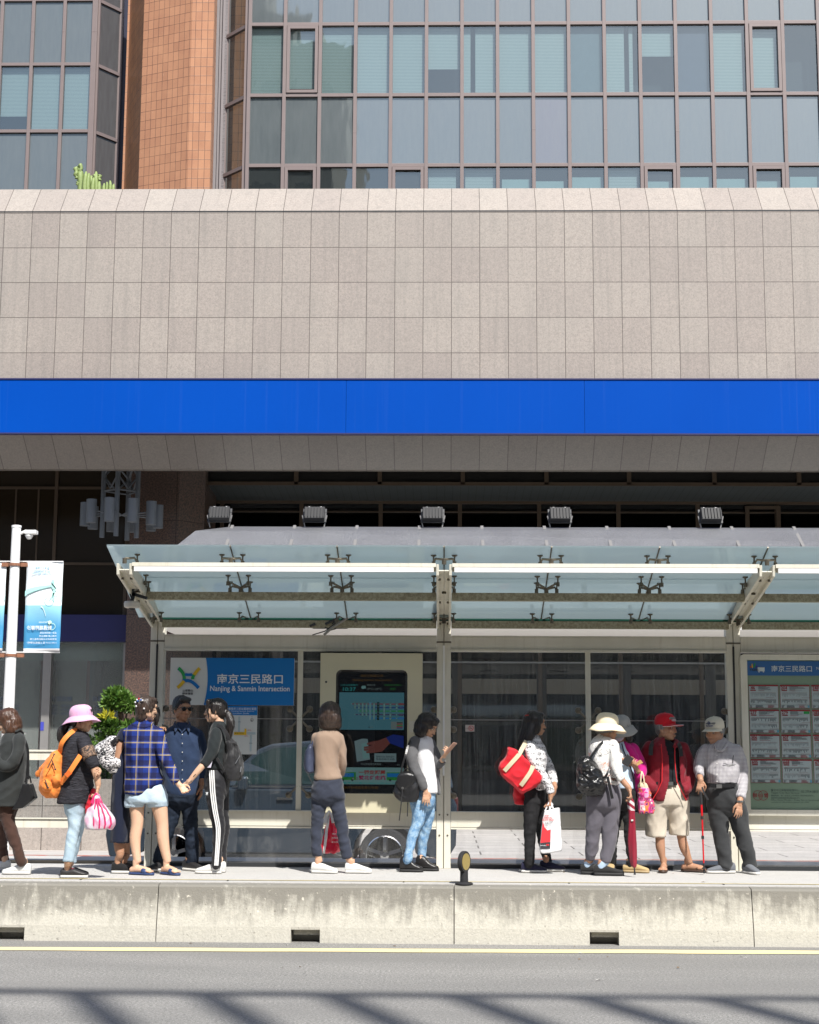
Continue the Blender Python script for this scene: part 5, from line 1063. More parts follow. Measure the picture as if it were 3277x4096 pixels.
for pts in ([(carx(938), 1.20), (carx(975), 1.44), (carx(1030), 1.58), (carx(1092), 1.655), (carx(1270), 1.68), (carx(1275), 1.20)], [(carx(1300), 1.20), (carx(1298), 1.68), (carx(1540), 1.67), (carx(1545), 1.20)], [(carx(1568), 1.20), (carx(1562), 1.665), (carx(1690), 1.62), (carx(1760), 1.30), (carx(1762), 1.20)]):
    mb = MB(); k = len(pts)
    yy = lambda z: -(.87 - .1218 * (z - 1.16) / .31 if z < 1.47 else .7482) - .012
    mb.add([(x, yy(z), z) for x, z in pts], [tuple(range(k))]); mb.build('side_window', winm, car)
mb = MB(); mb.bar((carx(930), -.905, 1.17), (carx(1765), -.905, 1.17), .02, .02); mb.build('chrome_strip', chrome, car)
for px in (1140, 1420): mb = MB(); mb.bar((carx(px) - .1, -.925, 1.02), (carx(px) + .1, -.925, 1.02), .03, .03); mb.build('door_handle', chrome, car)
for px in (1285, 1552): mb = MB(); mb.bar((carx(px), -.903, .36), (carx(px), -.903, 1.15), .008, .008, (0, 1, 0)); mb.build('door_seam', M_black, car)
mb = MB(); mb.box((carx(955), -1.08, 1.13), (carx(955) + .12, -.90, 1.30)); mb.build('wing_mirror', cp, car, bevel=.03)
mb = MB(); mb.box((fr + .02, -.85, .72), (fr + .38, -.58, .86)); mb.build('headlight', simple('headlight_glass', (.6, .62, .62), .1), car, bevel=.02)
mb = MB(); mb.box((rr_ - .2, -.87, .8), (rr_ + .01, -.6, 1.05)); mb.build('tail_light', simple('tail_red', (.08, .012, .012), .3), car, bevel=.02)
mb = MB(); mb.box((-wb + .4, -.88, .24), (wb - .4, .88, .34)); mb.build('sill', M_dgrey, car)
for sx_ in (-1, 1):
    for sy in (-1, 1):
        wheel = MB(); T = Matrix.Translation((sx_ * wb, sy * .80, .33)) @ Matrix.Rotation(math.pi / 2 * (1 if sy < 0 else -1), 4, 'X')
        wheel.lathe([(.22, -.08), (.31, -.09), (.33, -.06), (.33, .06), (.31, .10), (.235, .10), (.225, .06)], n=36, M=T); wo = wheel.build('wheel', M_rubber, car)
        mb = MB(); mb.lathe([(.205, .05), (.235, .10), (.238, .102), (.225, .108), (.195, .06)], n=36, M=T)
        for k in range(5):
            a = 2 * math.pi * k / 5 + .3; p = T @ Vector((.04 * math.cos(a), .04 * math.sin(a), .085)); q = T @ Vector((.21 * math.cos(a), .21 * math.sin(a), .095)); mb.bar(p, q, .045, .02, (0, 1, 0))
        mb.lathe([(.06, .06), (.06, .10), (.03, .105)], n=20, M=T); mb.build('rim', chrome, wo)
# ================================================================ PEOPLE KIT
def ball(c, a, b=None, h=None, R=None, n=14, m=9):
    """ellipsoid as (verts, faces)"""
    b = b or a; h = h or a; vs = []; c = Vector(c)
    for j in range(m + 1):
        t_ = math.pi * j / m
        for i in range(n):
            p = 2 * math.pi * i / n; v = Vector((a * math.sin(t_) * math.cos(p), b * math.sin(t_) * math.sin(p), h * math.cos(t_)))
            vs.append((R @ v if R else v) + c)
    return vs, [(j * n + i, (j + 1) * n + i, (j + 1) * n + (i + 1) % n, j * n + (i + 1) % n) for j in range(m) for i in range(n)]
def cr(pts, k=4):
    """Catmull-Rom through rows of floats"""
    a = np.array(pts, float); out = []
    for i in range(len(a) - 1):
        p0 = a[max(i - 1, 0)]; p1 = a[i]; p2 = a[i + 1]; p3 = a[min(i + 2, len(a) - 1)]
        for j in range(k): t_ = j / k; out.append(.5 * ((2 * p1) + (-p0 + p2) * t_ + (2 * p0 - 5 * p1 + 4 * p2 - p3) * t_ ** 2 + (-p0 + 3 * p1 - 3 * p2 + p3) * t_ ** 3))
    out.append(a[-1]); return out
class Blob:
    def __init__(s): s.mb = MB()
    def ball(s, *a, **k): s.mb.add(*ball(*a, **k)); return s
    def limb(s, pts, caps=(1, 1), k=4, n=16, flat=None):
        """pts rows (x,y,z,r)"""
        q = cr(pts, k); P_ = [Vector(p[:3]) for p in q]; r = [max(.003, float(p[3])) for p in q]; s.mb.tube(P_, r, n)
        if caps[0]: s.ball(P_[0], r[0] * .99)
        if caps[1]: s.ball(P_[-1], r[-1] * .99)
        return s
    def torso(s, rings, k=4, n=28, top=True, bot=False):
        """rings rows (cx,cy,z,a,b) stacked along z"""
        q = cr(rings, k); vs = []
        for r in q:
            for i in range(n):
                t_ = 2 * math.pi * i / n; c, d = math.cos(t_), math.sin(t_); e = .86
                vs.append((r[0] + r[3] * math.copysign(abs(c) ** e, c), r[1] + r[4] * math.copysign(abs(d) ** e, d), r[2]))
        N = len(q); s.mb.add(vs, [(j * n + i, j * n + (i + 1) % n, (j + 1) * n + (i + 1) % n, (j + 1) * n + i) for j in range(N - 1) for i in range(n)] + [tuple(range(n)), tuple((N - 1) * n + i for i in range(n))])
        if top: s.ball((q[-1][0], q[-1][1], q[-1][2]), q[-1][3] * .98, q[-1][4] * .98, .03)
        return s
    def done(s, name, mat, parent, vox=.008, smooth=3, fold=None, cut=None, thick=0):
        me = bpy.data.meshes.new('tmp'); me.from_pydata(s.mb.v, [], s.mb.f)
        bm = bmesh.new(); bm.from_mesh(me); bmesh.ops.recalc_face_normals(bm, faces=bm.faces); bm.to_mesh(me); bm.free()
        o = bpy.data.objects.new('tmp', me); COL.objects.link(o)
        r = o.modifiers.new('r', 'REMESH'); r.mode = 'VOXEL'; r.voxel_size = vox; r.use_smooth_shade = True
        if smooth: sm = o.modifiers.new('s', 'SMOOTH'); sm.iterations = smooth; sm.factor = .5
        dg = bpy.context.evaluated_depsgraph_get(); dg.update()
        m2 = bpy.data.meshes.new_from_object(o.evaluated_get(dg), depsgraph=dg); bpy.data.objects.remove(o); bpy.data.meshes.remove(me)
        nv = len(m2.vertices); co = np.empty(nv * 3, np.float32); m2.vertices.foreach_get('co', co); co = co.reshape(-1, 3)
        if fold:
            nm = np.empty(nv * 3, np.float32); m2.vertices.foreach_get('normal', nm); nm = nm.reshape(-1, 3)
            co = co + nm * fold(co)[:, None]; m2.vertices.foreach_set('co', co.ravel())
        if cut is not None:
            bm = bmesh.new(); bm.from_mesh(m2); bm.faces.ensure_lookup_table(); bm.verts.ensure_lookup_table()
            kill = cut(co); bmesh.ops.delete(bm, geom=[f for f in bm.faces if any(kill[v.index] for v in f.verts)], context='FACES'); bm.to_mesh(m2); bm.free()
        m2.materials.clear(); m2.materials.append(mat); m2.polygons.foreach_set('use_smooth', [True] * len(m2.polygons)); m2.update()
        o = bpy.data.objects.new(name, m2); COL.objects.link(o); o.parent = parent
        if thick: q = o.modifiers.new('t', 'SOLIDIFY'); q.thickness = thick; q.offset = -1
        return o
def wnoise(co, f, seed, warp=.6):
    """cheap smooth noise in [-1,1]; f = frequency per axis"""
    r = np.random.default_rng(seed); p = co * np.array(f, np.float32); out = np.zeros(len(co), np.float32); w_ = 0
    q = p + warp * np.sin(p[:, [1, 2, 0]] * 1.3 + r.random(3) * 6)
    for k in range(5):
        d = r.normal(size=3); d /= np.linalg.norm(d); s_ = 1.0 + .55 * k; a = 1 / (1 + .35 * k); out += a * np.sin(q @ d.astype(np.float32) * s_ * 2 + r.random() * 6.28); w_ += a
    return out / w_
def folds(amp=.006, f=(9, 9, 14), seed=1, ridge=1.0):
    amp = amp * 1.45
    def g(co):
        n = wnoise(co, f, seed); m = wnoise(co, tuple(x * 2.3 for x in f), seed + 9)
        return amp * (ridge * (1 - 2 * np.abs(n)) * .9 + .45 * m + .3 * n)
    return g
# ---- cloth materials
def cloth(name, c, rough=.85, var=.12, weave=260, scale=9, sheen=.15, c2=None):
    t = NT(name); v = t.coord(); n = t.noise(v, scale, 4); a = tuple(x * (1 - var) for x in c) + (1,); b = (tuple(min(1, x * (1 + var)) for x in c) + (1,)) if c2 is None else (*c2, 1)
    wv = t.noise(v, weave, 2, .6); b_ = t.bsdf(t.mix(n, a, b), rough, bump=t.math('ADD', wv, t.math('MULTIPLY', t.noise(v, 30, 3), 1.5)), bstr=.22, bdist=.006, spec=.25); b_.inputs['Sheen Weight'].default_value = sheen; return t.out(b_)
def denim(name, c, fade, sc_=7, mott=.5):
    t = NT(name); v = t.coord(); n = t.noise(v, sc_, 6, .72); n2 = t.noise(t.coord((1, 1, .25)), 42, 4, .7)
    k = t.math('ADD', t.math('MULTIPLY', n, .7), t.math('MULTIPLY', n2, .3)); k = t.ramp(k, [(.5 - .5 * (1 - mott), (0, 0, 0)), (.5 + .3 * (1 - mott) + .05, (1, 1, 1))])
    return t.out(t.bsdf(t.mix(k, (*c, 1), (*fade, 1)), .85, bump=t.noise(v, 180, 3), bstr=.3, spec=.2))
def leather(name, c, rough=.38, bmp=.25): t = NT(name); v = t.coord(); n = t.noise(v, 90, 3, .6); return t.out(t.bsdf(t.mix(t.noise(v, 8, 4), tuple(x * .8 for x in c) + (1,), tuple(x * 1.25 for x in c) + (1,)), rough, bump=t.math('ADD', n, t.math('MULTIPLY', t.noise(v, 16, 3), 2.0)), bstr=bmp, bdist=.008))
def skinm(name, c):
    t = NT(name); v = t.coord(); n = t.noise(v, 14, 4, .6); a = (c[0] * .93, c[1] * .86, c[2] * .82, 1)
    b = t.bsdf(t.mix(n, a, (*c, 1)), .5, bump=t.noise(v, 60, 3), bstr=.08, spec=.35); b.inputs['Subsurface Weight'].default_value = .12; b.inputs['Subsurface Radius'].default_value = (.012, .005, .003); return t.out(b)
def hairm(name, c, c2, rough=.30):
    t = NT(name); v = t.coord((60, 60, 4)); n = t.noise(v, 3.2, 4, .6); b = t.bsdf(t.mix(t.ramp(n, [(.35, (0, 0, 0)), (.65, (1, 1, 1))]), (*c, 1), (*c2, 1)), rough, bump=n, bstr=.6, bdist=.006, spec=.5); return t.out(b)
def plaid(name, base, bars, axis=('x', 'z'), rough=.85, rot=0):
    """bars: list of (axis index, period, offset, width, colour, alpha)"""
    t = NT(name); tc = t.n('TexCoord'); mp = t.n('Mapping'); mp.inputs['Rotation'].default_value = (0, rot, 0); t.l(tc.outputs['Object'], mp.inputs[0]); sp = t.n('SeparateXYZ'); t.l(mp.outputs[0], sp.inputs[0])
    c = None; n = t.noise(tc.outputs['Object'], 8, 3); c = t.mix(n, tuple(x * .85 for x in base) + (1,), tuple(x * 1.15 for x in base) + (1,))
    for ax, per, off, wd, col, al in bars:
        f = t.math('FRACT', t.math('ADD', t.math('DIVIDE', sp.outputs[ax], per), off)); k = t.math('MULTIPLY', t.math('LESS_THAN', f, wd), al); c = t.mix(k, c, (*col, 1))
    return t.out(t.bsdf(c, rough, bump=t.noise(tc.outputs['Object'], 220, 2), bstr=.2, spec=.2))
SK = skinm('skin_light', (.58, .36, .24)); SK2 = skinm('skin_tan', (.44, .25, .16)); SK3 = skinm('skin_fair', (.66, .44, .31))
HB = hairm('black_hair', (.005, .004, .004), (.035, .028, .025)); HBR = hairm('brown_hair', (.025, .012, .008), (.13, .062, .036)); HD = hairm('dark_brown_hair', (.012, .008, .007), (.085, .055, .042)); HG = hairm('grey_hair', (.10, .10, .10), (.30, .29, .28), .5)
M_lip = simple('lips', (.40, .16, .13), .5, var=0); M_eye = simple('eye_dark', (.012, .008, .006), .2, var=0); M_ew = simple('eye_white', (.6, .57, .53), .3, var=0)
class Fig:
    def __init__(s, zoom, base, soley, label, group=None, Y=None):
        """zoom = (x0, y0, scale) of the view the pixel coordinates were read in"""
        s.x0, s.y0, s.k = zoom; s.soley = soley
        g = G(*s.px(base, soley), PZ); s.Y = Y or g.y; s.base = Vector((P(*s.px(base, soley), s.Y).x, s.Y, PZ))
        s.root = empty('person', s.base, label=label, cat='person', group=group); s.pm = F / s.Y * s.k   # zoom px per metre
    def px(s, x, y): return s.x0 + x / s.k, s.y0 + y / s.k
    def L(s, x, y, dy=0.0): return P(*s.px(x, y), s.Y + dy) - s.base
    def row(s, x, y, dy, r): q = s.L(x, y, dy); return (q.x, q.y, q.z, r / s.pm)
    def rings(s, R, grow=0.0, dg=0.0):
        """R rows (y, xl, xr, depth, dy) -> rings bottom to top"""
        out = []
        for y, xl, xr, b, *dy in R:
            d = dy[0] if dy else 0.0; q = s.L((xl + xr) / 2, y, d); out.append((q.x, q.y, q.z, (xr - xl) / 2 / s.pm + grow, b + grow + dg))
        out.sort(key=lambda r: r[2]); return out
def basis(yaw, pitch=0, roll=0):
    """head frame: columns right(person's left = +x when facing camera), forward=-y local, up"""
    return Matrix.Rotation(math.radians(yaw), 3, 'Z') @ Matrix.Rotation(math.radians(pitch), 3, 'X') @ Matrix.Rotation(math.radians(roll), 3, 'Y')
def head(bl, c, yaw, pitch=0, roll=0, k=1.0, parent=None, glasses=None, lips=True, eyes=True, male=False, mask=None, brow=HB, sk=None):
    """local head frame: -y is the face. adds shapes to the body blob, and small face parts"""
    R = basis(yaw, pitch, roll); c = Vector(c)
    def A(p, a, b, h, rot=None): bl.ball(c + R @ (Vector(p) * k), a * k, b * k, h * k, R=R if rot is None else R @ rot, n=18, m=12)
    A((0, .018, .030), .074, .090, .088); A((0, -.012, -.005), .066, .076, .088); A((0, -.022, -.058), .050, .056, .052); A((0, -.052, -.088), .026, .026, .022)
    A((0, -.070, .034), .050, .020, .022)
    for s_ in (-1, 1):
        A((s_ * .034, -.060, -.018), .026, .026, .026); A((s_ * .073, .014, -.008), .009, .016, .026); A((s_ * .056, .0, -.05), .016, .035, .032)
    A((0, -.086, -.012), .011, .013, .032, Matrix.Rotation(math.radians(-16), 3, 'X')); A((0, -.097, -.030), .014, .014, .011)
    A((0, -.083, -.060), .022, .012, .009); A((0, -.080, -.071), .019, .012, .008)
    T = lambda p: c + R @ (Vector(p) * k)
    if parent is None: return T, R
    if lips: mb = MB(); mb.add(*ball(T((0, -.0860, -.062)), .019 * k, .0068 * k, .0036 * k, R=R)); mb.add(*ball(T((0, -.0838, -.069)), .015 * k, .0068 * k, .0040 * k, R=R)); mb.build('lips', M_lip, parent, smooth=True)
    if eyes:
        for s_ in (-1, 1):
            mb = MB(); mb.add(*ball(T((s_ * .031, -.0795, .008)), .0135 * k, .006 * k, .0055 * k, R=R)); e = mb.build('eye', M_ew, parent, smooth=True); mb = MB(); mb.add(*ball(T((s_ * .031, -.0845, .007)), .0062 * k, .0025 * k, .0058 * k, R=R)); mb.build('iris', M_eye, e, smooth=True)
            mb = MB(); mb.add(*ball(T((s_ * .032, -.083, .026)), .019 * k, .006 * k, .0035 * k, R=R)); mb.build('eyebrow', brow, parent, smooth=True)
    if glasses:
        g = MB()
        for s_ in (-1, 1):
            if glasses == 'sun': g.add(*ball(T((s_ * .034, -.0935, .008)), .028 * k, .006 * k, .020 * k, R=R))
            g.tube([T((s_ * .064, -.088, .014)), T((s_ * .077, -.04, .012)), T((s_ * .082, .02, .004))], .0035 * k, 6)
            if glasses != 'sun': g.tube([T((s_ * .034 + .024 * math.cos(a), -.0935, .006 + .019 * math.sin(a))) for a in [2 * math.pi * q / 12 for q in range(13)]], .0016, 5)
        g.bar(T((-.07, -.091, .018)), T((.07, -.091, .018)), .004, .006); g.build('sunglasses' if glasses == 'sun' else 'glasses', simple('glasses_black', (.006, .006, .007), .12), parent, smooth=True)
    return T, R
def hair(style, T, R, mat, parent, k=1.0, extra=None, seed=1):
    b = Blob()
    def A(p, a, bb, h): b.ball(T(p), a * k, bb * k, h * k, R=R, n=18, m=12)
    if style == 'bob':
        A((0, .022, .038), .098, .108, .094); A((0, .050, -.02), .104, .082, .095)
        for s_ in (-1, 1): A((s_ * .078, .004, -.045), .030, .062, .080); A((s_ * .080, .014, -.082), .028, .056, .045)
        A((0, .058, -.078), .090, .056, .050); A((0, -.050, .088), .060, .040, .030)
    elif style == 'tied':
        A((0, .024, .036), .082, .098, .090); A((0, .060, -.01), .072, .056, .072); A((0, -.044, .086), .056, .046, .030)
        for s_ in (-1, 1): A((s_ * .070, .012, .005), .014, .046, .04)
    elif style == 'short':
        A((0, .028, .044), .083, .096, .090); A((0, .066, -.01), .070, .042, .062); A((0, -.050, .094), .062, .042, .026)
        for s_ in (-1, 1): A((s_ * .073, .024, .016), .012, .044, .040)
    elif style == 'long':
        A((0, .024, .038), .090, .100, .092); A((0, .058, -.03), .088, .062, .10)
        for s_ in (-1, 1): A((s_ * .074, .014, -.03), .020, .050, .075)
        A((0, -.040, .090), .060, .045, .028)
    elif style == 'under':   # fringe of hair under a hat
        A((0, .040, -.002), .080, .074, .052)
        for s_ in (-1, 1): A((s_ * .074, .018, -.004), .012, .032, .036)
    if extra:
        for ch in extra: b.limb(ch, n=12)
    sd = seed
    ho = b.done('hair', mat, parent, vox=.007, smooth=2, fold=lambda co: .0036 * wnoise(co, (60, 60, 5), sd, .2) + .002 * wnoise(co, (120, 120, 6), sd + 3, .2))
    me = ho.data; r_ = random.Random(seed); nv = len(me.vertices); vs = [v.co.copy() for v in me.vertices]; fs = [tuple(p.vertices) for p in me.polygons]; zt = max(v.z for v in vs)
    for _ in range(420 if style != 'short' else 260):
        v = me.vertices[r_.randrange(nv)]; n_ = v.normal; d = Vector((r_.uniform(-.25, .25), r_.uniform(-.25, .25), -1)); d = (d - n_ * d.dot(n_))
        if d.length < .2: continue
        d.normalize(); s_ = d.cross(n_).normalized() * .0013; p = v.co + n_ * .002; L_ = r_.uniform(.03, .075) * (.5 if style == 'short' else 1); o_ = len(vs); lift = r_.uniform(.0, .010)
        for k_ in range(4): q = p + d * L_ * k_ / 3 + n_ * lift * (k_ / 3) ** 2; w_ = s_ * (1 - .25 * k_); vs += [q - w_, q + w_]
        fs += [(o_ + 2 * k_, o_ + 2 * k_ + 1, o_ + 2 * k_ + 3, o_ + 2 * k_ + 2) for k_ in range(3)]
    m2 = bpy.data.meshes.new('hair'); m2.from_pydata(vs, [], fs); m2.materials.append(mat); m2.polygons.foreach_set('use_smooth', [True] * len(fs)); ho.data = m2; bpy.data.meshes.remove(me)
    return ho
def bucket(T, R, mat, parent, k=1.0, band=None, h=.115, brim=.075, tilt=0, droop=.055):
    c = T((0, .012, .0)); RR = (R @ Matrix.Rotation(math.radians(tilt), 3, 'X')).to_4x4(); M = Matrix.Translation(c) @ RR @ Matrix.Diagonal((k * .94, k * 1.08, k, 1))
    pr = [(.100, .035), (.102, .055), (.100, .078), (.094, .100), (.082, .118), (.064, .131), (.036, .139), (.002, .141)]
    pb = [(.100, .036), (.100 + brim * .35, .022), (.100 + brim * .75, .036 - droop * .75), (.100 + brim, .036 - droop), (.100 + brim - .003, .034 - droop), (.098 + brim * .7, .030 - droop * .7), (.096 + brim * .3, .016), (.095, .030)]
    mb = MB(); n = 40
    for prof in (pr, pb):
        vs = []
        for r_, z_ in prof:
            for a in range(n): t_ = 2 * math.pi * a / n; w_ = (1 + .012 * math.sin(3 * t_ + 1) * (r_ > .11) ) ; vs.append(M @ Vector((r_ * w_ * math.cos(t_), r_ * w_ * math.sin(t_), z_ + (.006 * math.sin(2 * t_ + .7) + .004 * math.sin(5 * t_) if r_ > .12 else 0) + (.002 * math.sin(7 * t_ + z_ * 40) if z_ > .05 else 0))))
        mb.add(vs, [(i * n + a, i * n + (a + 1) % n, (i + 1) * n + (a + 1) % n, (i + 1) * n + a) for i in range(len(prof) - 1) for a in range(n)])
    o = mb.build('hat', mat, parent, smooth=True)
    if band: mb = MB(); q = M @ Vector((.07, -.072, .062)); q2 = M @ Vector((.095, -.03, .062)); mb.bar(q, q2, .008, .012); mb.build('toggle', M_black, o)
    return o
def capm(T, R, mat, parent, k=1.0, text=None, tmat=None, edge=None):
    M = Matrix.Translation(T((0, .014, .010))) @ R.to_4x4() @ Matrix.Diagonal((k * .90, k * 1.05, k * .96, 1)); mb = MB(); n = 36; pr = [(.093, .028), (.096, .045), (.095, .075), (.086, .105), (.066, .127), (.035, .139), (.002, .142)]
    vs = [M @ Vector((r_ * math.cos(2 * math.pi * a / n), r_ * math.sin(2 * math.pi * a / n), z_)) for r_, z_ in pr for a in range(n)]
    mb.add(vs, [(i * n + a, i * n + (a + 1) % n, (i + 1) * n + (a + 1) % n, (i + 1) * n + a) for i in range(len(pr) - 1) for a in range(n)]); mb.add(*ball(M @ Vector((0, 0, .142)), .007))
    o = mb.build('cap', mat, parent, smooth=True); mb = MB(); vs = []; N = 12
    for side in (0, 1):
        for j in range(5):
            for i in range(N + 1): a = math.pi * (1.08 + .84 * i / N); r0 = .092; x = math.cos(a) * (r0 + .004); y = math.sin(a) * r0; ext = .085 * (j / 4) * math.sin(math.pi * (i / N)) ** .55; vs.append(M @ Vector((x * (1 + .04 * j / 4), y - ext, .034 - .008 * (j / 4) - .016 * (abs(x) / .09) ** 2 * (j / 4) - side * .003)))
    q = 5 * (N + 1); mb.add(vs, [(s_ * q + j * (N + 1) + i, s_ * q + j * (N + 1) + i + 1, s_ * q + (j + 1) * (N + 1) + i + 1, s_ * q + (j + 1) * (N + 1) + i) for s_ in (0, 1) for j in range(4) for i in range(N)] + [(4 * (N + 1) + i, 4 * (N + 1) + i + 1, q + 4 * (N + 1) + i + 1, q + 4 * (N + 1) + i) for i in range(N)])
    v_ = mb.build('visor', mat, o, smooth=True)
    if edge: mb = MB(); mb.tube([vs[4 * (N + 1) + i] for i in range(N + 1)], .0022, 6); mb.build('visor_edge', edge, v_)
    if text:
        vt, ft = text_pts(text, 1, bold=.03); xs = [v[0] for v in vt]; zs = [v[1] for v in vt]; w_ = .085; kx = w_ / (max(xs) - min(xs)); cxm = (max(xs) + min(xs)) / 2; out = []
        for x, z in vt: a = (x - cxm) * kx / .098; out.append(M @ Vector((.0995 * math.sin(a), -.0995 * math.cos(a), .060 + (z - min(zs)) * kx * 1.0)))
        mb = MB(); mb.add(out, ft)
        if tmat == 'navy':
            for q0 in range(10): a = .12 * math.sin(q0 * .63); z_ = .082 + .012 + .012 * math.cos(q0 * .63); mb.add(*ball(M @ Vector((.0985 * math.sin(a), -.0985 * math.cos(a), z_)), .004))
        mb.build('cap_lettering', {'white': M_lwhite, 'navy': simple('cap_navy', (.03, .05, .16))}[tmat], o)
    return o
def hand(bl, wrist, tip, palm_n, thumb, k=1.0, curl=.5, spread=.0, fist=False):
    """wrist, tip = points (tip sets direction), palm_n = direction the palm faces, thumb=+1/-1 side"""
    w_ = Vector(wrist); d = (Vector(tip) - w_).normalized(); n = Vector(palm_n); n = (n - d * n.dot(d)).normalized(); s_ = d.cross(n) * thumb
    M3 = Matrix((s_, n, d)).transposed()
    for f in (.15, .45, .75): bl.ball(w_ + d * (.085 * f + .012) * k, (.030 + .010 * f) * k, .015 * k, .028 * k, R=M3)
    bl.limb([(*w_, .024 * k), (*(w_ + d * .02 * k), .022 * k)])
    for i, (off, ln) in enumerate(((.030, .068), (.0105, .076), (-.0095, .071), (-.029, .056))):
        root = w_ + d * (.078 - .004 * abs(i - 1)) * k + s_ * off * k; dd = (d + s_ * off * (2.0 + spread * 12)).normalized(); pts = [(*root, .0095 * k)]; p = root; c = 0
        for seg, fl in ((.45, .45), (.30, .8), (.25, .6)):
            c += curl * fl * (1.35 if fist else 1) * (1 + .08 * i); v = (dd * math.cos(c) + n * math.sin(c)); p = p + v * ln * seg * k; pts.append((*p, (.0088 - .0016 * (seg < .4) - .0008 * (seg < .3)) * k))
        bl.limb(pts, n=8, k=2)
    r0 = w_ + d * .022 * k + s_ * .026 * k; r1 = r0 + (s_ * .6 + d * .75 + n * .25).normalized() * .042 * k; r2 = r1 + (d * .9 + n * (.35 + curl * .4) - s_ * .1).normalized() * .030 * k; r3 = r2 + (d * .85 + n * .5 - s_ * .25).normalized() * .022 * k
    bl.limb([(*r0, .014 * k), (*r1, .0115 * k), (*r2, .0095 * k), (*r3, .0078 * k)], n=8, k=2)
def shoe(fig, heelx, toex, soley, yaw, mat, sole_mat, dy=0.0, length=None, high=.10, sole_h=.030, laces=None, style='sneaker', skin=None, width=1.0, name='shoe'):
    """returns world-local ankle point; heel/toe pixel columns, sole pixel row"""
    g = G(*fig.px((heelx + toex) / 2, soley), PZ); y = g.y - fig.base.y + dy if dy != 0 else g.y - fig.base.y
    hx, tx = fig.L(heelx, soley, y).x, fig.L(toex, soley, y).x; a = math.radians(yaw); dirv = Vector((math.sin(a), -math.cos(a), 0))
    L_ = length or min(.29, max(.225, abs(tx - hx) / max(.35, abs(math.sin(a))))); mid = Vector(((hx + tx) / 2, y, 0)); heel = mid - dirv * L_ / 2; lat = Vector((-dirv.y, dirv.x, 0))
    def ring(f, hw, top, z0, n=14):
        c = heel + dirv * (f * L_); out = []
        for i in range(n):
            t_ = 2 * math.pi * i / n; out.append(c + lat * hw * width * math.copysign(abs(math.cos(t_)) ** .75, math.cos(t_)) + Vector((0, 0, z0 + (top - z0) * (.5 + .5 * math.sin(t_)))))
        return out
    def loft(rings, name_, mat_, parent, sub=1):
        n = len(rings[0]); mb = MB(); mb.add([v for r in rings for v in r], [(j * n + i, j * n + (i + 1) % n, (j + 1) * n + (i + 1) % n, (j + 1) * n + i) for j in range(len(rings) - 1) for i in range(n)] + [tuple(range(n)), tuple((len(rings) - 1) * n + i for i in range(n))])
        o = mb.build(name_, mat_, parent, smooth=True)
        if sub: q = o.modifiers.new('s', 'SUBSURF'); q.levels = 1; q.render_levels = 1
        return o
    sh = sole_h; W = [(0, .026), (.06, .036), (.25, .040), (.5, .038), (.72, .046), (.88, .040), (.97, .026), (1, .012)]
    if style in ('sneaker', 'boot'):
        hi = high if style == 'sneaker' else .15
        tops = [(-.01, sh + .04), (-.005, hi + .006), (.12, hi + .006), (.32, hi - .002), (.44, .094), (.6, .076), (.8, .060), (.94, .050), (1.0, sh + .008)]
        if style == 'boot': tops = [(-.0, sh + .06), (.01, hi - .01), (.14, hi + .005), (.40, hi - .002), (.48, .115), (.60, .084), (.8, .064), (.94, .052), (1.0, sh + .01)]
        def hw(f):
            for (f0, w0), (f1, w1) in zip(W[:-1], W[1:]):
                if f <= f1: return w0 + (w1 - w0) * (f - f0) / (f1 - f0)
            return W[-1][1]
        up_ = loft([ring(f, hw(max(f, .01)) * .93, tp, sh * .6) for f, tp in tops], name, mat, fig.root)
    else:   # sandal / slide: footbed + strap
        up_ = loft([ring(f, w0 * 1.02, sh, .002) for f, w0 in W], name, mat, fig.root, 0)
        for f0, f1, tt in (((.50, .82, .062),) if style == 'slide' else ((.58, .72, .060), (.74, .86, .052), (.18, .34, .105))):
            if style == 'slide': loft([ring(f0, .046, .074, 0.006), ring((f0 + f1) / 2, .049, .066, .006), ring(f1, .047, .050, .006)], 'strap', mat, up_)
            elif tt > .1: loft([ring(f0, .037, tt, .02), ring(f1, .038, tt - .012, .02)], 'strap', mat, up_, 1)
            else: loft([ring(f0, .044, tt + .006, .006), ring(f1, .045, tt - .004, .006)], 'strap', mat, up_)
    if style in ('sneaker', 'boot'): loft([ring(f, w0 * 1.04, sh, .001) for f, w0 in W], 'sole', sole_mat, up_, 0)
    if laces:
        mb = MB()
        for q in range(4): f = .42 + .07 * q; c = heel + dirv * f * L_; z_ = (.083 - .008 * q) if style == 'sneaker' else (.112 - .014 * q); mb.bar(c - lat * .02 + Vector((0, 0, z_)), c + lat * .02 + dirv * .01 + Vector((0, 0, z_)), .006, .008)
        mb.build('laces', laces, up_)
    ank = heel + dirv * (.235 * L_); fig.foot = (heel, dirv, lat, L_)
    return ank
def footskin(bl, fig, toes=True):
    heel, d, lat, L_ = fig.foot; z = .03
    q = lambda f, s_=0, zz=0: (*(heel + d * f * L_ + lat * s_ + Vector((0, 0, zz))),)
    bl.limb([(*q(.12, 0, .045), .030), (*q(.3, 0, .055), .034), (*q(.55, 0, .050), .030), (*q(.78, 0, .042), .026)], n=12); bl.ball(q(.10, 0, .045), .030)
    bl.ball(q(.72, 0, .040), .042, .042, .018)
    for i in range(5): s_ = (i - 2) * .0165; bl.limb([(*q(.80, s_, .038), .011), (*q(.93 - .018 * abs(i - 1.2), s_ * 1.05, .034), .0095)], n=8, k=2)
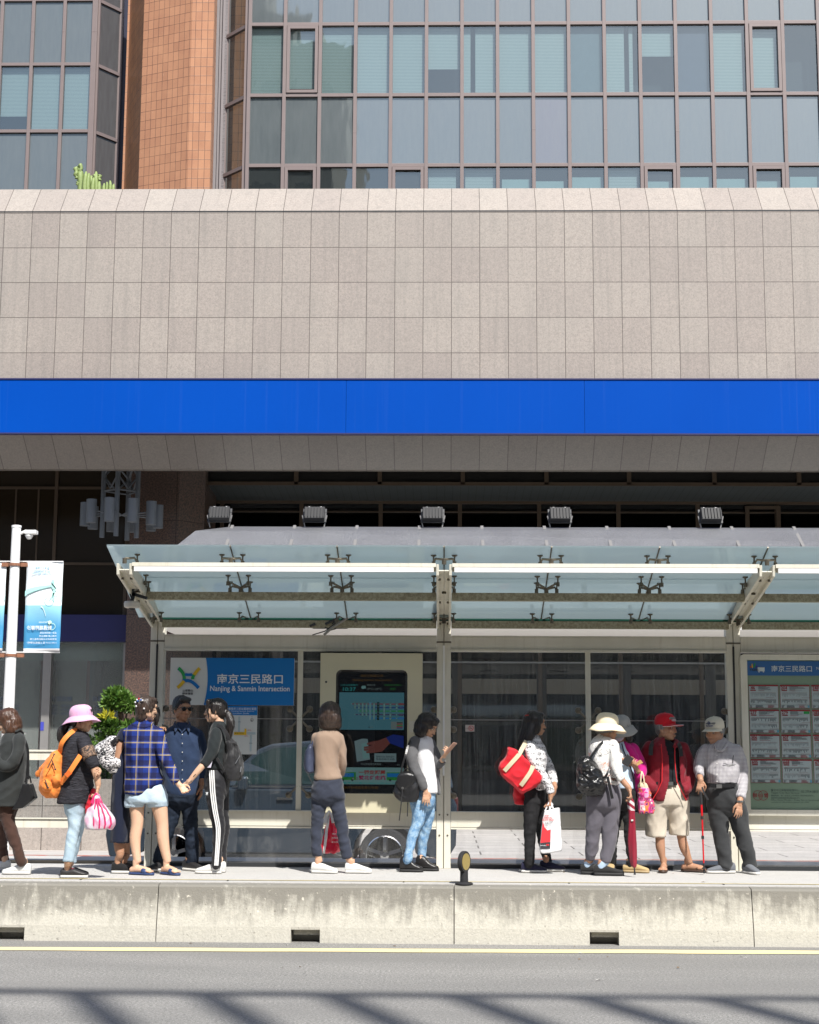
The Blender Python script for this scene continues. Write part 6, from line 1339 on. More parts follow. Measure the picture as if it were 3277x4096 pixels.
def strap(pts, w_, th, name, mat, parent, fig=None, upv=(0, -1, 0)):
    mb = MB(); q = cr([tuple(p) for p in pts], 5); P_ = [Vector(p[:3]) for p in q]
    for a, b in zip(P_[:-1], P_[1:]):
        if (b - a).length > 1e-4: mb.bar(a - (b - a) * .04, b + (b - a) * .04, w_, th, upv)
    return mb.build(name, mat, parent)
def armchain(fig, pts): return [fig.row(p[0], p[1], p[2], p[3] - (4 if p[3] > 42 else 0)) for p in pts]
def part_chain(ch, t_end, grow):
    q = cr(ch, 6); n = int(round((len(q) - 1) * t_end)); out = [(p[0], p[1], p[2], p[3] + grow) for p in q[:n + 1]]; return out
# ================================================================ THE QUEUE
Z1, Z2, Z3, Z4, Z5 = (0, 2700, 2.396), (380, 2700, 2.395), (1150, 2700, 2.396), (1940, 2700, 2.395), (2300, 2780, 2.156)
M_sole = simple('white_sole', (.62, .61, .58), .6, var=.05); M_bsole = simple('black_sole', (.02, .02, .02), .7)
def build(fig, skin, hd, hyaw, hpitch, neck, torso, top, arms, legs, bottom, pelvis=(), k=.97, hroll=0, hands=(), face={}, topname='shirt', botname='trousers', fold_t=None, fold_b=None, body_extra=None, cut=None, thick=0, inner=-.024, neck_r=52, neck_dy=0.0, bottom_rings_only=False, skinlegs_only=False):
    bl = Blob(); tb = Blob(); bb_ = Blob(); hp = fig.L(*hd)
    T, R = head(bl, hp, hyaw, hpitch, hroll, k, fig.root, **face)
    nb = fig.row(neck[0], neck[1], neck[2] if len(neck) > 2 else 0, neck_r); ht = T((0, .03, -.05)); bl.limb([(nb[0], nb[1], nb[2] - .03, nb[3] * 1.15), nb, (*ht, nb[3] * .93)], k=3)
    bl.torso(fig.rings(torso, inner, .0)); tb.torso(fig.rings(torso, -.005))
    if pelvis and botname == 'shorts': bl.torso(fig.rings(pelvis, inner)); bb_.torso(fig.rings(pelvis, -.005), top=False)
    elif pelvis:
        py, pl_, pr_, pb_ = pelvis[-1][:4]; pelvis = list(pelvis) + [(py + 38, pl_ + (pr_ - pl_) * .07, pr_ - (pr_ - pl_) * .07, pb_ * .76), (py + 75, pl_ + (pr_ - pl_) * .20, pr_ - (pr_ - pl_) * .20, pb_ * .45)]
        bl.torso(fig.rings(pelvis, inner)); bb_.torso(fig.rings(pelvis, -.005), top=False)
    for cl, sk_ in arms:
        if cl: c = armchain(fig, cl); tb.limb(c, caps=(1, 0)); s0 = [(p[0], p[1], p[2], max(.014, p[3] - .013)) for p in c]
        else: s0 = []
        if sk_: s1 = armchain(fig, sk_); bl.limb(([(*s1[0][:3], s1[0][3])] if not s0 else [s0[0], s0[1]] if len(s0) > 1 and len(s1) < 3 else []) + s1 if not s0 else s0[:-1] + s1)
        elif s0: bl.limb(s0)
    for cl, sk_, sh_ in legs:
        fy = 0; ank = None
        crop = False
        if sh_: kw = dict(sh_[4]); crop = kw.pop('crop', False); ank = shoe(fig, *sh_[:4], **kw); fy = ank.y
        def rows(L_):
            o = []
            for i, p in enumerate(L_): q = fig.row(*p[:2], p[2] + fy * min(1, (p[1] - L_[0][1]) / max(1, (1800 / 2.4 * fig.k - L_[0][1]))) if fig.k else 0, p[3] - (4 if p[3] > 40 else 1)); o.append(q)
            return o
        c = rows(cl) if cl else None
        if c and bottom:
            if ank and not sk_ and not crop: c = c + [(ank.x, ank.y, .115, c[-1][3] * .82)]
            bb_.limb(c, caps=(1, 0))
        if sk_: s_ = rows(sk_)
        else: s_ = [(p[0], p[1], p[2], max(.02, p[3] - .012)) for p in c]
        if ank: s_ = s_ + [(ank.x, ank.y, .125, .031), (ank.x, ank.y, .060, .027)]; fig.anks = getattr(fig, 'anks', []) + [ank]
        bl.limb(s_)
        if sh_ and sh_[4].get('style') in ('sandal', 'slide'): footskin(bl, fig)
    for (wr, tip, pn, th, cu, *kk) in hands:
        hand(bl, fig.L(*wr), fig.L(*tip), pn, th, curl=cu, k=(kk[0] if kk else .95), spread=.25)
    if body_extra: body_extra(bl)
    bl.done('body', skin, fig.root, vox=.0052, smooth=2)
    t_ = tb.done(topname, top, fig.root, vox=.0085, smooth=3, fold=fold_t or folds(), cut=cut, thick=thick)
    b_ = None
    if bottom: b_ = bb_.done(botname, bottom, fig.root, vox=.0085, smooth=9, fold=fold_b or folds(.005, (7, 7, 16), 5))
    return T, R, t_, b_
def boxbag(rings, mat, name, parent, seed=3, amp=.006, vox=.007, f=(14, 14, 14)):
    b = Blob(); b.torso(rings, k=3, top=False); return b.done(name, mat, parent, vox=vox, smooth=4, fold=folds(amp, f, seed))
# ---------------------------------------------------------------- 1 brown bob, black shirt (left edge)
f1 = Fig(Z1, 110, 1915, 'woman with a brown bob in a black shirt and brown trousers at the left edge')
m_bs = cloth('washed_black_cotton', (.022, .025, .025), c2=(.036, .04, .04)); m_br = cloth('brown_trouser_cloth', (.060, .030, .022)); ws = leather('white_shoe', (.66, .66, .64), .5, .1)
T, R, *_ = build(f1, SK3, (70, 455, 0), -75, 30, (130, 560), [(545, 60, 195, .07), (590, 20, 225, .12), (700, -10, 262, .16), (850, -25, 270, .18), (1000, -30, 262, .19), (1130, -35, 240, .19), (1255, -45, 212, .19)], m_bs,
    [([(185, 620, -.14, 60), (165, 740, -.19, 62), (110, 860, -.20, 58), (20, 870, -.22, 50), (-60, 780, -.22, 42)], [(-110, 720, -.22, 26)])],
    [([(60, 1250, -.05, 78), (80, 1400, -.05, 66), (120, 1540, -.05, 58), (165, 1660, -.05, 52), (205, 1790, -.04, 46)], None, (292, 20, 1915, -88, dict(mat=ws, sole_mat=M_sole, laces=ws, sole_h=.035))),
     ([(20, 1250, .08, 76), (10, 1420, .08, 64), (15, 1600, .08, 55), (35, 1790, .08, 48)], None, (95, -140, 1880, -88, dict(mat=ws, sole_mat=M_sole, laces=ws)))],
    m_br, pelvis=[(1180, -40, 170, .13), (1250, -45, 175, .14), (1330, -30, 150, .13)], k=.96, fold_t=folds(.006, (6, 6, 7), 11), fold_b=folds(.006, (7, 7, 12), 12))
hair('bob', T, R, HBR, f1.root, .98, seed=4)
mb = MB(); q = [f1.L(150, 545, -.09), f1.L(190, 522, -.02), f1.L(225, 560, .04)]; mb.tube(q, [.012, .014, .012], 8); mb.build('collar', m_bs, f1.root, smooth=True)
# handbag
def at(fig, x, y, dy=0): return P(*fig.px(x, y), fig.Y + dy)
def bagroot(fig, x, y, dy, name, label, cat, group=None): p = at(fig, x, y, dy); return empty(name, p, label=label, cat=cat, group=group), p
m_blk = leather('black_leather', (.014, .014, .015), .28)
bg, o_ = bagroot(f1, 240, 1290, -.10, 'handbag', 'black leather handbag behind the woman in the black shirt', 'handbag')
def rel(fig, x, y, dy, o): return at(fig, x, y, dy) - o
b = Blob(); 
for (x0, y0, x1, y1, x2, y2, x3, y3, d) in ((232, 1062, 300, 1030, 352, 1180, 130, 1285, .06),):
    pts = [rel(f1, a_, b__, -.10, o_) for a_, b__ in ((232, 1045), (305, 1040), (350, 1180), (230, 1275), (130, 1290), (190, 1180))]
    n = len(pts); b.mb.add([p + Vector((0, -d, 0)) for p in pts] + [p + Vector((0, d, 0)) for p in pts], [tuple(range(n)), tuple(range(2 * n - 1, n - 1, -1))] + [(i, (i + 1) % n, n + (i + 1) % n, n + i) for i in range(n)])
b.done('bag_body', m_blk, bg, vox=.006, smooth=5)
mb = MB(); mb.tube([rel(f1, 240, 1030, -.13, o_), rel(f1, 255, 975, -.13, o_), rel(f1, 285, 970, -.13, o_), rel(f1, 298, 1035, -.13, o_)], .008, 8); mb.build('handle', m_blk, bg)
strap([rel(f1, 270, 1000, -.1, o_), rel(f1, 272, 850, -.08, o_), rel(f1, 266, 700, -.05, o_), rel(f1, 225, 590, .0, o_)], .018, .006, 'strap', m_blk, bg)
# ---------------------------------------------------------------- 2 pink hat
f2 = Fig(Z1, 700, 1945, 'woman in a pink bucket hat, black crinkled tunic and pale jeans')
def crinkle():
    t = NT('crinkled_black_fabric'); v = t.coord((6, 6, 34)); n = t.noise(v, 2.4, 3, .6, .6); return t.out(t.bsdf(t.mix(n, (.012, .012, .016, 1), (.045, .045, .055, 1)), .8, bump=n, bstr=1.0, bdist=.02, spec=.25))
m_cr = crinkle(); m_lj = denim('pale_denim', (.30, .42, .52), (.50, .62, .70))
m_lace = (lambda t: t.out(t.bsdf(t.mix(t.ramp(t.noise(t.coord(), 75, 3, .6), [(.42, (0, 0, 0)), (.55, (1, 1, 1))]), (.015, .014, .015, 1), (.24, .15, .10, 1)), .8)))(NT('black_lace'))
bshoe = leather('black_shoe', (.02, .019, .02), .5)
T, R, *_ = build(f2, SK, (790, 432, 0), 82, 2, (735, 545), [(528, 690, 800, .06), (560, 640, 838, .11), (640, 600, 870, .15), (760, 590, 885, .165), (880, 592, 880, .16), (1000, 580, 892, .165), (1120, 562, 890, .17), (1230, 552, 876, .175)], m_cr,
    [([(800, 640, -.14, 64), (835, 740, -.17, 66), (880, 830, -.19, 62), (910, 885, -.19, 50)], [(905, 900, -.19, 36), (930, 980, -.20, 34), (940, 1050, -.20, 28)]),
     ([(790, 640, .13, 60), (850, 760, .15, 60), (900, 860, .13, 50)], [(900, 880, .1, 40), (920, 950, -.05, 32), (935, 975, -.15, 27)])],
    [([(700, 1230, -.05, 82), (715, 1350, -.05, 72), (705, 1480, -.05, 60), (680, 1620, -.05, 54), (655, 1790, -.04, 55)], None, (582, 842, 1948, 92, dict(mat=bshoe, sole_mat=M_sole, laces=simple('pink_laces', (.5, .08, .15)), high=.075, crop=True))),
     ([(750, 1230, .08, 82), (760, 1380, .08, 68), (735, 1520, .08, 58), (705, 1660, .08, 52), (680, 1795, .08, 52)], None, (600, 850, 1935, 92, dict(mat=bshoe, sole_mat=M_sole, high=.075, crop=True)))],
    m_lj, pelvis=[(1150, 610, 850, .14), (1230, 615, 848, .15), (1320, 630, 825, .13)], hands=[((940, 1060, -.20), (930, 1150, -.20), (-1, 0, 0), 1, 1.0), ((935, 975, -.17), (962, 925, -.25), (-1, 0, .2), 1, .9)], fold_t=folds(.006, (6, 6, 9), 21), fold_b=folds(.004, (9, 9, 9), 22), topname='tunic', botname='jeans', neck_r=48)
bl = Blob(); bl.limb([f2.row(828, 700, -.165, 70), f2.row(868, 800, -.19, 68)], caps=(0, 0)); bl.done('lace_sleeve_panel', m_lace, f2.root, vox=.007, smooth=2)
hair('tied', T, R, HB, f2.root, .97, extra=[[f2.row(640, 490, .0, 34), f2.row(600, 530, .0, 46), f2.row(588, 600, .0, 42), f2.row(600, 665, .0, 22)]], seed=6)
m_pink = cloth('pink_cotton', (.70, .40, .58), var=.05); bucket(T, R, m_pink, f2.root, .98, band=1, tilt=-8, droop=.06, brim=.072)
# orange backpack
m_or = cloth('orange_nylon', (.80, .24, .045), .6, var=.08)
bp, o_ = bagroot(f2, 500, 1160, -.05, 'backpack', 'orange nylon backpack on the back of the woman in the pink hat', 'backpack')
b = Blob()
def rr5(fig, o, rows_): return [(*(rel(fig, x, y, dy, o)), rx / fig.pm, ry / fig.pm) for x, y, dy, rx, ry in rows_]
b.torso([(p[0], p[1], p[2], p[3], p[4]) for p in rr5(f2, o_, [(545, 755, -.05, 45, 90), (535, 820, -.05, 75, 120), (515, 900, -.05, 95, 130), (505, 990, -.05, 110, 135), (505, 1080, -.05, 118, 130), (510, 1140, -.05, 95, 110), (510, 1170, -.05, 60, 80)][::-1])], k=3)
b.done('bag_body', m_or, bp, vox=.007, smooth=3, fold=folds(.008, (11, 11, 11), 31))
b = Blob()
for x, y, dy, a, h in ((455, 1060, -.15, 60, 62), (540, 1000, -.17, 45, 48), (420, 930, -.05, 50, 62), (440, 1085, -.08, 62, 55)): b.ball(rel(f2, x, y, dy, o_), a / f2.pm, a / f2.pm, h / f2.pm)
b.limb([(*rel(f2, 365, 950, -.05, o_), .022), (*rel(f2, 430, 880, -.08, o_), .03), (*rel(f2, 520, 770, -.10, o_), .028), (*rel(f2, 575, 790, -.10, o_), .02)])
b.done('pocket', m_or, bp, vox=.006, smooth=3, fold=folds(.005, (18, 18, 18), 32))
strap([rel(f2, 575, 745, -.10, o_), rel(f2, 590, 660, -.155, o_), rel(f2, 640, 590, -.15, o_), rel(f2, 700, 540, -.10, o_), rel(f2, 740, 530, -.04, o_)], .040, .010, 'shoulder_strap', m_or, bp)
strap([rel(f2, 772, 770, -.20, o_), rel(f2, 720, 850, -.215, o_), rel(f2, 660, 940, -.215, o_), rel(f2, 620, 990, -.19, o_), rel(f2, 580, 1040, -.16, o_)], .044, .010, 'lower_strap', m_or, bp)
mb = MB(); mb.bar(rel(f2, 640, 930, -.235, o_), rel(f2, 668, 965, -.235, o_), .012, .05); mb.build('buckle', simple('orange_buckle', (.7, .14, .03), .3), bp)
for i_, c_ in enumerate(([(455, 895), (520, 760)], [(430, 1000), (460, 1080)], [(500, 820), (530, 905)])):
    mb = MB(); mb.tube([rel(f2, x, y, -.235 + .015 * i_, o_) for x, y in c_], .005, 6); mb.add(*ball(rel(f2, *c_[-1], -.24, o_), .009)); mb.build('zip', M_dgrey if i_ else M_bronze, bp)
# striped plastic bag
def pbag(fig, x, ytop, xl, xr, yb, dy, label, mat, smat, name='plastic_bag', stripes=True, depth=.10):
    r, o = bagroot(fig, x, yb, dy, name, label, 'bag'); b = Blob(); H_ = (yb - ytop); cx = (xl + xr) / 2
    L_ = [(ytop + H_ * .16, .16), (ytop + H_ * .28, .30), (ytop + H_ * .45, .62), (ytop + H_ * .7, .95), (ytop + H_ * .88, 1.0), (yb, .86)]
    b.torso([(*rel(fig, x + (cx - x) * w_, y, dy, o), (xr - xl) / 2 * w_ / fig.pm, depth * (.35 + .65 * w_)) for y, w_ in L_][::-1], k=3); b.done('bag_body', mat, r, vox=.006, smooth=2, fold=folds(.010, (13, 13, 7), 41))
    for s_ in (-1, 1): mb = MB(); mb.tube([rel(fig, x, ytop, dy - .01, o), rel(fig, x + s_ * 22, ytop + H_ * .1, dy - .01, o), rel(fig, x + s_ * 40, ytop + H_ * .3, dy - .02, o)], [.007, .012, .02], 8); mb.build('handle', smat, r)
    if stripes:
        for k_ in range(-2, 3):
            mb = MB(); q = [rel(fig, x + (cx - x) * w_ + k_ * .21 * (xr - xl) * w_, y, dy - depth * (.36 + .66 * w_) * math.sqrt(max(.1, 1 - (k_ * .42) ** 2)) - .012, o) for y, w_ in L_]; mb.tube(q, .0075, 6); mb.build('stripe', smat, r)
    return r
m_film = (lambda t: t.out(t.bsdf(t.mix(t.ramp(t.noise(t.coord(), 11, 4), [(.42, (0, 0, 0)), (.6, (1, 1, 1))]), (.62, .62, .66, 1), (.72, .40, .55, 1)), .25, spec=.6)))(NT('pink_white_film'))
pbag(f2, 925, 1130, 822, 1088, 1470, -.22, 'white plastic bag with red stripes hanging from the hand of the pink hat woman', m_film, simple('magenta_film', (.62, .03, .14), .3))
rd, o_ = bagroot(f2, 860, 1330, -.08, 'red_bag', 'red bag half hidden behind the striped plastic bag', 'bag'); boxbag([(*rel(f2, x, y, -.05, o_), a / f2.pm, .05) for x, y, a in ((900, 1090, 12), (880, 1180, 30), (862, 1260, 38), (858, 1335, 34))][::-1], cloth('red_fabric', (.55, .012, .03)), 'bag_body', rd)
# ---------------------------------------------------------------- 3 navy dress behind
f3 = Fig(Z2, 250, 1900, 'woman in a long navy dress standing behind the plaid shirt woman', Y=None)
m_nv = cloth('navy_crepe', (.008, .012, .030)); 
T, R, *_ = build(f3, SK2, (520, 345, .12), 80, 0, (440, 480, .1), [(500, 380, 470, .06, .1), (540, 270, 470, .10, .08), (620, 235, 470, .13, .05), (760, 215, 420, .14), (900, 190, 390, .15), (1000, 172, 350, .16), (1200, 168, 340, .16), (1400, 162, 335, .16), (1600, 155, 332, .16)], m_nv,
    [([(290, 570, -.06, 62), (255, 640, -.08, 60)], [(250, 640, -.08, 50), (232, 760, -.09, 48), (225, 850, -.09, 44), (260, 940, -.06, 36), (310, 1020, .0, 28)]), (None, [(430, 560, .2, 45), (560, 600, .24, 34), (610, 530, .16, 28)])],
    [(None, [(235, 1500, -.03, 62), (232, 1640, -.03, 54), (240, 1720, -.03, 40)], (180, 372, 1903, 92, dict(mat=cloth('black_knit', (.012, .012, .013)), sole_mat=M_sole, laces=M_black))), (None, [(290, 1500, .1, 60), (290, 1640, .1, 50), (300, 1720, .1, 38)], (250, 430, 1893, 92, dict(mat=M_black, sole_mat=M_sole)))],
    None, k=.93, topname='dress', fold_t=folds(.008, (9, 9, 3), 51), hands=[((612, 530, .14), (640, 495, .02), (0, .3, -1), 1, .4)], face=dict(eyes=False, lips=False))
hair('tied', T, R, HB, f3.root, .93, extra=[[f3.row(585, 350, .1, 40), f3.row(592, 420, .08, 26), f3.row(590, 470, .08, 12)]])
def zebra():
    t = NT('black_white_print'); n = t.noise(t.coord((1, 1, 1.7), rot=(0, .5, 0)), 46, 2, .5, 1.2); return t.out(t.bsdf(t.ramp(n, [(.49, (.02, .02, .028)), (.52, (.72, .70, .70))]), .6, bump=t.noise(t.coord(), 9, 2), bstr=.3))
bp3, o_ = bagroot(f3, 120, 930, .02, 'backpack', 'black and white patterned backpack of the woman in navy', 'backpack')
b = Blob(); b.torso([(*rel(f3, x, y, -.02, o_), a / f3.pm, .13) for x, y, a in ((185, 625, 70), (130, 680, 120), (115, 760, 118), (140, 830, 105), (190, 890, 80), (215, 932, 55))][::-1], k=3); b.ball(rel(f3, 185, 850, -.12, o_), .075, .05, .06); b.ball(rel(f3, 60, 730, -.06, o_), .06, .1, .07); b.done('bag_body', zebra(), bp3, smooth=3, fold=folds(.009, (10, 10, 10), 52))
strap([rel(f3, 165, 660, -.15, o_), rel(f3, 200, 610, -.16, o_), rel(f3, 235, 600, -.14, o_)], .03, .012, 'shoulder_strap', M_black, bp3); mb = MB(); mb.tube([rel(f3, 60, 690, -.16, o_), rel(f3, 100, 740, -.17, o_), rel(f3, 60, 760, -.17, o_)], .004, 6); mb.build('zip', M_dgrey, bp3)
# ---------------------------------------------------------------- 4 plaid shirt
f4 = Fig(Z2, 560, 1915, 'woman seen from behind in a blue plaid shirt, denim shorts and navy slides')
bl_ = (.014, .034, .20); dk = (.012, .010, .022); ye = (.55, .40, .09); wh = (.45, .44, .46)
m_pl = plaid('blue_plaid_flannel', bl_, [(2, .112, .1, .40, dk, .62), (0, .118, .2, .36, dk, .5), (2, .112, .30, .06, ye, .62), (2, .112, .22, .035, wh, .4), (0, .118, .42, .055, ye, .5), (0, .118, .33, .03, wh, .4)])
m_ds = denim('light_denim_shorts', (.33, .44, .55), (.55, .66, .74))
slide = simple('navy_slide_rubber', (.028, .055, .15), .55, var=.05)
def shirt4(co):
    return .008 * (1 - 2 * np.abs(wnoise(co, (16, 10, 2.2), 61))) * (co[:, 2] > .6) + folds(.005, (9, 9, 9), 62)(co)
T, R, *_ = build(f4, SK3, (500, 325, 0), 128, 4, (450, 478), [(455, 385, 520, .065), (478, 350, 560, .08), (515, 300, 600, .105), (580, 280, 622, .125), (700, 285, 605, .135), (820, 290, 600, .135), (920, 290, 625, .14), (1000, 288, 655, .145), (1070, 284, 615, .15), (1138, 292, 520, .14)], m_pl,
    [([(590, 560, 0, 62), (620, 640, -.03, 64), (650, 730, -.06, 62), (690, 830, -.08, 56), (740, 930, -.12, 48), (785, 1030, -.15, 36)], [(800, 1045, -.15, 26), (812, 1055, -.155, 25)]), ([(310, 560, .04, 50), (300, 680, .12, 45), (330, 780, .2, 40)], None)],
    [([(385, 1130, 0, 92), (380, 1200, 0, 98), (378, 1268, 0, 98)], [(400, 1150, 0, 84), (402, 1290, 0, 74), (404, 1430, 0, 62), (385, 1560, 0, 58), (392, 1680, 0, 48), (408, 1790, 0, 36)], (342, 556, 1918, 70, dict(mat=slide, sole_mat=slide, style='slide', sole_h=.026, length=.25))),
     ([(590, 1130, 0, 96), (600, 1200, 0, 102), (602, 1262, 0, 100)], [(600, 1150, 0, 88), (622, 1290, 0, 78), (645, 1430, 0, 62), (652, 1560, 0, 60), (672, 1680, 0, 50), (695, 1790, 0, 36)], (645, 803, 1918, 48, dict(mat=slide, sole_mat=slide, style='slide', sole_h=.026, length=.25)))],
    m_ds, pelvis=[(1050, 300, 650, .115), (1120, 288, 675, .135), (1190, 284, 690, .14), (1225, 284, 692, .13)], k=.98, hands=[((812, 1052, -.155), (850, 1100, -.17), (.6, -.3, -.6), -1, .8)], fold_t=shirt4, fold_b=folds(.004, (10, 10, 12), 63), botname='shorts', face=dict(glasses='thin', eyes=False))
hair('tied', T, R, HD, f4.root, 1.02, extra=[[f4.row(455, 300, -.05, 46), f4.row(430, 285, -.06, 50), f4.row(428, 250, -.06, 38)], [f4.row(450, 400, -.04, 50), f4.row(410, 430, -.02, 28)]])
mb = MB()
for x, y, m in ((402, 238, 0), (420, 228, 1), (440, 240, 2), (455, 244, 0), (385, 262, 0), (410, 250, 2), (395, 300, 0), (470, 322, 0)): mb.mat(m).add(*ball(f4.L(x, y, -.115), .0085))
mb.build('hair_clip', [simple('clip_white', (.7, .7, .7)), simple('clip_red', (.5, .02, .03)), simple('clip_blue', (.03, .12, .4))], f4.root, smooth=True)
b = Blob(); b.limb([f4.row(362, 478, -.05, 17), f4.row(405, 498, -.085, 19), f4.row(470, 500, -.09, 19), f4.row(530, 482, -.06, 19), f4.row(545, 462, .0, 15)]); b.done('collar', m_pl, f4.root, vox=.006)
# ---------------------------------------------------------------- 5 man with sunglasses
f5 = Fig(Z2, 770, 1880, 'man in dark sunglasses and a navy shirt facing the camera')
m_ns = cloth('navy_cotton_shirt', (.016, .032, .075), c2=(.024, .045, .10)); m_nj = denim('dark_navy_denim', (.008, .012, .022), (.02, .03, .05), mott=.8)
T, R, *_ = build(f5, SK2, (838, 330, 0), 38, 3, (835, 500), [(478, 770, 905, .065), (505, 720, 960, .085), (545, 665, 1005, .11), (620, 640, 1030, .13), (750, 640, 1030, .14), (900, 648, 1015, .135), (1020, 655, 1000, .135), (1100, 660, 1000, .14), (1155, 690, 985, .135)], m_ns,
    [([(985, 580, 0, 60), (1020, 700, .02, 58), (1030, 840, .04, 50), (1025, 1000, .0, 38)], [(1022, 1020, -.01, 27), (1020, 1050, -.01, 26)]), ([(690, 580, 0, 58), (655, 700, .03, 56), (650, 860, .06, 48), (700, 960, .12, 40)], None)],
    [([(745, 1130, 0, 92), (745, 1260, 0, 80), (720, 1450, 0, 64), (660, 1620, 0, 58), (612, 1790, 0, 56)], None, (640, 560, 1882, -35, dict(mat=bshoe, sole_mat=M_sole, laces=M_dgrey, length=.28))),
     ([(910, 1130, 0, 92), (905, 1260, 0, 80), (915, 1450, 0, 68), (928, 1620, 0, 64), (938, 1780, 0, 62)], None, (880, 1012, 1880, 50, dict(mat=bshoe, sole_mat=M_sole, laces=M_dgrey, length=.28)))],
    m_nj, pelvis=[(1060, 668, 992, .12), (1140, 660, 1000, .13), (1210, 665, 995, .12)], k=1.03, hands=[((1020, 1055, -.01), (1018, 1140, -.03), (-1, 0, 0), -1, .35, 1.0)], face=dict(glasses='sun', eyes=False), fold_t=folds(.006, (8, 8, 5), 71), fold_b=folds(.008, (7, 7, 14), 72))
hair('short', T, R, hairm('salt_pepper', (.010, .010, .011), (.05, .05, .052)), f5.root, 1.03)
b = Blob()
for s_ in (-1, 1): b.limb([f5.row(835 + s_ * 66, 450, .0, 10), f5.row(835 + s_ * 74, 480, -.06, 13), f5.row(835 + s_ * 62, 515, -.11, 16), f5.row(835 + s_ * 66, 545, -.135, 8)]); b.limb([f5.row(835 + s_ * 60, 480, -.07, 10), f5.row(835 + s_ * 30, 515, -.115, 9), f5.row(835 + s_ * 8, 545, -.125, 6)])
b.done('collar', m_ns, f5.root, vox=.006)
for y in (570, 655, 740, 825, 910, 1000): mb = MB(); mb.lathe([(.005, 0), (.005, .004)], f5.L(838, y, -.148), 10, M=Matrix.Rotation(math.pi / 2, 4, 'X')); mb.build('button', M_sole, f5.root)
# ---------------------------------------------------------------- 6 ponytail woman
f6 = Fig(Z2, 1140, 1902, 'woman with a long ponytail in black striped tracksuit trousers facing left')
m_bj = cloth('black_sweatshirt', (.012, .016, .018), c2=(.02, .026, .028)); m_tk = cloth('black_tracksuit', (.014, .014, .017), .6)
T, R, *_ = build(f6, SK3, (1150, 345, 0), -88, 0, (1190, 478), [(462, 1130, 1245, .065), (500, 1110, 1262, .10), (560, 1095, 1262, .13), (650, 1085, 1275, .145), (760, 1075, 1278, .145), (850, 1060, 1275, .145), (905, 1062, 1285, .14)], m_bj,
    [([(1160, 560, -.13, 58), (1140, 660, -.17, 60), (1110, 760, -.20, 56), (1065, 830, -.22, 44), (1035, 862, -.23, 36)], [(1020, 880, -.235, 32), (960, 950, -.24, 29), (905, 1020, -.24, 22)])],
    [([(1150, 1000, -.07, 96), (1150, 1130, -.07, 88), (1160, 1300, -.07, 70), (1185, 1450, -.06, 62), (1178, 1620, -.05, 54), (1165, 1820, -.05, 46)], None, (1215, 958, 1905, -92, dict(mat=ws, sole_mat=M_sole, laces=ws, high=.08, sole_h=.03))),
     ([(1190, 1000, .08, 92), (1205, 1130, .08, 84), (1215, 1300, .08, 68), (1235, 1450, .08, 58), (1225, 1620, .08, 50), (1215, 1815, .08, 44)], None, (1252, 1010, 1893, -92, dict(mat=ws, sole_mat=M_sole)))],
    m_tk, pelvis=[(900, 1070, 1270, .125), (980, 1052, 1285, .14), (1060, 1050, 1290, .145), (1120, 1062, 1280, .13)], k=.97, hands=[((905, 1020, -.24), (848, 1062, -.2), (.3, .6, -.6), -1, .8)], fold_t=folds(.006, (8, 8, 9), 81), fold_b=folds(.006, (6, 6, 13), 82))
hair('tied', T, R, HB, f6.root, 1.0, extra=[[f6.row(1235, 345, -.0, 24), f6.row(1275, 370, -.03, 32), f6.row(1300, 450, -.05, 40), f6.row(1292, 540, -.06, 34), f6.row(1290, 610, -.06, 18)], [f6.row(1085, 250, -.08, 20), f6.row(1080, 330, -.085, 12), f6.row(1095, 420, -.07, 6)]])
for k_ in (-1, 0, 1):   # three white stripes down the near leg
    pts = [(1118 + 19 * k_, 915, -.150), (1122 + 19 * k_, 1000, -.170), (1130 + 19 * k_, 1130, -.168), (1150 + 18 * k_, 1290, -.172), (1178 + 17 * k_, 1440, -.166), (1182 + 16 * k_, 1520, -.162), (1176 + 15 * k_, 1640, -.152), (1163 + 14 * k_, 1825, -.142)]
    q = cr([tuple(f6.L(*p)) for p in pts], 5); mb = MB(); P_ = [Vector(p) for p in q]
    for a, b_ in zip(P_[:-1], P_[1:]): mb.bar(a - (b_ - a) * .03, b_ + (b_ - a) * .03, .0105, .012, (0, -1, 0))
    mb.build('white_stripe', simple('stripe_white', (.74, .74, .74), .6, var=.02) if k_ == -1 else bpy.data.materials['stripe_white'], f6.root)
mb = MB(); q = f6.L(1073, 1135, -.165)
for a_ in (-.5, 0, .5): mb.add(*ball(q + Vector((.006 * a_ * 2, 0, .004 - abs(a_) * .004)), .003, .002, .010, R=Matrix.Rotation(a_, 3, 'Y')))
mb.bar(q + Vector((-.010, 0, -.012)), q + Vector((.010, 0, -.012)), .002, .004); mb.build('trefoil_mark', M_lwhite, f6.root)
mb = MB(); mb.quad(f6.L(1062, 888, -.235), f6.L(1110, 888, -.215), f6.L(1132, 800, -.215), f6.L(1128, 798, -.222)); mb.build('sleeve_flash', simple('lilac_white', (.55, .52, .62)), f6.root)
for x, y, r_ in ((958, 962, .031), (918, 1022, .026), (912, 1030, .026)): mb = MB(); c = f6.L(x, y, -.24); mb.tube([c + Matrix.Rotation(-.85, 3, 'Y') @ Vector((0, math.cos(a) * r_, 0)) + Matrix.Rotation(-.85, 3, 'Y') @ Vector((0, 0, 0)) + Vector((math.sin(a) * r_ * .72, 0, math.sin(a) * r_ * .72)) for a in [2 * math.pi * i / 16 for i in range(17)]], .0028, 5); mb.build('bracelet', M_black if x == 958 else M_steel, f6.root)
bp6, o_ = bagroot(f6, 1320, 1000, -.02, 'backpack', 'black nylon backpack on the back of the ponytail woman', 'backpack'); m_ny = cloth('black_nylon', (.020, .020, .022), .55)
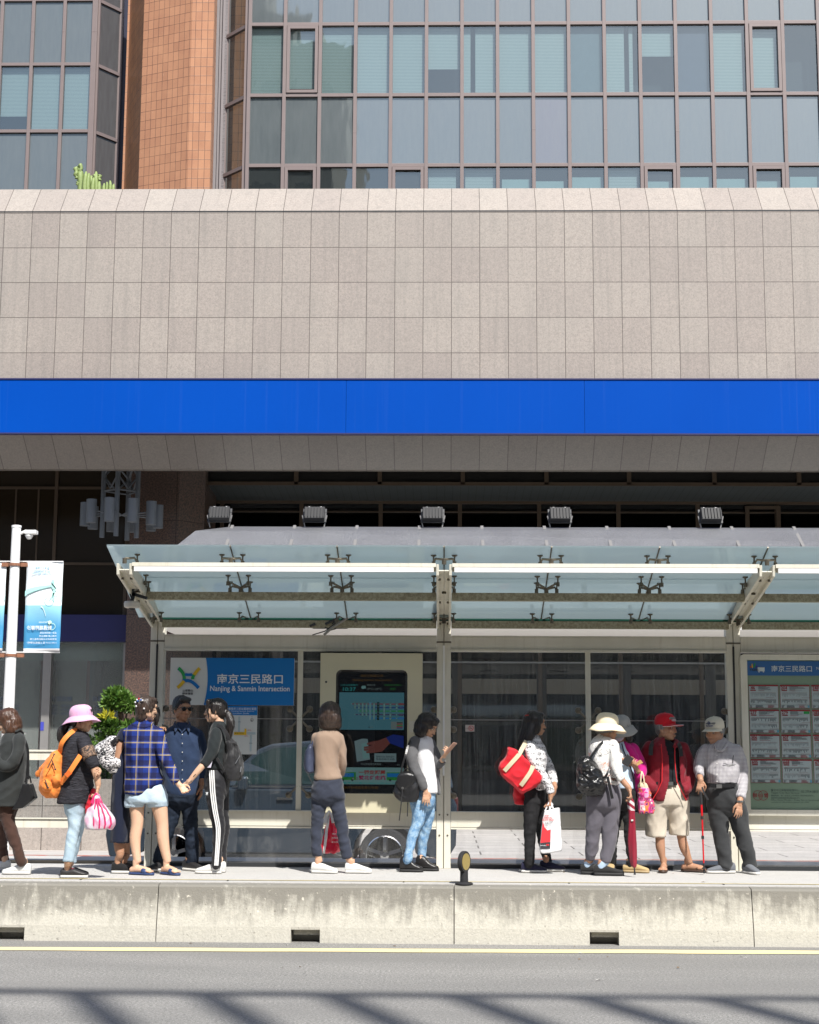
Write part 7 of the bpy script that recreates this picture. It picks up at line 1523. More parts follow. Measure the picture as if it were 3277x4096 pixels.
b = Blob(); b.torso([(*rel(f6, x, y, -.02, o_), a / f6.pm, .14) for x, y, a in ((1300, 645, 34), (1310, 700, 58), (1318, 780, 78), (1322, 860, 88), (1325, 930, 90), (1330, 985, 70), (1330, 1005, 50))][::-1], k=3); b.ball(rel(f6, 1375, 910, -.04, o_), .045, .10, .075); b.limb([(*rel(f6, 1290, 660, -.12, o_), .012), (*rel(f6, 1335, 652, -.13, o_), .014), (*rel(f6, 1355, 672, -.12, o_), .010)]); b.done('bag_body', m_ny, bp6, smooth=3, fold=folds(.008, (13, 13, 9), 83))
strap([rel(f6, 1290, 640, -.14, o_), rel(f6, 1262, 560, -.155, o_), rel(f6, 1215, 500, -.13, o_), rel(f6, 1170, 484, -.09, o_)], .030, .010, 'shoulder_strap', m_ny, bp6); strap([rel(f6, 1240, 930, -.14, o_), rel(f6, 1205, 860, -.165, o_), rel(f6, 1165, 795, -.175, o_)], .022, .008, 'lower_strap', m_ny, bp6)
mb = MB(); mb.tube([rel(f6, 1388, 775, -.12, o_), rel(f6, 1345, 850, -.175, o_)], .0035, 6); mb.tube([rel(f6, 1400, 880, -.12, o_), rel(f6, 1392, 930, -.14, o_)], .004, 6); mb.build('zip', M_steel, bp6)
# ---------------------------------------------------------------- 7 taupe shirt, back view
f7 = Fig(Z3, 430, 1902, 'woman seen from behind in a taupe shirt and navy cropped trousers')
m_tp = cloth('taupe_jersey', (.30, .215, .16), var=.06); m_nt = cloth('navy_chino', (.032, .038, .058), var=.08)
T, R, *_ = build(f7, SK, (412, 390, 0), 176, 0, (400, 530), [(520, 345, 470, .065), (548, 300, 505, .085), (590, 262, 530, .108), (660, 252, 530, .118), (760, 252, 498, .115), (860, 258, 485, .112), (940, 256, 505, .118), (985, 248, 525, .125), (1008, 262, 480, .12)], m_tp,
    [([(500, 600, 0, 46), (521, 700, 0, 42), (530, 820, .01, 38), (528, 900, .05, 34), (520, 955, .12, 28)], [(500, 965, .16, 24), (440, 975, .24, 24)]), ([(275, 600, 0, 42), (264, 700, .02, 40), (262, 820, .05, 36), (290, 920, .16, 28), (340, 960, .24, 24)], None)],
    [([(308, 1170, 0, 80), (302, 1300, 0, 70), (284, 1450, 0, 58), (278, 1600, 0, 54), (284, 1742, 0, 48)], [(286, 1500, 0, 38), (290, 1700, 0, 34), (308, 1790, 0, 30)], (268, 446, 1903, 80, dict(mat=ws, sole_mat=M_sole, laces=ws, length=.25))),
     ([(468, 1170, 0, 84), (494, 1310, 0, 70), (522, 1460, 0, 60), (548, 1610, 0, 55), (574, 1757, 0, 52)], [(546, 1600, 0, 38), (580, 1730, 0, 34), (606, 1800, 0, 30)], (565, 799, 1903, 88, dict(mat=ws, sole_mat=M_sole, laces=ws, length=.25)))],
    m_nt, pelvis=[(985, 255, 520, .105), (1050, 238, 535, .125), (1120, 230, 546, .135), (1180, 230, 550, .125)], k=1.0, fold_t=lambda co: folds(.004, (8, 8, 5), 91)(co) + .005 * wnoise(co, (12, 4, 4), 93), fold_b=folds(.006, (7, 7, 13), 92), face=dict(eyes=False, lips=False))
hair('bob', T, R, HD, f7.root, 1.06, seed=9)
nb7, o_ = bagroot(f7, 215, 930, -.02, 'shoulder_bag', 'navy leather shoulder bag at the left side of the taupe shirt woman', 'bag')
m_nl = leather('navy_leather', (.045, .055, .095), .42)
b = Blob(); b.torso([(*rel(f7, x, y, .02, o_), a / f7.pm, .13) for x, y, a in ((228, 695, 22), (215, 740, 40), (212, 820, 50), (215, 890, 48), (224, 935, 36))][::-1], k=3); b.done('bag_body', m_nl, nb7, smooth=3, fold=folds(.005, (12, 12, 8), 94))
strap([rel(f7, 225, 700, -.02, o_), rel(f7, 248, 640, -.03, o_), rel(f7, 285, 570, -.02, o_)], .02, .008, 'strap', m_nl, nb7); strap([rel(f7, 168, 850, -.06, o_), rel(f7, 190, 930, -.10, o_), rel(f7, 240, 1042, -.12, o_)], .010, .006, 'hanging_strap', M_black, nb7)
def redbag():
    t = NT('red_white_film'); tc = t.n('TexCoord'); sp = t.n('SeparateXYZ'); t.l(tc.outputs['Object'], sp.inputs[0]); u = t.math('ADD', sp.outputs[0], t.math('MULTIPLY', sp.outputs[2], -.10)); u = t.math('ADD', u, t.math('MULTIPLY', t.noise(t.coord(), 5, 2), .03)); k_ = t.ramp(t.math('ADD', t.math('MULTIPLY', u, 3.0), .5), [(.0, (.62, .01, .04)), (.36, (.62, .01, .04)), (.365, (.75, .72, .72)), (.44, (.75, .72, .72)), (.445, (.62, .01, .04))], 'CONSTANT'); return t.out(t.bsdf(k_, .25, spec=.6))
rb7 = pbag(f7, 400, 1300, 330, 512, 1700, .26, 'red and white plastic bag seen between the legs of the taupe shirt woman', redbag(), simple('white_film', (.72, .7, .7), .3), stripes=False, depth=.05)
mb = MB(); o_ = at(f7, 400, 1700, .26); 
for i_, s_ in enumerate(('悠閒生活', '品質保證', '歡迎光臨')): q = rel(f7, 455, 1530 + 40 * i_, .19, o_); add_text(mb, s_, q.x, q.z, .014, q.y)
mb.build('bag_print', M_lwhite, rb7)
# ---------------------------------------------------------------- 8 phone woman
f8 = Fig(Z3, 1250, 1888, 'woman in a grey cardigan and acid washed jeans looking down at her phone')
m_wt = cloth('white_tee', (.74, .74, .76), var=.03); m_gc = cloth('grey_cardigan', (.085, .085, .09), c2=(.12, .12, .125)); m_aw = denim('acid_wash_denim', (.05, .19, .42), (.42, .58, .70), 26, .7); bt = leather('black_boot', (.015, .014, .014), .35)
wk = dict(mat=bt, sole_mat=M_bsole, style='boot', laces=M_black)
T, R, *_ = build(f8, SK, (1345, 492, 0), 62, 28, (1290, 628), [(612, 1215, 1390, .06), (650, 1215, 1400, .095), (720, 1215, 1408, .115), (850, 1232, 1420, .12), (980, 1250, 1438, .125), (1080, 1262, 1446, .13), (1132, 1268, 1450, .13)], m_wt, [],
    [([(1245, 1180, -.04, 86), (1262, 1300, -.04, 74), (1245, 1430, -.04, 56), (1195, 1560, -.04, 50), (1165, 1700, -.04, 42), (1155, 1775, -.04, 42)], None, (1085, 1294, 1890, 85, wk)), ([(1340, 1180, .06, 82), (1352, 1300, .06, 70), (1335, 1440, .06, 54), (1300, 1580, .06, 48), (1285, 1765, .06, 40)], None, (1230, 1452, 1880, 82, wk))],
    m_aw, pelvis=[(1100, 1190, 1420, .115), (1170, 1172, 1422, .125), (1230, 1180, 1412, .12)], k=.97, hands=[((1325, 1110, -.17), (1330, 1212, -.17), (-.3, 1, 0), 1, .18), ((1488, 800, -.16), (1535, 725, -.20), (-.7, .3, .5), -1, .9)],
    body_extra=lambda bl: (bl.limb([f8.row(1200, 700, -.08, 22), f8.row(1215, 880, -.12, 20), f8.row(1280, 1020, -.16, 20), f8.row(1325, 1105, -.17, 23)]), bl.limb([f8.row(1400, 700, .05, 32), f8.row(1440, 880, .0, 30), f8.row(1470, 845, -.08, 26), f8.row(1490, 800, -.16, 23)])), fold_t=folds(.005, (8, 8, 6), 101), fold_b=folds(.004, (10, 10, 12), 102), botname='jeans', topname='white_shirt', neck_r=44)
b = Blob(); b.limb([f8.row(1225, 640, -.04, 55), f8.row(1195, 720, -.08, 58), f8.row(1200, 820, -.12, 54), f8.row(1235, 930, -.15, 46), f8.row(1285, 1020, -.17, 40), f8.row(1315, 1095, -.17, 35)], caps=(1, 0)); b.limb([f8.row(1370, 650, .04, 40), f8.row(1405, 740, .06, 48), f8.row(1435, 860, .03, 46), f8.row(1455, 870, -.03, 40), f8.row(1485, 825, -.12, 30)], caps=(1, 0))
b.torso([(*f8.L((xl + xr) / 2, y, dy), (xr - xl) / 2 / f8.pm, d) for y, xl, xr, d, dy in ((655, 1180, 1250, .10, .0), (760, 1165, 1262, .12, .02), (880, 1165, 1266, .13, .03), (1000, 1185, 1268, .13, .03), (1090, 1200, 1272, .13, .03))][::-1]); b.torso([(*f8.L((xl + xr) / 2, y, dy), (xr - xl) / 2 / f8.pm, d) for y, xl, xr, d, dy in ((640, 1345, 1390, .06, .02), (760, 1395, 1425, .09, .03), (900, 1410, 1455, .10, .03), (1040, 1430, 1458, .10, .03), (1145, 1440, 1462, .09, .03))][::-1])
b.done('cardigan', m_gc, f8.root, smooth=3, fold=folds(.006, (8, 8, 10), 103))
hair('bob', T, R, HB, f8.root, 1.0, seed=12)
mb = MB(); mb.tube([f8.L(1455, 830, -.115), f8.L(1500, 812, -.16), f8.L(1520, 826, -.16)], .005, 6); mb.lathe([(.018, -.004), (.018, .004)], f8.L(1498, 815, -.185), 14, M=Matrix.Rotation(math.pi / 2, 4, 'X')); mb.build('wristwatch', M_steel, f8.root)
ph, o_ = bagroot(f8, 1560, 700, -.20, 'smartphone', 'smartphone in a rose gold case held by the cardigan woman', 'phone'); a, b2 = rel(f8, 1515, 760, -.19, o_), rel(f8, 1610, 650, -.23, o_)
mb = MB(); mb.bar(a, b2, .070, .008, (-.6, .42, .6)); mb.build('case', simple('rose_gold_case', (.50, .30, .22), .3), ph, bevel=.003); mb = MB(); mb.bar(a + Vector((-.004, 0, .003)), b2 + Vector((-.004, 0, .003)), .062, .004, (-.6, .42, .6)); mb.build('screen', M_eye, ph)
hb, o_ = bagroot(f8, 1140, 1210, -.12, 'shoulder_bag', 'black leather flap bag hanging at the hip of the cardigan woman', 'bag')
b = Blob(); b.torso([(*rel(f8, x, y, -.16, o_), a / f8.pm, .065) for x, y, a in ((1150, 955, 70), (1150, 1010, 98), (1145, 1080, 118), (1140, 1140, 122), (1150, 1190, 100), (1165, 1212, 70))][::-1], k=3); b.done('bag_body', m_blk, hb, vox=.006, smooth=3, fold=folds(.006, (12, 12, 10), 104))
b = Blob(); b.torso([(*rel(f8, x, y, -.215, o_), a / f8.pm, .022) for x, y, a in ((1140, 965, 82), (1130, 1030, 84), (1112, 1075, 52), (1102, 1105, 18))][::-1], k=3); b.done('flap', m_blk, hb, vox=.005, smooth=3)
strap([rel(f8, 1085, 965, -.20, o_), rel(f8, 1105, 860, -.19, o_), rel(f8, 1135, 760, -.18, o_), rel(f8, 1165, 660, -.12, o_), rel(f8, 1200, 610, -.04, o_)], .018, .008, 'strap', m_blk, hb); strap([rel(f8, 1104, 1090, -.245, o_), rel(f8, 1090, 1240, -.245, o_), rel(f8, 1072, 1395, -.235, o_)], .010, .006, 'tassel', M_black, hb); strap([rel(f8, 1155, 1210, -.2, o_), rel(f8, 1150, 1355, -.2, o_)], .010, .006, 'tassel', M_black, hb); strap([rel(f8, 1095, 990, -.2, o_), rel(f8, 1130, 900, -.22, o_), rel(f8, 1200, 930, -.22, o_), rel(f8, 1225, 1000, -.2, o_)], .010, .008, 'handle', m_blk, hb)
mb = MB(); mb.lathe([(.012, -.003), (.012, .003)], rel(f8, 1104, 1085, -.245, o_), 12, M=Matrix.Rotation(math.pi / 2, 4, 'X')); mb.build('clasp', M_steel, hb)
# ---------------------------------------------------------------- 9 long hair, red tote
f9 = Fig(Z4, 500, 1895, 'woman with long black hair in a white lettered shirt and black trousers')
def scribble(name, base=(.72, .71, .72), ink=(.03, .03, .035), ink2=None):
    t = NT(name); n = t.noise(t.coord((1.6, 1.6, 1)), 17, 2, .5, 2.2); gz = t.n('TexCoord'); sp = t.n('SeparateXYZ'); t.l(gz.outputs['Object'], sp.inputs[0]); row = t.math('LESS_THAN', t.math('FRACT', t.math('MULTIPLY', t.math('ADD', sp.outputs[2], t.math('MULTIPLY', sp.outputs[0], .12)), 19)), .66)
    k_ = t.ramp(t.math('ABSOLUTE', t.math('SUBTRACT', n, .5)), [(.034, (1, 1, 1)), (.050, (0, 0, 0))]); c = t.mix(t.math('MULTIPLY', k_, row), (*base, 1), (*ink, 1)); return t.out(t.bsdf(c, .85, spec=.2))
m_scr = scribble('lettered_cotton'); m_bk = denim('black_stretch_denim', (.010, .010, .011), (.028, .028, .030), mott=.7); sn = cloth('navy_knit_shoe', (.015, .015, .04))
T, R, *_ = build(f9, SK2, (485, 470, 0), 102, 2, (470, 610), [(600, 425, 530, .06), (635, 395, 545, .10), (720, 375, 590, .135), (800, 372, 600, .14), (900, 385, 580, .135), (1000, 400, 580, .14), (1100, 395, 590, .15)], m_scr,
    [([(430, 690, -.12, 60), (455, 790, -.17, 60), (510, 900, -.19, 56), (575, 1000, -.21, 46), (620, 1080, -.22, 38), (630, 1130, -.22, 32)], [(632, 1140, -.22, 26), (630, 1165, -.22, 25)]), ([(500, 680, .12, 50), (600, 850, .14, 48), (650, 980, .02, 40), (665, 1040, -.08, 32)], [(668, 1060, -.1, 25), (672, 1075, -.12, 25)])],
    [([(470, 1120, -.06, 94), (450, 1270, -.06, 82), (435, 1430, -.06, 66), (430, 1600, -.05, 56), (428, 1810, -.04, 46)], None, (372, 573, 1897, 88, dict(mat=sn, sole_mat=M_sole, laces=simple('magenta_trim', (.5, .03, .2)), length=.245))),
     ([(520, 1120, .07, 84), (530, 1270, .07, 76), (545, 1440, .07, 62), (560, 1600, .07, 54), (600, 1790, .07, 44)], None, (553, 750, 1885, 86, dict(mat=sn, sole_mat=M_sole, length=.245)))],
    m_bk, pelvis=[(1080, 395, 590, .13), (1150, 382, 588, .15), (1220, 385, 580, .145)], k=.98, hands=[((630, 1165, -.22), (622, 1250, -.22), (-1, 0, 0), 1, 1.0), ((672, 1075, -.13), (672, 1135, -.24), (-1, 0, 0), 1, .7)], fold_t=folds(.005, (8, 8, 9), 111), fold_b=folds(.0035, (9, 9, 14), 112), neck_r=46)
hair('long', T, R, HB, f9.root, 1.02, extra=[[f9.row(430, 450, .0, 70), f9.row(405, 560, .0, 76), f9.row(370, 640, -.01, 62), f9.row(335, 700, -.02, 34)], [f9.row(450, 480, -.06, 40), f9.row(425, 590, -.08, 45), f9.row(370, 680, -.08, 30)]])
mb = MB(); mb.tube([f9.L(385, 392, -.09), f9.L(402, 384, -.1), f9.L(420, 386, -.1)], .004, 6); mb.build('hair_clip', simple('red_clip', (.5, .03, .02)), f9.root)
tt, o_ = bagroot(f9, 340, 1130, -.14, 'tote_bag', 'large red tote bag with cream straps on the shoulder of the long haired woman', 'tote bag'); m_red = cloth('red_canvas', (.60, .018, .03), var=.06)
b = Blob(); pts = [(222, 692), (300, 720), (370, 790), (470, 880), (560, 985), (540, 1035), (450, 1090), (365, 1135), (330, 1120), (230, 1020), (160, 950), (135, 890), (150, 850), (210, 760)]; n = len(pts)
v0 = [rel(f9, x, y, -.26, o_) for x, y in pts]; v1 = [rel(f9, x, y, -.08, o_) for x, y in pts]; cc_ = sum(v0, Vector()) / n; v0 = [cc_ + (v - cc_) * .93 + Vector((0, .0, 0)) for v in v0]
b.mb.add(v0 + v1, [tuple(range(n)), tuple(range(2 * n - 1, n - 1, -1))] + [(i, (i + 1) % n, n + (i + 1) % n, n + i) for i in range(n)]); b.done('bag_body', m_red, tt, vox=.008, smooth=6, fold=folds(.010, (8, 8, 8), 113))
m_crm = cloth('cream_webbing', (.62, .52, .36), var=.04)
strap([rel(f9, 188, 920, -.268, o_), rel(f9, 250, 850, -.282, o_), rel(f9, 325, 765, -.27, o_), rel(f9, 355, 710, -.22, o_), rel(f9, 388, 650, -.16, o_), rel(f9, 400, 620, -.06, o_)], .040, .008, 'strap', m_crm, tt); strap([rel(f9, 345, 1060, -.268, o_), rel(f9, 390, 1000, -.286, o_), rel(f9, 440, 925, -.284, o_), rel(f9, 460, 870, -.27, o_)], .040, .008, 'strap', m_crm, tt)
t2, o_ = bagroot(f9, 340, 1245, .05, 'tote_bag', 'second darker red bag hanging below the large red tote', 'bag'); boxbag([(*rel(f9, x, y, .04, o_), a / f9.pm, .08) for x, y, a in ((340, 1080, 58), (336, 1160, 58), (345, 1235, 54))][::-1], m_red, 'bag_body', t2)
# white shopping bag
wb, o_ = bagroot(f9, 630, 1710, -.22, 'shopping_bag', 'white and red duty free plastic shopping bag held by the long haired woman', 'bag')
m_wf = simple('white_plastic_film', (.74, .74, .75), .3, var=.04)
b = Blob(); pts = [(572, 1310), (640, 1292), (712, 1275), (722, 1450), (733, 1600), (732, 1680), (640, 1700), (545, 1705), (528, 1670), (545, 1480)]; n = len(pts); b.mb.add([rel(f9, x, y, -.27, o_) for x, y in pts] + [rel(f9, x, y, -.15, o_) for x, y in pts], [tuple(range(n)), tuple(range(2 * n - 1, n - 1, -1))] + [(i, (i + 1) % n, n + (i + 1) % n, n + i) for i in range(n)]); b.done('bag_body', m_wf, wb, vox=.006, smooth=3, fold=folds(.005, (11, 11, 7), 114))
def prj(mb_, pts, dy, m): mb_.mat(m).add([rel(f9, x, y, dy, o_) for x, y in pts], [tuple(range(len(pts)))])
mb = MB(); prj(mb, [(548, 1480), (556, 1400), (572, 1460), (600, 1490), (632, 1480), (628, 1600), (532, 1610)], -.281, 0); prj(mb, [(532, 1612), (628, 1602), (626, 1665), (530, 1668)], -.281, 1)
for s, x, y, h in (('2020', 592, 1355, .015), ('ARRIVAL', 604, 1378, .016), ('DUTY FREE', 606, 1398, .016)): mb.mat(2); q = rel(f9, x, y, -.283, o_); add_text(mb, s, q.x, q.z, h, q.y, bold=.02)
mb.mat(1)
for s, x, y, h in (('到着免税', 608, 1428, .016), ('お買いもの', 606, 1452, .010)): q = rel(f9, x, y, -.283, o_); add_text(mb, s, q.x, q.z, h, q.y)
mb.mat(3); q = rel(f9, 562, 1640, -.283, o_); add_text(mb, 'NARITA AIRPORT', q.x, q.z, .010, q.y, wid=.06); mb.mat(2)
for x in (595, 608): q = rel(f9, x, 1628, -.284, o_); mb.add([(q.x + .009 * math.cos(i * .52), q.y, q.z + .009 * math.sin(i * .52)) for i in range(12)], [tuple(range(12))])
mb.build('bag_print', [simple('print_red', (.62, .03, .04)), M_ink, simple('print_red_text', (.55, .03, .03)), M_lwhite], wb)
for x0, x1 in ((575, 622), (622, 662)): mb = MB(); mb.tube([rel(f9, x0 if x0 == 575 else 612, 1305, -.25, o_), rel(f9, (x0 + x1) / 2 + 8, 1240, -.24, o_), rel(f9, 622, 1200, -.23, o_), rel(f9, x1 - 2, 1290, -.25, o_)], .007, 6); mb.build('handle', m_wf, wb)
# ---------------------------------------------------------------- 10 beige hat
f10 = Fig(Z4, 1110, 1920, 'woman in a beige bucket hat with a sketch print top and grey trousers')
def sketch():
    t = NT('sketch_print_cotton'); v = t.coord(); n = t.noise(v, 9, 3, .5, 1.5); k_ = t.ramp(t.math('ABSOLUTE', t.math('SUBTRACT', n, .52)), [(.010, (1, 1, 1)), (.022, (0, 0, 0))]); m_ = t.ramp(t.noise(v, 4, 2), [(.45, (0, 0, 0)), (.55, (1, 1, 1))]); c = t.mix(t.math('MULTIPLY', k_, m_), (.74, .73, .71, 1), (.06, .06, .06, 1))
    n2 = t.noise(t.coord((1, 1, 1.3)), 13, 3, .5, 1.8); k2 = t.ramp(t.math('ABSOLUTE', t.math('SUBTRACT', n2, .5)), [(.008, (1, 1, 1)), (.02, (0, 0, 0))]); m2 = t.ramp(t.noise(t.coord((1, 1, 1), loc=(3, 1, 2)), 5, 2), [(.5, (0, 0, 0)), (.58, (1, 1, 1))]); c = t.mix(t.math('MULTIPLY', k2, m2), c, (.70, .16, .05, 1)); c = t.mix(t.ramp(t.noise(v, 7, 5, .7), [(.66, (0, 0, 0)), (.70, (.8, .8, .8))]), c, (.10, .10, .10, 1)); return t.out(t.bsdf(c, .85, spec=.2))
m_gt = cloth('grey_jersey_trousers', (.115, .108, .128), var=.06); kn = cloth('black_ribbed_knit', (.022, .022, .022), weave=90); sk_b = cloth('pale_blue_sock', (.40, .52, .66))
T, R, *_ = build(f10, SK2, (1180, 510, 0), 120, 0, (1130, 605, .0), [(590, 1070, 1175, .06), (615, 1040, 1215, .09), (680, 1000, 1262, .13), (780, 995, 1280, .15), (880, 1005, 1275, .15), (980, 1005, 1290, .155), (1050, 1005, 1292, .155)], sketch(),
    [([(1220, 680, -.08, 62), (1245, 780, -.13, 62), (1255, 880, -.16, 56), (1285, 960, -.18, 48), (1315, 1005, -.19, 40)], [(1335, 1030, -.19, 29), (1375, 1075, -.20, 27), (1385, 1095, -.20, 25)]), ([(1190, 660, .12, 40), (1280, 760, .2, 40), (1290, 820, .1, 35)], [(1300, 820, .05, 26), (1310, 815, .0, 25)])],
    [([(1075, 1160, -.03, 104), (1065, 1320, -.03, 90), (1040, 1480, -.03, 74), (1030, 1620, -.03, 68), (1012, 1740, -.03, 52), (1010, 1778, -.03, 46)], None, (928, 1180, 1915, 80, dict(mat=kn, sole_mat=M_bsole, sole_h=.035, high=.095, length=.26, crop=True))),
     ([(1215, 1160, .0, 104), (1215, 1320, 0, 90), (1195, 1480, .0, 76), (1185, 1620, .0, 68), (1158, 1760, .0, 54), (1155, 1800, .0, 48)], None, (1068, 1312, 1925, 86, dict(mat=kn, sole_mat=M_bsole, sole_h=.035, high=.095, laces=kn, length=.28, crop=True)))],
    m_gt, pelvis=[(1035, 1005, 1285, .14), (1110, 990, 1300, .155), (1200, 980, 1302, .155), (1260, 985, 1300, .14)], k=1.0, hands=[((1383, 1092, -.20), (1398, 1165, -.22), (-1, .1, 0), 1, .95), ((1312, 815, .0), (1372, 820, -.08), (0, .3, 1), -1, .6)], fold_t=folds(.006, (8, 8, 8), 121), fold_b=folds(.007, (7, 7, 6), 122), face=dict(eyes=False, lips=False))
hair('under', T, R, HG, f10.root, 1.0); bucket(T, R, cloth('beige_cotton', (.80, .70, .50), var=.04), f10.root, 1.04, tilt=4, droop=.065, brim=.07)
for a_, (hx, hy) in zip(f10.anks, ((1010, 1765), (1155, 1790))): b = Blob(); h_ = f10.L(hx, hy, a_.y); b.limb([(h_.x, a_.y, h_.z, .040), ((h_.x + a_.x) / 2, a_.y, (h_.z + .1) / 2, .041), (a_.x, a_.y, .08, .038)]); b.done('sock', sk_b, f10.root, vox=.006)
bp10, o_ = bagroot(f10, 1010, 1150, -.12, 'backpack', 'glossy black leather backpack of the woman in the beige hat', 'backpack')
b = Blob(); b.torso([(*rel(f10, x, y, -.13, o_), a / f10.pm, d) for x, y, a, d in ((965, 820, 60, .06), (985, 880, 95, .10), (1005, 960, 118, .12), (1020, 1040, 125, .125), (1035, 1110, 108, .11), (1045, 1148, 70, .08))][::-1], k=3)
for x, y, a, h in ((1090, 1050, 58, 65), (930, 1030, 50, 70), (960, 880, 45, 40), (1010, 1080, 60, 50)): b.ball(rel(f10, x, y, -.20, o_), a / f10.pm, .065, h / f10.pm)
b.done('bag_body', leather('glossy_black_leather', (.010, .010, .011), .2, .35), bp10, vox=.0065, smooth=2, fold=folds(.010, (13, 13, 13), 123))
strap([rel(f10, 1000, 810, -.16, o_), rel(f10, 1040, 750, -.17, o_), rel(f10, 1100, 670, -.15, o_), rel(f10, 1160, 622, -.06, o_)], .022, .008, 'shoulder_strap', m_blk, bp10); strap([rel(f10, 1145, 985, -.18, o_), rel(f10, 1170, 950, -.19, o_), rel(f10, 1195, 890, -.17, o_)], .020, .008, 'lower_strap', m_blk, bp10); strap([rel(f10, 1175, 975, -.19, o_), rel(f10, 1198, 1080, -.20, o_), rel(f10, 1222, 1185, -.20, o_)], .026, .007, 'hanging_strap', m_blk, bp10)
mb = MB(); mb.tube([rel(f10, 960, 815, -.18, o_), rel(f10, 925, 790, -.19, o_), rel(f10, 960, 778, -.19, o_), rel(f10, 1000, 805, -.18, o_)], .006, 6); mb.build('drawcord', m_blk, bp10)
for x, y in ((985, 912), (915, 985), (985, 1078)): mb = MB(); q = rel(f10, x, y, -.275, o_); mb.box(q - Vector((.010, .004, .006)), q + Vector((.010, .004, .006))); mb.build('buckle', M_steel, bp10)
wl, o_ = bagroot(f10, 1370, 830, -.06, 'wallet', 'dark wallet held open by the woman in the beige hat', 'wallet'); mb = MB(); mb.bar(rel(f10, 1340, 860, -.10, o_), rel(f10, 1395, 780, -.10, o_), .075, .012, (.2, -1, .1)); mb.build('cover', M_black, wl, bevel=.003)
# umbrella
um, o_ = bagroot(f10, 1437, 1915, -.20, 'umbrella', 'folded dark red umbrella held upright by the woman in the beige hat', 'umbrella')
ax = [(1390, 1165), (1400, 1240), (1410, 1400), (1412, 1600), (1425, 1800), (1434, 1850)]
mb = MB(); q = cr([tuple(rel(f10, x, y, -.20, o_)) for x, y in ax], 5); rs = np.interp(np.linspace(0, 1, len(q)), [0, .08, .16, .35, .6, .8, .93, 1], [.010, .020, .028, .030, .037, .027, .014, .006])
nn = 18; vs = []
for j, (p, r_) in enumerate(zip(q, rs)):
    for i in range(nn): a = 2 * math.pi * i / nn; rr2 = r_ * (1 + .22 * math.cos(4 * a + j * .35)); vs.append((p[0] + rr2 * math.cos(a), p[1] + rr2 * math.sin(a), p[2]))
mb.add(vs, [(j * nn + i, j * nn + (i + 1) % nn, (j + 1) * nn + (i + 1) % nn, (j + 1) * nn + i) for j in range(len(q) - 1) for i in range(nn)])
uz = rel(f10, 1400, 1300, -.2, o_).z
def umat():
    t = NT('umbrella_cloth'); tc = t.n('TexCoord'); sp = t.n('SeparateXYZ'); t.l(tc.outputs['Object'], sp.inputs[0]); up_ = t.math('GREATER_THAN', sp.outputs[2], uz); wv = t.math('LESS_THAN', t.math('FRACT', t.math('ADD', t.math('MULTIPLY', sp.outputs[2], 16), t.math('MULTIPLY', sp.outputs[0], 12))), .5); c = t.mix(t.math('MULTIPLY', up_, wv), (.24, .012, .03, 1), (.55, .50, .50, 1)); return t.out(t.bsdf(c, .4, bump=t.noise(t.coord((1, 1, .3)), 40, 3), bstr=.4))
mb.build('canopy', umat(), um, smooth=True); mb = MB(); mb.tube([rel(f10, 1386, 1120, -.20, o_), rel(f10, 1392, 1240, -.20, o_)], .008, 10); mb.build('handle', M_black, um); mb = MB(); mb.tube([rel(f10, 1432, 1840, -.20, o_), rel(f10, 1436, 1895, -.20, o_), rel(f10, 1437, 1914, -.20, o_)], [.006, .008, .012], 10); mb.build('ferrule', M_black, um); mb = MB(); mb.tube([rel(f10, 1402, 1395, -.235, o_), rel(f10, 1422, 1393, -.235, o_)], .008, 8); mb.build('closing_band', M_sole, um)
# ---------------------------------------------------------------- 11 masked woman in magenta
f11 = Fig(Z5, 430, 1535, 'woman in a grey hat, floral face mask and magenta jacket holding a phone')
m_lb = (lambda t: t.out(t.bsdf(t.mix(t.noise(t.coord(), 18, 3), (.42, .60, .80, 1), (.66, .76, .84, 1)), .85)))(NT('pale_blue_print')); m_mg = cloth('magenta_fleece', (.52, .008, .20), .7, var=.06); m_bp = cloth('black_trousers', (.012, .012, .013)); tan = cloth('tan_suede', (.46, .34, .17))
T, R, *_ = build(f11, SK2, (395, 302, 0), -32, 12, (405, 425), [(415, 355, 450, .065), (450, 330, 480, .09), (520, 325, 505, .12), (620, 325, 515, .13), (720, 335, 515, .13), (808, 340, 520, .13)], m_lb, [],
    [([(400, 820, 0, 62), (375, 950, 0, 58), (350, 1120, 0, 46), (325, 1300, 0, 40), (322, 1460, 0, 36)], None, (280, 345, 1520, -10, dict(mat=tan, sole_mat=M_sole, length=.25))), ([(485, 820, 0, 62), (470, 950, 0, 58), (462, 1120, 0, 46), (478, 1300, 0, 40), (492, 1470, 0, 38)], None, (450, 612, 1535, 72, dict(mat=tan, sole_mat=simple('tan_sole', (.38, .28, .15)), high=.07, length=.25)))],
    m_bp, pelvis=[(795, 355, 530, .12), (860, 345, 540, .135), (920, 350, 540, .125)], k=.98, hands=[((545, 655, -.16), (505, 590, -.2), (.3, .2, 1), 1, .9), ((470, 605, -.10), (440, 590, -.16), (0, .2, 1), -1, .7)],
    body_extra=lambda bl: (bl.limb([f11.row(500, 480, .02, 30), f11.row(560, 620, .02, 28), f11.row(570, 680, -.05, 25), f11.row(545, 658, -.15, 20)]), bl.limb([f11.row(350, 480, .02, 30), f11.row(380, 620, .0, 26), f11.row(470, 608, -.09, 20)])), fold_t=folds(.005, (8, 8, 6), 131), face=dict(lips=False), botname='trousers', topname='blue_shirt')
hair('bob', T, R, HB, f11.root, .92); bucket(T, R, cloth('grey_hat_cotton', (.34, .34, .33), var=.04), f11.root, 1.0, tilt=2, droop=.075, brim=.062)
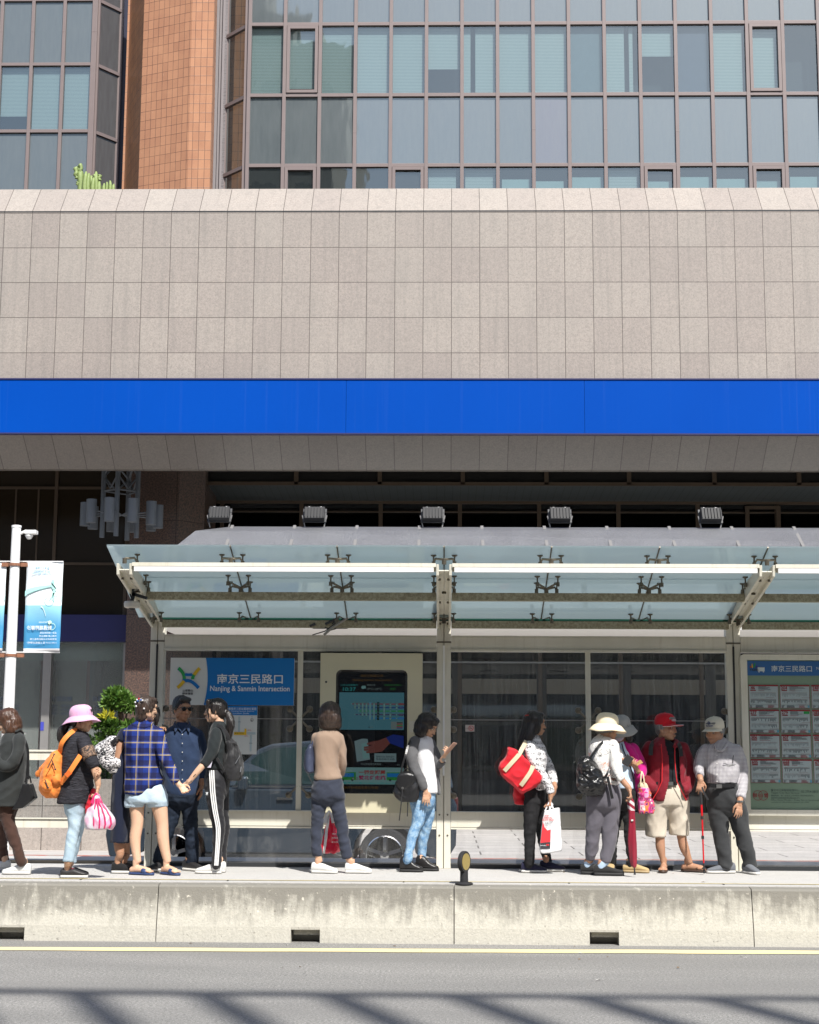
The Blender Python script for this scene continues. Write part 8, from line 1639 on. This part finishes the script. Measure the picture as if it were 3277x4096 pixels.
def floral():
    t = NT('floral_mask'); n = t.noise(t.coord(), 60, 3, .6); return t.out(t.bsdf(t.ramp(n, [(.35, (.25, .28, .55)), (.45, (.55, .50, .60)), (.55, (.62, .55, .60)), (.62, (.60, .25, .35)), (.70, (.60, .50, .30))]), .8))
b = Blob(); b.ball(T((0, -.062, -.050)), .058, .046, .054, R=R); b.ball(T((0, -.085, -.030)), .030, .028, .032, R=R); b.done('face_mask', floral(), f11.root, vox=.005, smooth=3)
b = Blob(); b.torso([(*f11.L((xl + xr) / 2, y, dy), (xr - xl) / 2 / f11.pm, d) for y, xl, xr, d, dy in ((410, 405, 440, .08, .02), (450, 405, 505, .12, .02), (520, 430, 540, .13, .02), (620, 480, 572, .13, .02), (680, 500, 560, .13, .02), (760, 512, 545, .10, .0), (878, 522, 540, .06, .0))][::-1]); b.limb([f11.row(500, 470, .0, 50), f11.row(545, 570, .0, 50), f11.row(575, 650, -.03, 44), f11.row(560, 690, -.10, 34), f11.row(540, 690, -.14, 28)], caps=(1, 0))
b.done('jacket', m_mg, f11.root, smooth=3, fold=folds(.007, (8, 8, 8), 132))
mb = MB(); mb.tube([f11.L(x, y, dy) for x, y, dy in ((405, 420, -.11), (420, 480, -.13), (455, 560, -.13), (490, 650, -.13), (505, 720, -.12), (518, 860, -.08))], .006, 6); mb.build('jacket_trim', m_nv, f11.root)
p2, o_ = bagroot(f11, 550, 585, -.2, 'smartphone', 'smartphone in a gold case in the hand of the masked woman', 'phone'); mb = MB(); mb.bar(rel(f11, 525, 600, -.2, o_), rel(f11, 578, 572, -.2, o_), .07, .009, (.3, -.3, .9)); mb.build('case', simple('gold_case', (.45, .30, .12), .3), p2, bevel=.003)
# colourful tote
ct, o_ = bagroot(f11, 610, 1020, -.12, 'tote_bag', 'small tote bag with a pink and orange retro print hanging from the masked woman', 'tote bag')
def retro():
    t = NT('retro_print'); mp = t.coord(); vo = t.n('TexVoronoi'); vo.feature = 'F1'; vo.distance = 'CHEBYCHEV'; vo.inputs['Scale'].default_value = 24; vo.inputs['Randomness'].default_value = .35; t.l(mp, vo.inputs[0]); r_ = t.ramp(vo.outputs['Distance'], [(0, (.75, .62, .55)), (.16, (.75, .62, .55)), (.17, (.10, .02, .08)), (.28, (.60, .10, .25)), (.36, (1, 1, 1))], 'CONSTANT')
    hs = t.n('SeparateColor'); t.l(vo.outputs['Color'], hs.inputs[0]); pc = t.ramp(hs.outputs[0], [(0, (.55, .02, .22)), (.25, (.72, .16, .03)), (.45, (.60, .30, .50)), (.6, (.72, .62, .55)), (.8, (.30, .02, .12))], 'CONSTANT'); lt = t.math('GREATER_THAN', vo.outputs['Distance'], .36); return t.out(t.bsdf(t.mix(lt, r_, pc), .7))
b = Blob(); b.torso([(*rel(f11, x, y, -.12, o_), a / f11.pm, .05) for x, y, a in ((590, 808, 44), (605, 880, 58), (615, 960, 68), (615, 1020, 62))][::-1], k=3); b.done('bag_body', retro(), ct, vox=.007, smooth=2, fold=folds(.006, (14, 14, 10), 133)); b = Blob(); b.torso([(*rel(f11, x, y, -.12, o_), a / f11.pm, .052) for x, y, a in ((585, 778, 42), (592, 815, 47))][::-1], k=3); b.done('cream_top_band', m_crm, ct, vox=.006)
for dx in (-18, 18): strap([rel(f11, 585 + dx, 790, -.17 - .0 * dx, o_), rel(f11, 582 + dx * .6, 700, -.17, o_), rel(f11, 578, 660, -.15, o_)], .012, .006, 'strap', m_crm, ct)
# ---------------------------------------------------------------- 12 red cap man
f12 = Fig(Z5, 870, 1532, 'elderly man in a red cap and maroon jacket with his hands in his pockets')
m_bp2 = cloth('black_polo', (.010, .012, .016)); m_mr = cloth('maroon_jacket', (.17, .006, .016), .7, c2=(.22, .010, .022)); m_cs = cloth('cream_shorts', (.56, .50, .41), var=.05); sd = leather('brown_sandal', (.055, .032, .022), .45)
T, R, *_ = build(f12, SK2, (790, 292, 0), 52, 0, (775, 455, .01), [(400, 722, 830, .06), (450, 680, 890, .10), (550, 665, 910, .125), (650, 670, 905, .135), (755, 690, 890, .135)], m_bp2, [],
    [([(735, 830, 0, 108), (720, 950, 0, 106), (703, 1080, 0, 92), (698, 1218, 0, 88)], [(725, 1100, 0, 52), (735, 1240, 0, 44), (738, 1310, 0, 44), (755, 1400, 0, 28), (765, 1450, 0, 24)], (775, 755, 1532, -12, dict(mat=sd, sole_mat=M_bsole, style='sandal', length=.26))),
     ([(870, 830, 0, 106), (885, 950, 0, 102), (900, 1080, 0, 90), (898, 1205, 0, 86)], [(905, 1100, 0, 52), (925, 1240, 0, 44), (945, 1320, 0, 44), (978, 1400, 0, 28), (995, 1450, 0, 24)], (965, 1100, 1530, 62, dict(mat=sd, sole_mat=M_bsole, style='sandal', length=.26)))],
    m_cs, pelvis=[(765, 700, 900, .125), (830, 660, 950, .14), (900, 640, 965, .14), (950, 635, 968, .13)], k=1.03, botname='shorts', topname='polo_shirt', fold_b=folds(.006, (7, 7, 5), 142), face=dict(brow=HG), neck_r=50)
gm = hair('short', T, R, HG, f12.root, .98); capm(T, R, cloth('red_cap_cotton', (.56, .012, .025), var=.04), f12.root, 1.06, text='HONO', tmat='white', edge=M_lwhite)
def cut12(co):
    xc, zt_, zb_ = f12.L(808, 500).x, f12.L(0, 430).z, f12.L(0, 905).z
    t_ = np.clip((zt_ - co[:, 2]) / (zt_ - zb_), 0, 1.3); l_ = f12.L(765, 0).x - .0 - np.interp(t_, [0, .2, .62, 1, 1.3], [.0, -.02, -.025, .03, .15]); r_ = f12.L(845, 0).x + np.interp(t_, [0, .2, .62, 1, 1.3], [.025, .03, .035, .085, .17]); return (co[:, 1] < -.02) & (co[:, 0] > l_) & (co[:, 0] < r_) 
b = Blob(); b.torso([(*f12.L((xl + xr) / 2, y, .0), (xr - xl) / 2 / f12.pm, d) for y, xl, xr, d in ((392, 690, 850, .09), (440, 640, 920, .125), (520, 625, 950, .15), (640, 622, 955, .155), (760, 628, 962, .16), (840, 636, 975, .16), (905, 655, 965, .155))][::-1])
b.limb([f12.row(655, 470, .0, 68), f12.row(600, 580, .02, 64), f12.row(582, 690, .0, 60), f12.row(618, 760, -.08, 54), f12.row(660, 800, -.13, 48)]); b.limb([f12.row(915, 470, .0, 66), f12.row(958, 580, .03, 62), f12.row(978, 690, .02, 58), f12.row(970, 780, -.05, 52), f12.row(945, 815, -.12, 44)])
jk = b.done('jacket', m_mr, f12.root, smooth=3, fold=folds(.008, (7, 7, 7), 143), cut=cut12, thick=.006)
for s_, pts in ((-1, ((745, 425, -.13), (752, 520, -.165), (755, 640, -.18), (752, 745, -.185), (715, 830, -.18), (672, 900, -.17))), (1, ((865, 425, -.12), (862, 520, -.16), (868, 640, -.18), (880, 745, -.185), (925, 840, -.175), (962, 910, -.15)))): mb = MB(); mb.tube([f12.L(*p) for p in pts], .0045, 6); mb.build('zip_edge', simple('bright_red_zip', (.55, .01, .015)) if s_ < 0 else bpy.data.materials['bright_red_zip'], jk)
b = Blob(); b.limb([f12.row(722, 375, .04, 16), f12.row(700, 410, -.03, 26), f12.row(735, 445, -.125, 18)]); b.limb([f12.row(845, 385, .04, 16), f12.row(880, 415, -.03, 26), f12.row(862, 445, -.12, 16)]); b.done('collar', m_mr, jk, vox=.006)
mb = MB(); q = [f12.L(702 + 15 * i, 765, -.135 - .012 * math.sin(i / 12 * math.pi)) for i in range(13)]; 
for a, b2 in zip(q[:-1], q[1:]): mb.bar(a, b2, .012, .034, (0, 0, 1))
be = mb.build('belt', m_blk, f12.root); mb = MB(); q = f12.L(828, 765, -.160); mb.box(q - Vector((.022, .004, .018)), q + Vector((.022, .004, .018))); mb.build('buckle', M_steel, be)
strap([f12.L(682, 405, -.03), f12.L(660, 440, -.145), f12.L(655, 500, -.168), f12.L(655, 520, -.168)], .040, .010, 'backpack_strap', m_ny, f12.root); strap([f12.L(880, 405, -.03), f12.L(905, 440, -.14), f12.L(915, 490, -.162), f12.L(920, 530, -.165)], .036, .010, 'backpack_strap', m_ny, f12.root)
# ---------------------------------------------------------------- 13 old man with cane
f13 = Fig(Z5, 1390, 1540, 'old man in a cream cap and checked shirt leaning on a red walking cane')
chk = plaid('small_check_shirt', (.62, .61, .60), [(0, .0125, 0, .42, (.10, .08, .13), .62), (2, .0125, 0, .42, (.10, .08, .13), .62)]); m_ct = cloth('charcoal_wool', (.030, .032, .034), c2=(.045, .047, .05)); gs = cloth('grey_sneaker', (.14, .15, .17))
T, R, *_ = build(f13, SK2, (1205, 326, 0), -38, 8, (1262, 450, .02), [(400, 1210, 1330, .07), (440, 1130, 1400, .10), (500, 1105, 1425, .135), (580, 1110, 1425, .155), (680, 1130, 1415, .165), (760, 1145, 1400, .165)], chk,
    [([(1125, 470, .0, 54), (1086, 560, -.02, 54), (1066, 640, -.06, 48), (1074, 700, -.14, 36)], [(1082, 720, -.16, 25), (1085, 735, -.17, 25)]), ([(1392, 480, .0, 58), (1428, 580, .02, 56), (1445, 700, .0, 52), (1438, 820, -.09, 46), (1428, 890, -.15, 38)], [(1424, 915, -.17, 26), (1422, 925, -.17, 26)])],
    [([(1235, 860, 0, 98), (1240, 980, 0, 88), (1250, 1130, 0, 76), (1270, 1280, 0, 66), (1300, 1440, 0, 58), (1300, 1480, 0, 62)], None, (1352, 1168, 1540, -80, dict(mat=gs, sole_mat=M_sole, laces=M_black, length=.28))),
     ([(1370, 860, 0, 98), (1400, 980, 0, 88), (1430, 1130, 0, 74), (1465, 1280, 0, 66), (1508, 1420, 0, 58), (1518, 1480, 0, 54)], None, (1475, 1568, 1545, 18, dict(mat=gs, sole_mat=M_sole, laces=M_black, length=.28)))],
    m_ct, pelvis=[(765, 1150, 1400, .145), (830, 1145, 1440, .155), (910, 1145, 1455, .155), (960, 1155, 1460, .14)], k=1.02, hands=[((1084, 735, -.17), (1080, 845, -.19), (0, .6, -.5), 1, .55, 1.0), ((1422, 930, -.17), (1415, 1035, -.19), (-.4, 1, 0), -1, .3, 1.0)], fold_t=folds(.007, (8, 8, 7), 151), fold_b=folds(.008, (6, 6, 7), 152), face=dict(brow=HG), neck_r=56)
hair('short', T, R, HG, f13.root, .98); capm(T, R, cloth('cream_cap_cotton', (.60, .56, .46), var=.04), f13.root, 1.06, text='dachstein', tmat='navy')
b = Blob(); b.limb([f13.row(1208, 425, -.07, 8), f13.row(1215, 460, -.13, 11), f13.row(1232, 485, -.15, 7)]); b.limb([f13.row(1318, 395, .0, 9), f13.row(1305, 435, -.10, 13), f13.row(1272, 478, -.155, 12), f13.row(1242, 482, -.158, 6)]); b.done('collar', chk, f13.root, vox=.006)
mb = MB(); q = [f13.L(1165 + 20 * i, 782 - (6 if i > 9 else 0), -.150 - .024 * math.sin(i / 11 * math.pi)) for i in range(12)]
for a, b2 in zip(q[:-1], q[1:]): mb.bar(a, b2, .012, .036, (0, 0, 1))
be = mb.build('belt', m_blk, f13.root); mb = MB(); q = f13.L(1245, 788, -.185); mb.box(q - Vector((.026, .004, .018)), q + Vector((.026, .004, .018))); mb.build('buckle', M_steel, be)
mb = MB()
for y in (520, 590, 685, 745): mb.lathe([(.0055, 0), (.0055, .004)], f13.L(1226, y, -.165), 10, M=Matrix.Rotation(math.pi / 2, 4, 'X'))
mb.build('button', M_sole, f13.root); mb = MB(); mb.tube([f13.L(1282, 590, -.175), f13.L(1330, 604, -.17), f13.L(1385, 600, -.15)], .003, 5); mb.tube([f13.L(1368, 520, -.145), f13.L(1362, 590, -.155)], .004, 6); mb.build('pocket_edge_and_pen', M_ink, f13.root)
mb = MB(); c = f13.L(1424, 918, -.17); mb.lathe([(.034, -.008), (.034, .008)], c, 18); mb.build('wristwatch', M_steel, f13.root)
cn, o_ = bagroot(f13, 1116, 1540, -.22, 'walking_cane', 'red telescopic walking cane with a black grip in the hand of the old man', 'cane')
for nm, a, b2, r_, m in (('grip', (1085, 845), (1092, 945), .0125, M_rubber), ('upper_tube', (1092, 945), (1098, 1060), .010, simple('cane_red', (.55, .008, .015), .25)), ('middle_tube', (1098, 1060), (1104, 1230), .0085, None), ('lower_tube', (1104, 1230), (1112, 1450), .0075, None), ('tip', (1112, 1450), (1116, 1540), .008, M_rubber)):
    mb = MB(); mb.tube([rel(f13, *a, -.22, o_), rel(f13, *b2, -.22, o_)], r_, 12); mb.build(nm, m or bpy.data.materials['cane_red'], cn)
mb = MB()
for x, y in ((1097, 1058), (1103, 1228)): mb.tube([rel(f13, x, y - 14, -.22, o_), rel(f13, x + .5, y + 14, -.22, o_)], .0135, 12)
mb.build('clamp', M_rubber, cn); mb = MB(); mb.lathe([(.012, 0), (.026, .004), (.012, .016)], rel(f13, 1114, 1502, -.22, o_), 14); mb.build('basket', M_rubber, cn); mb = MB(); mb.lathe([(.012, 0), (.017, .004), (.010, .018)], rel(f13, 1085, 848, -.22, o_), 14); mb.build('knob', M_rubber, cn)
strap([rel(f13, 1098, 795, -.23, o_), rel(f13, 1118, 850, -.235, o_), rel(f13, 1150, 905, -.23, o_)], .018, .005, 'wrist_loop', M_black, cn)
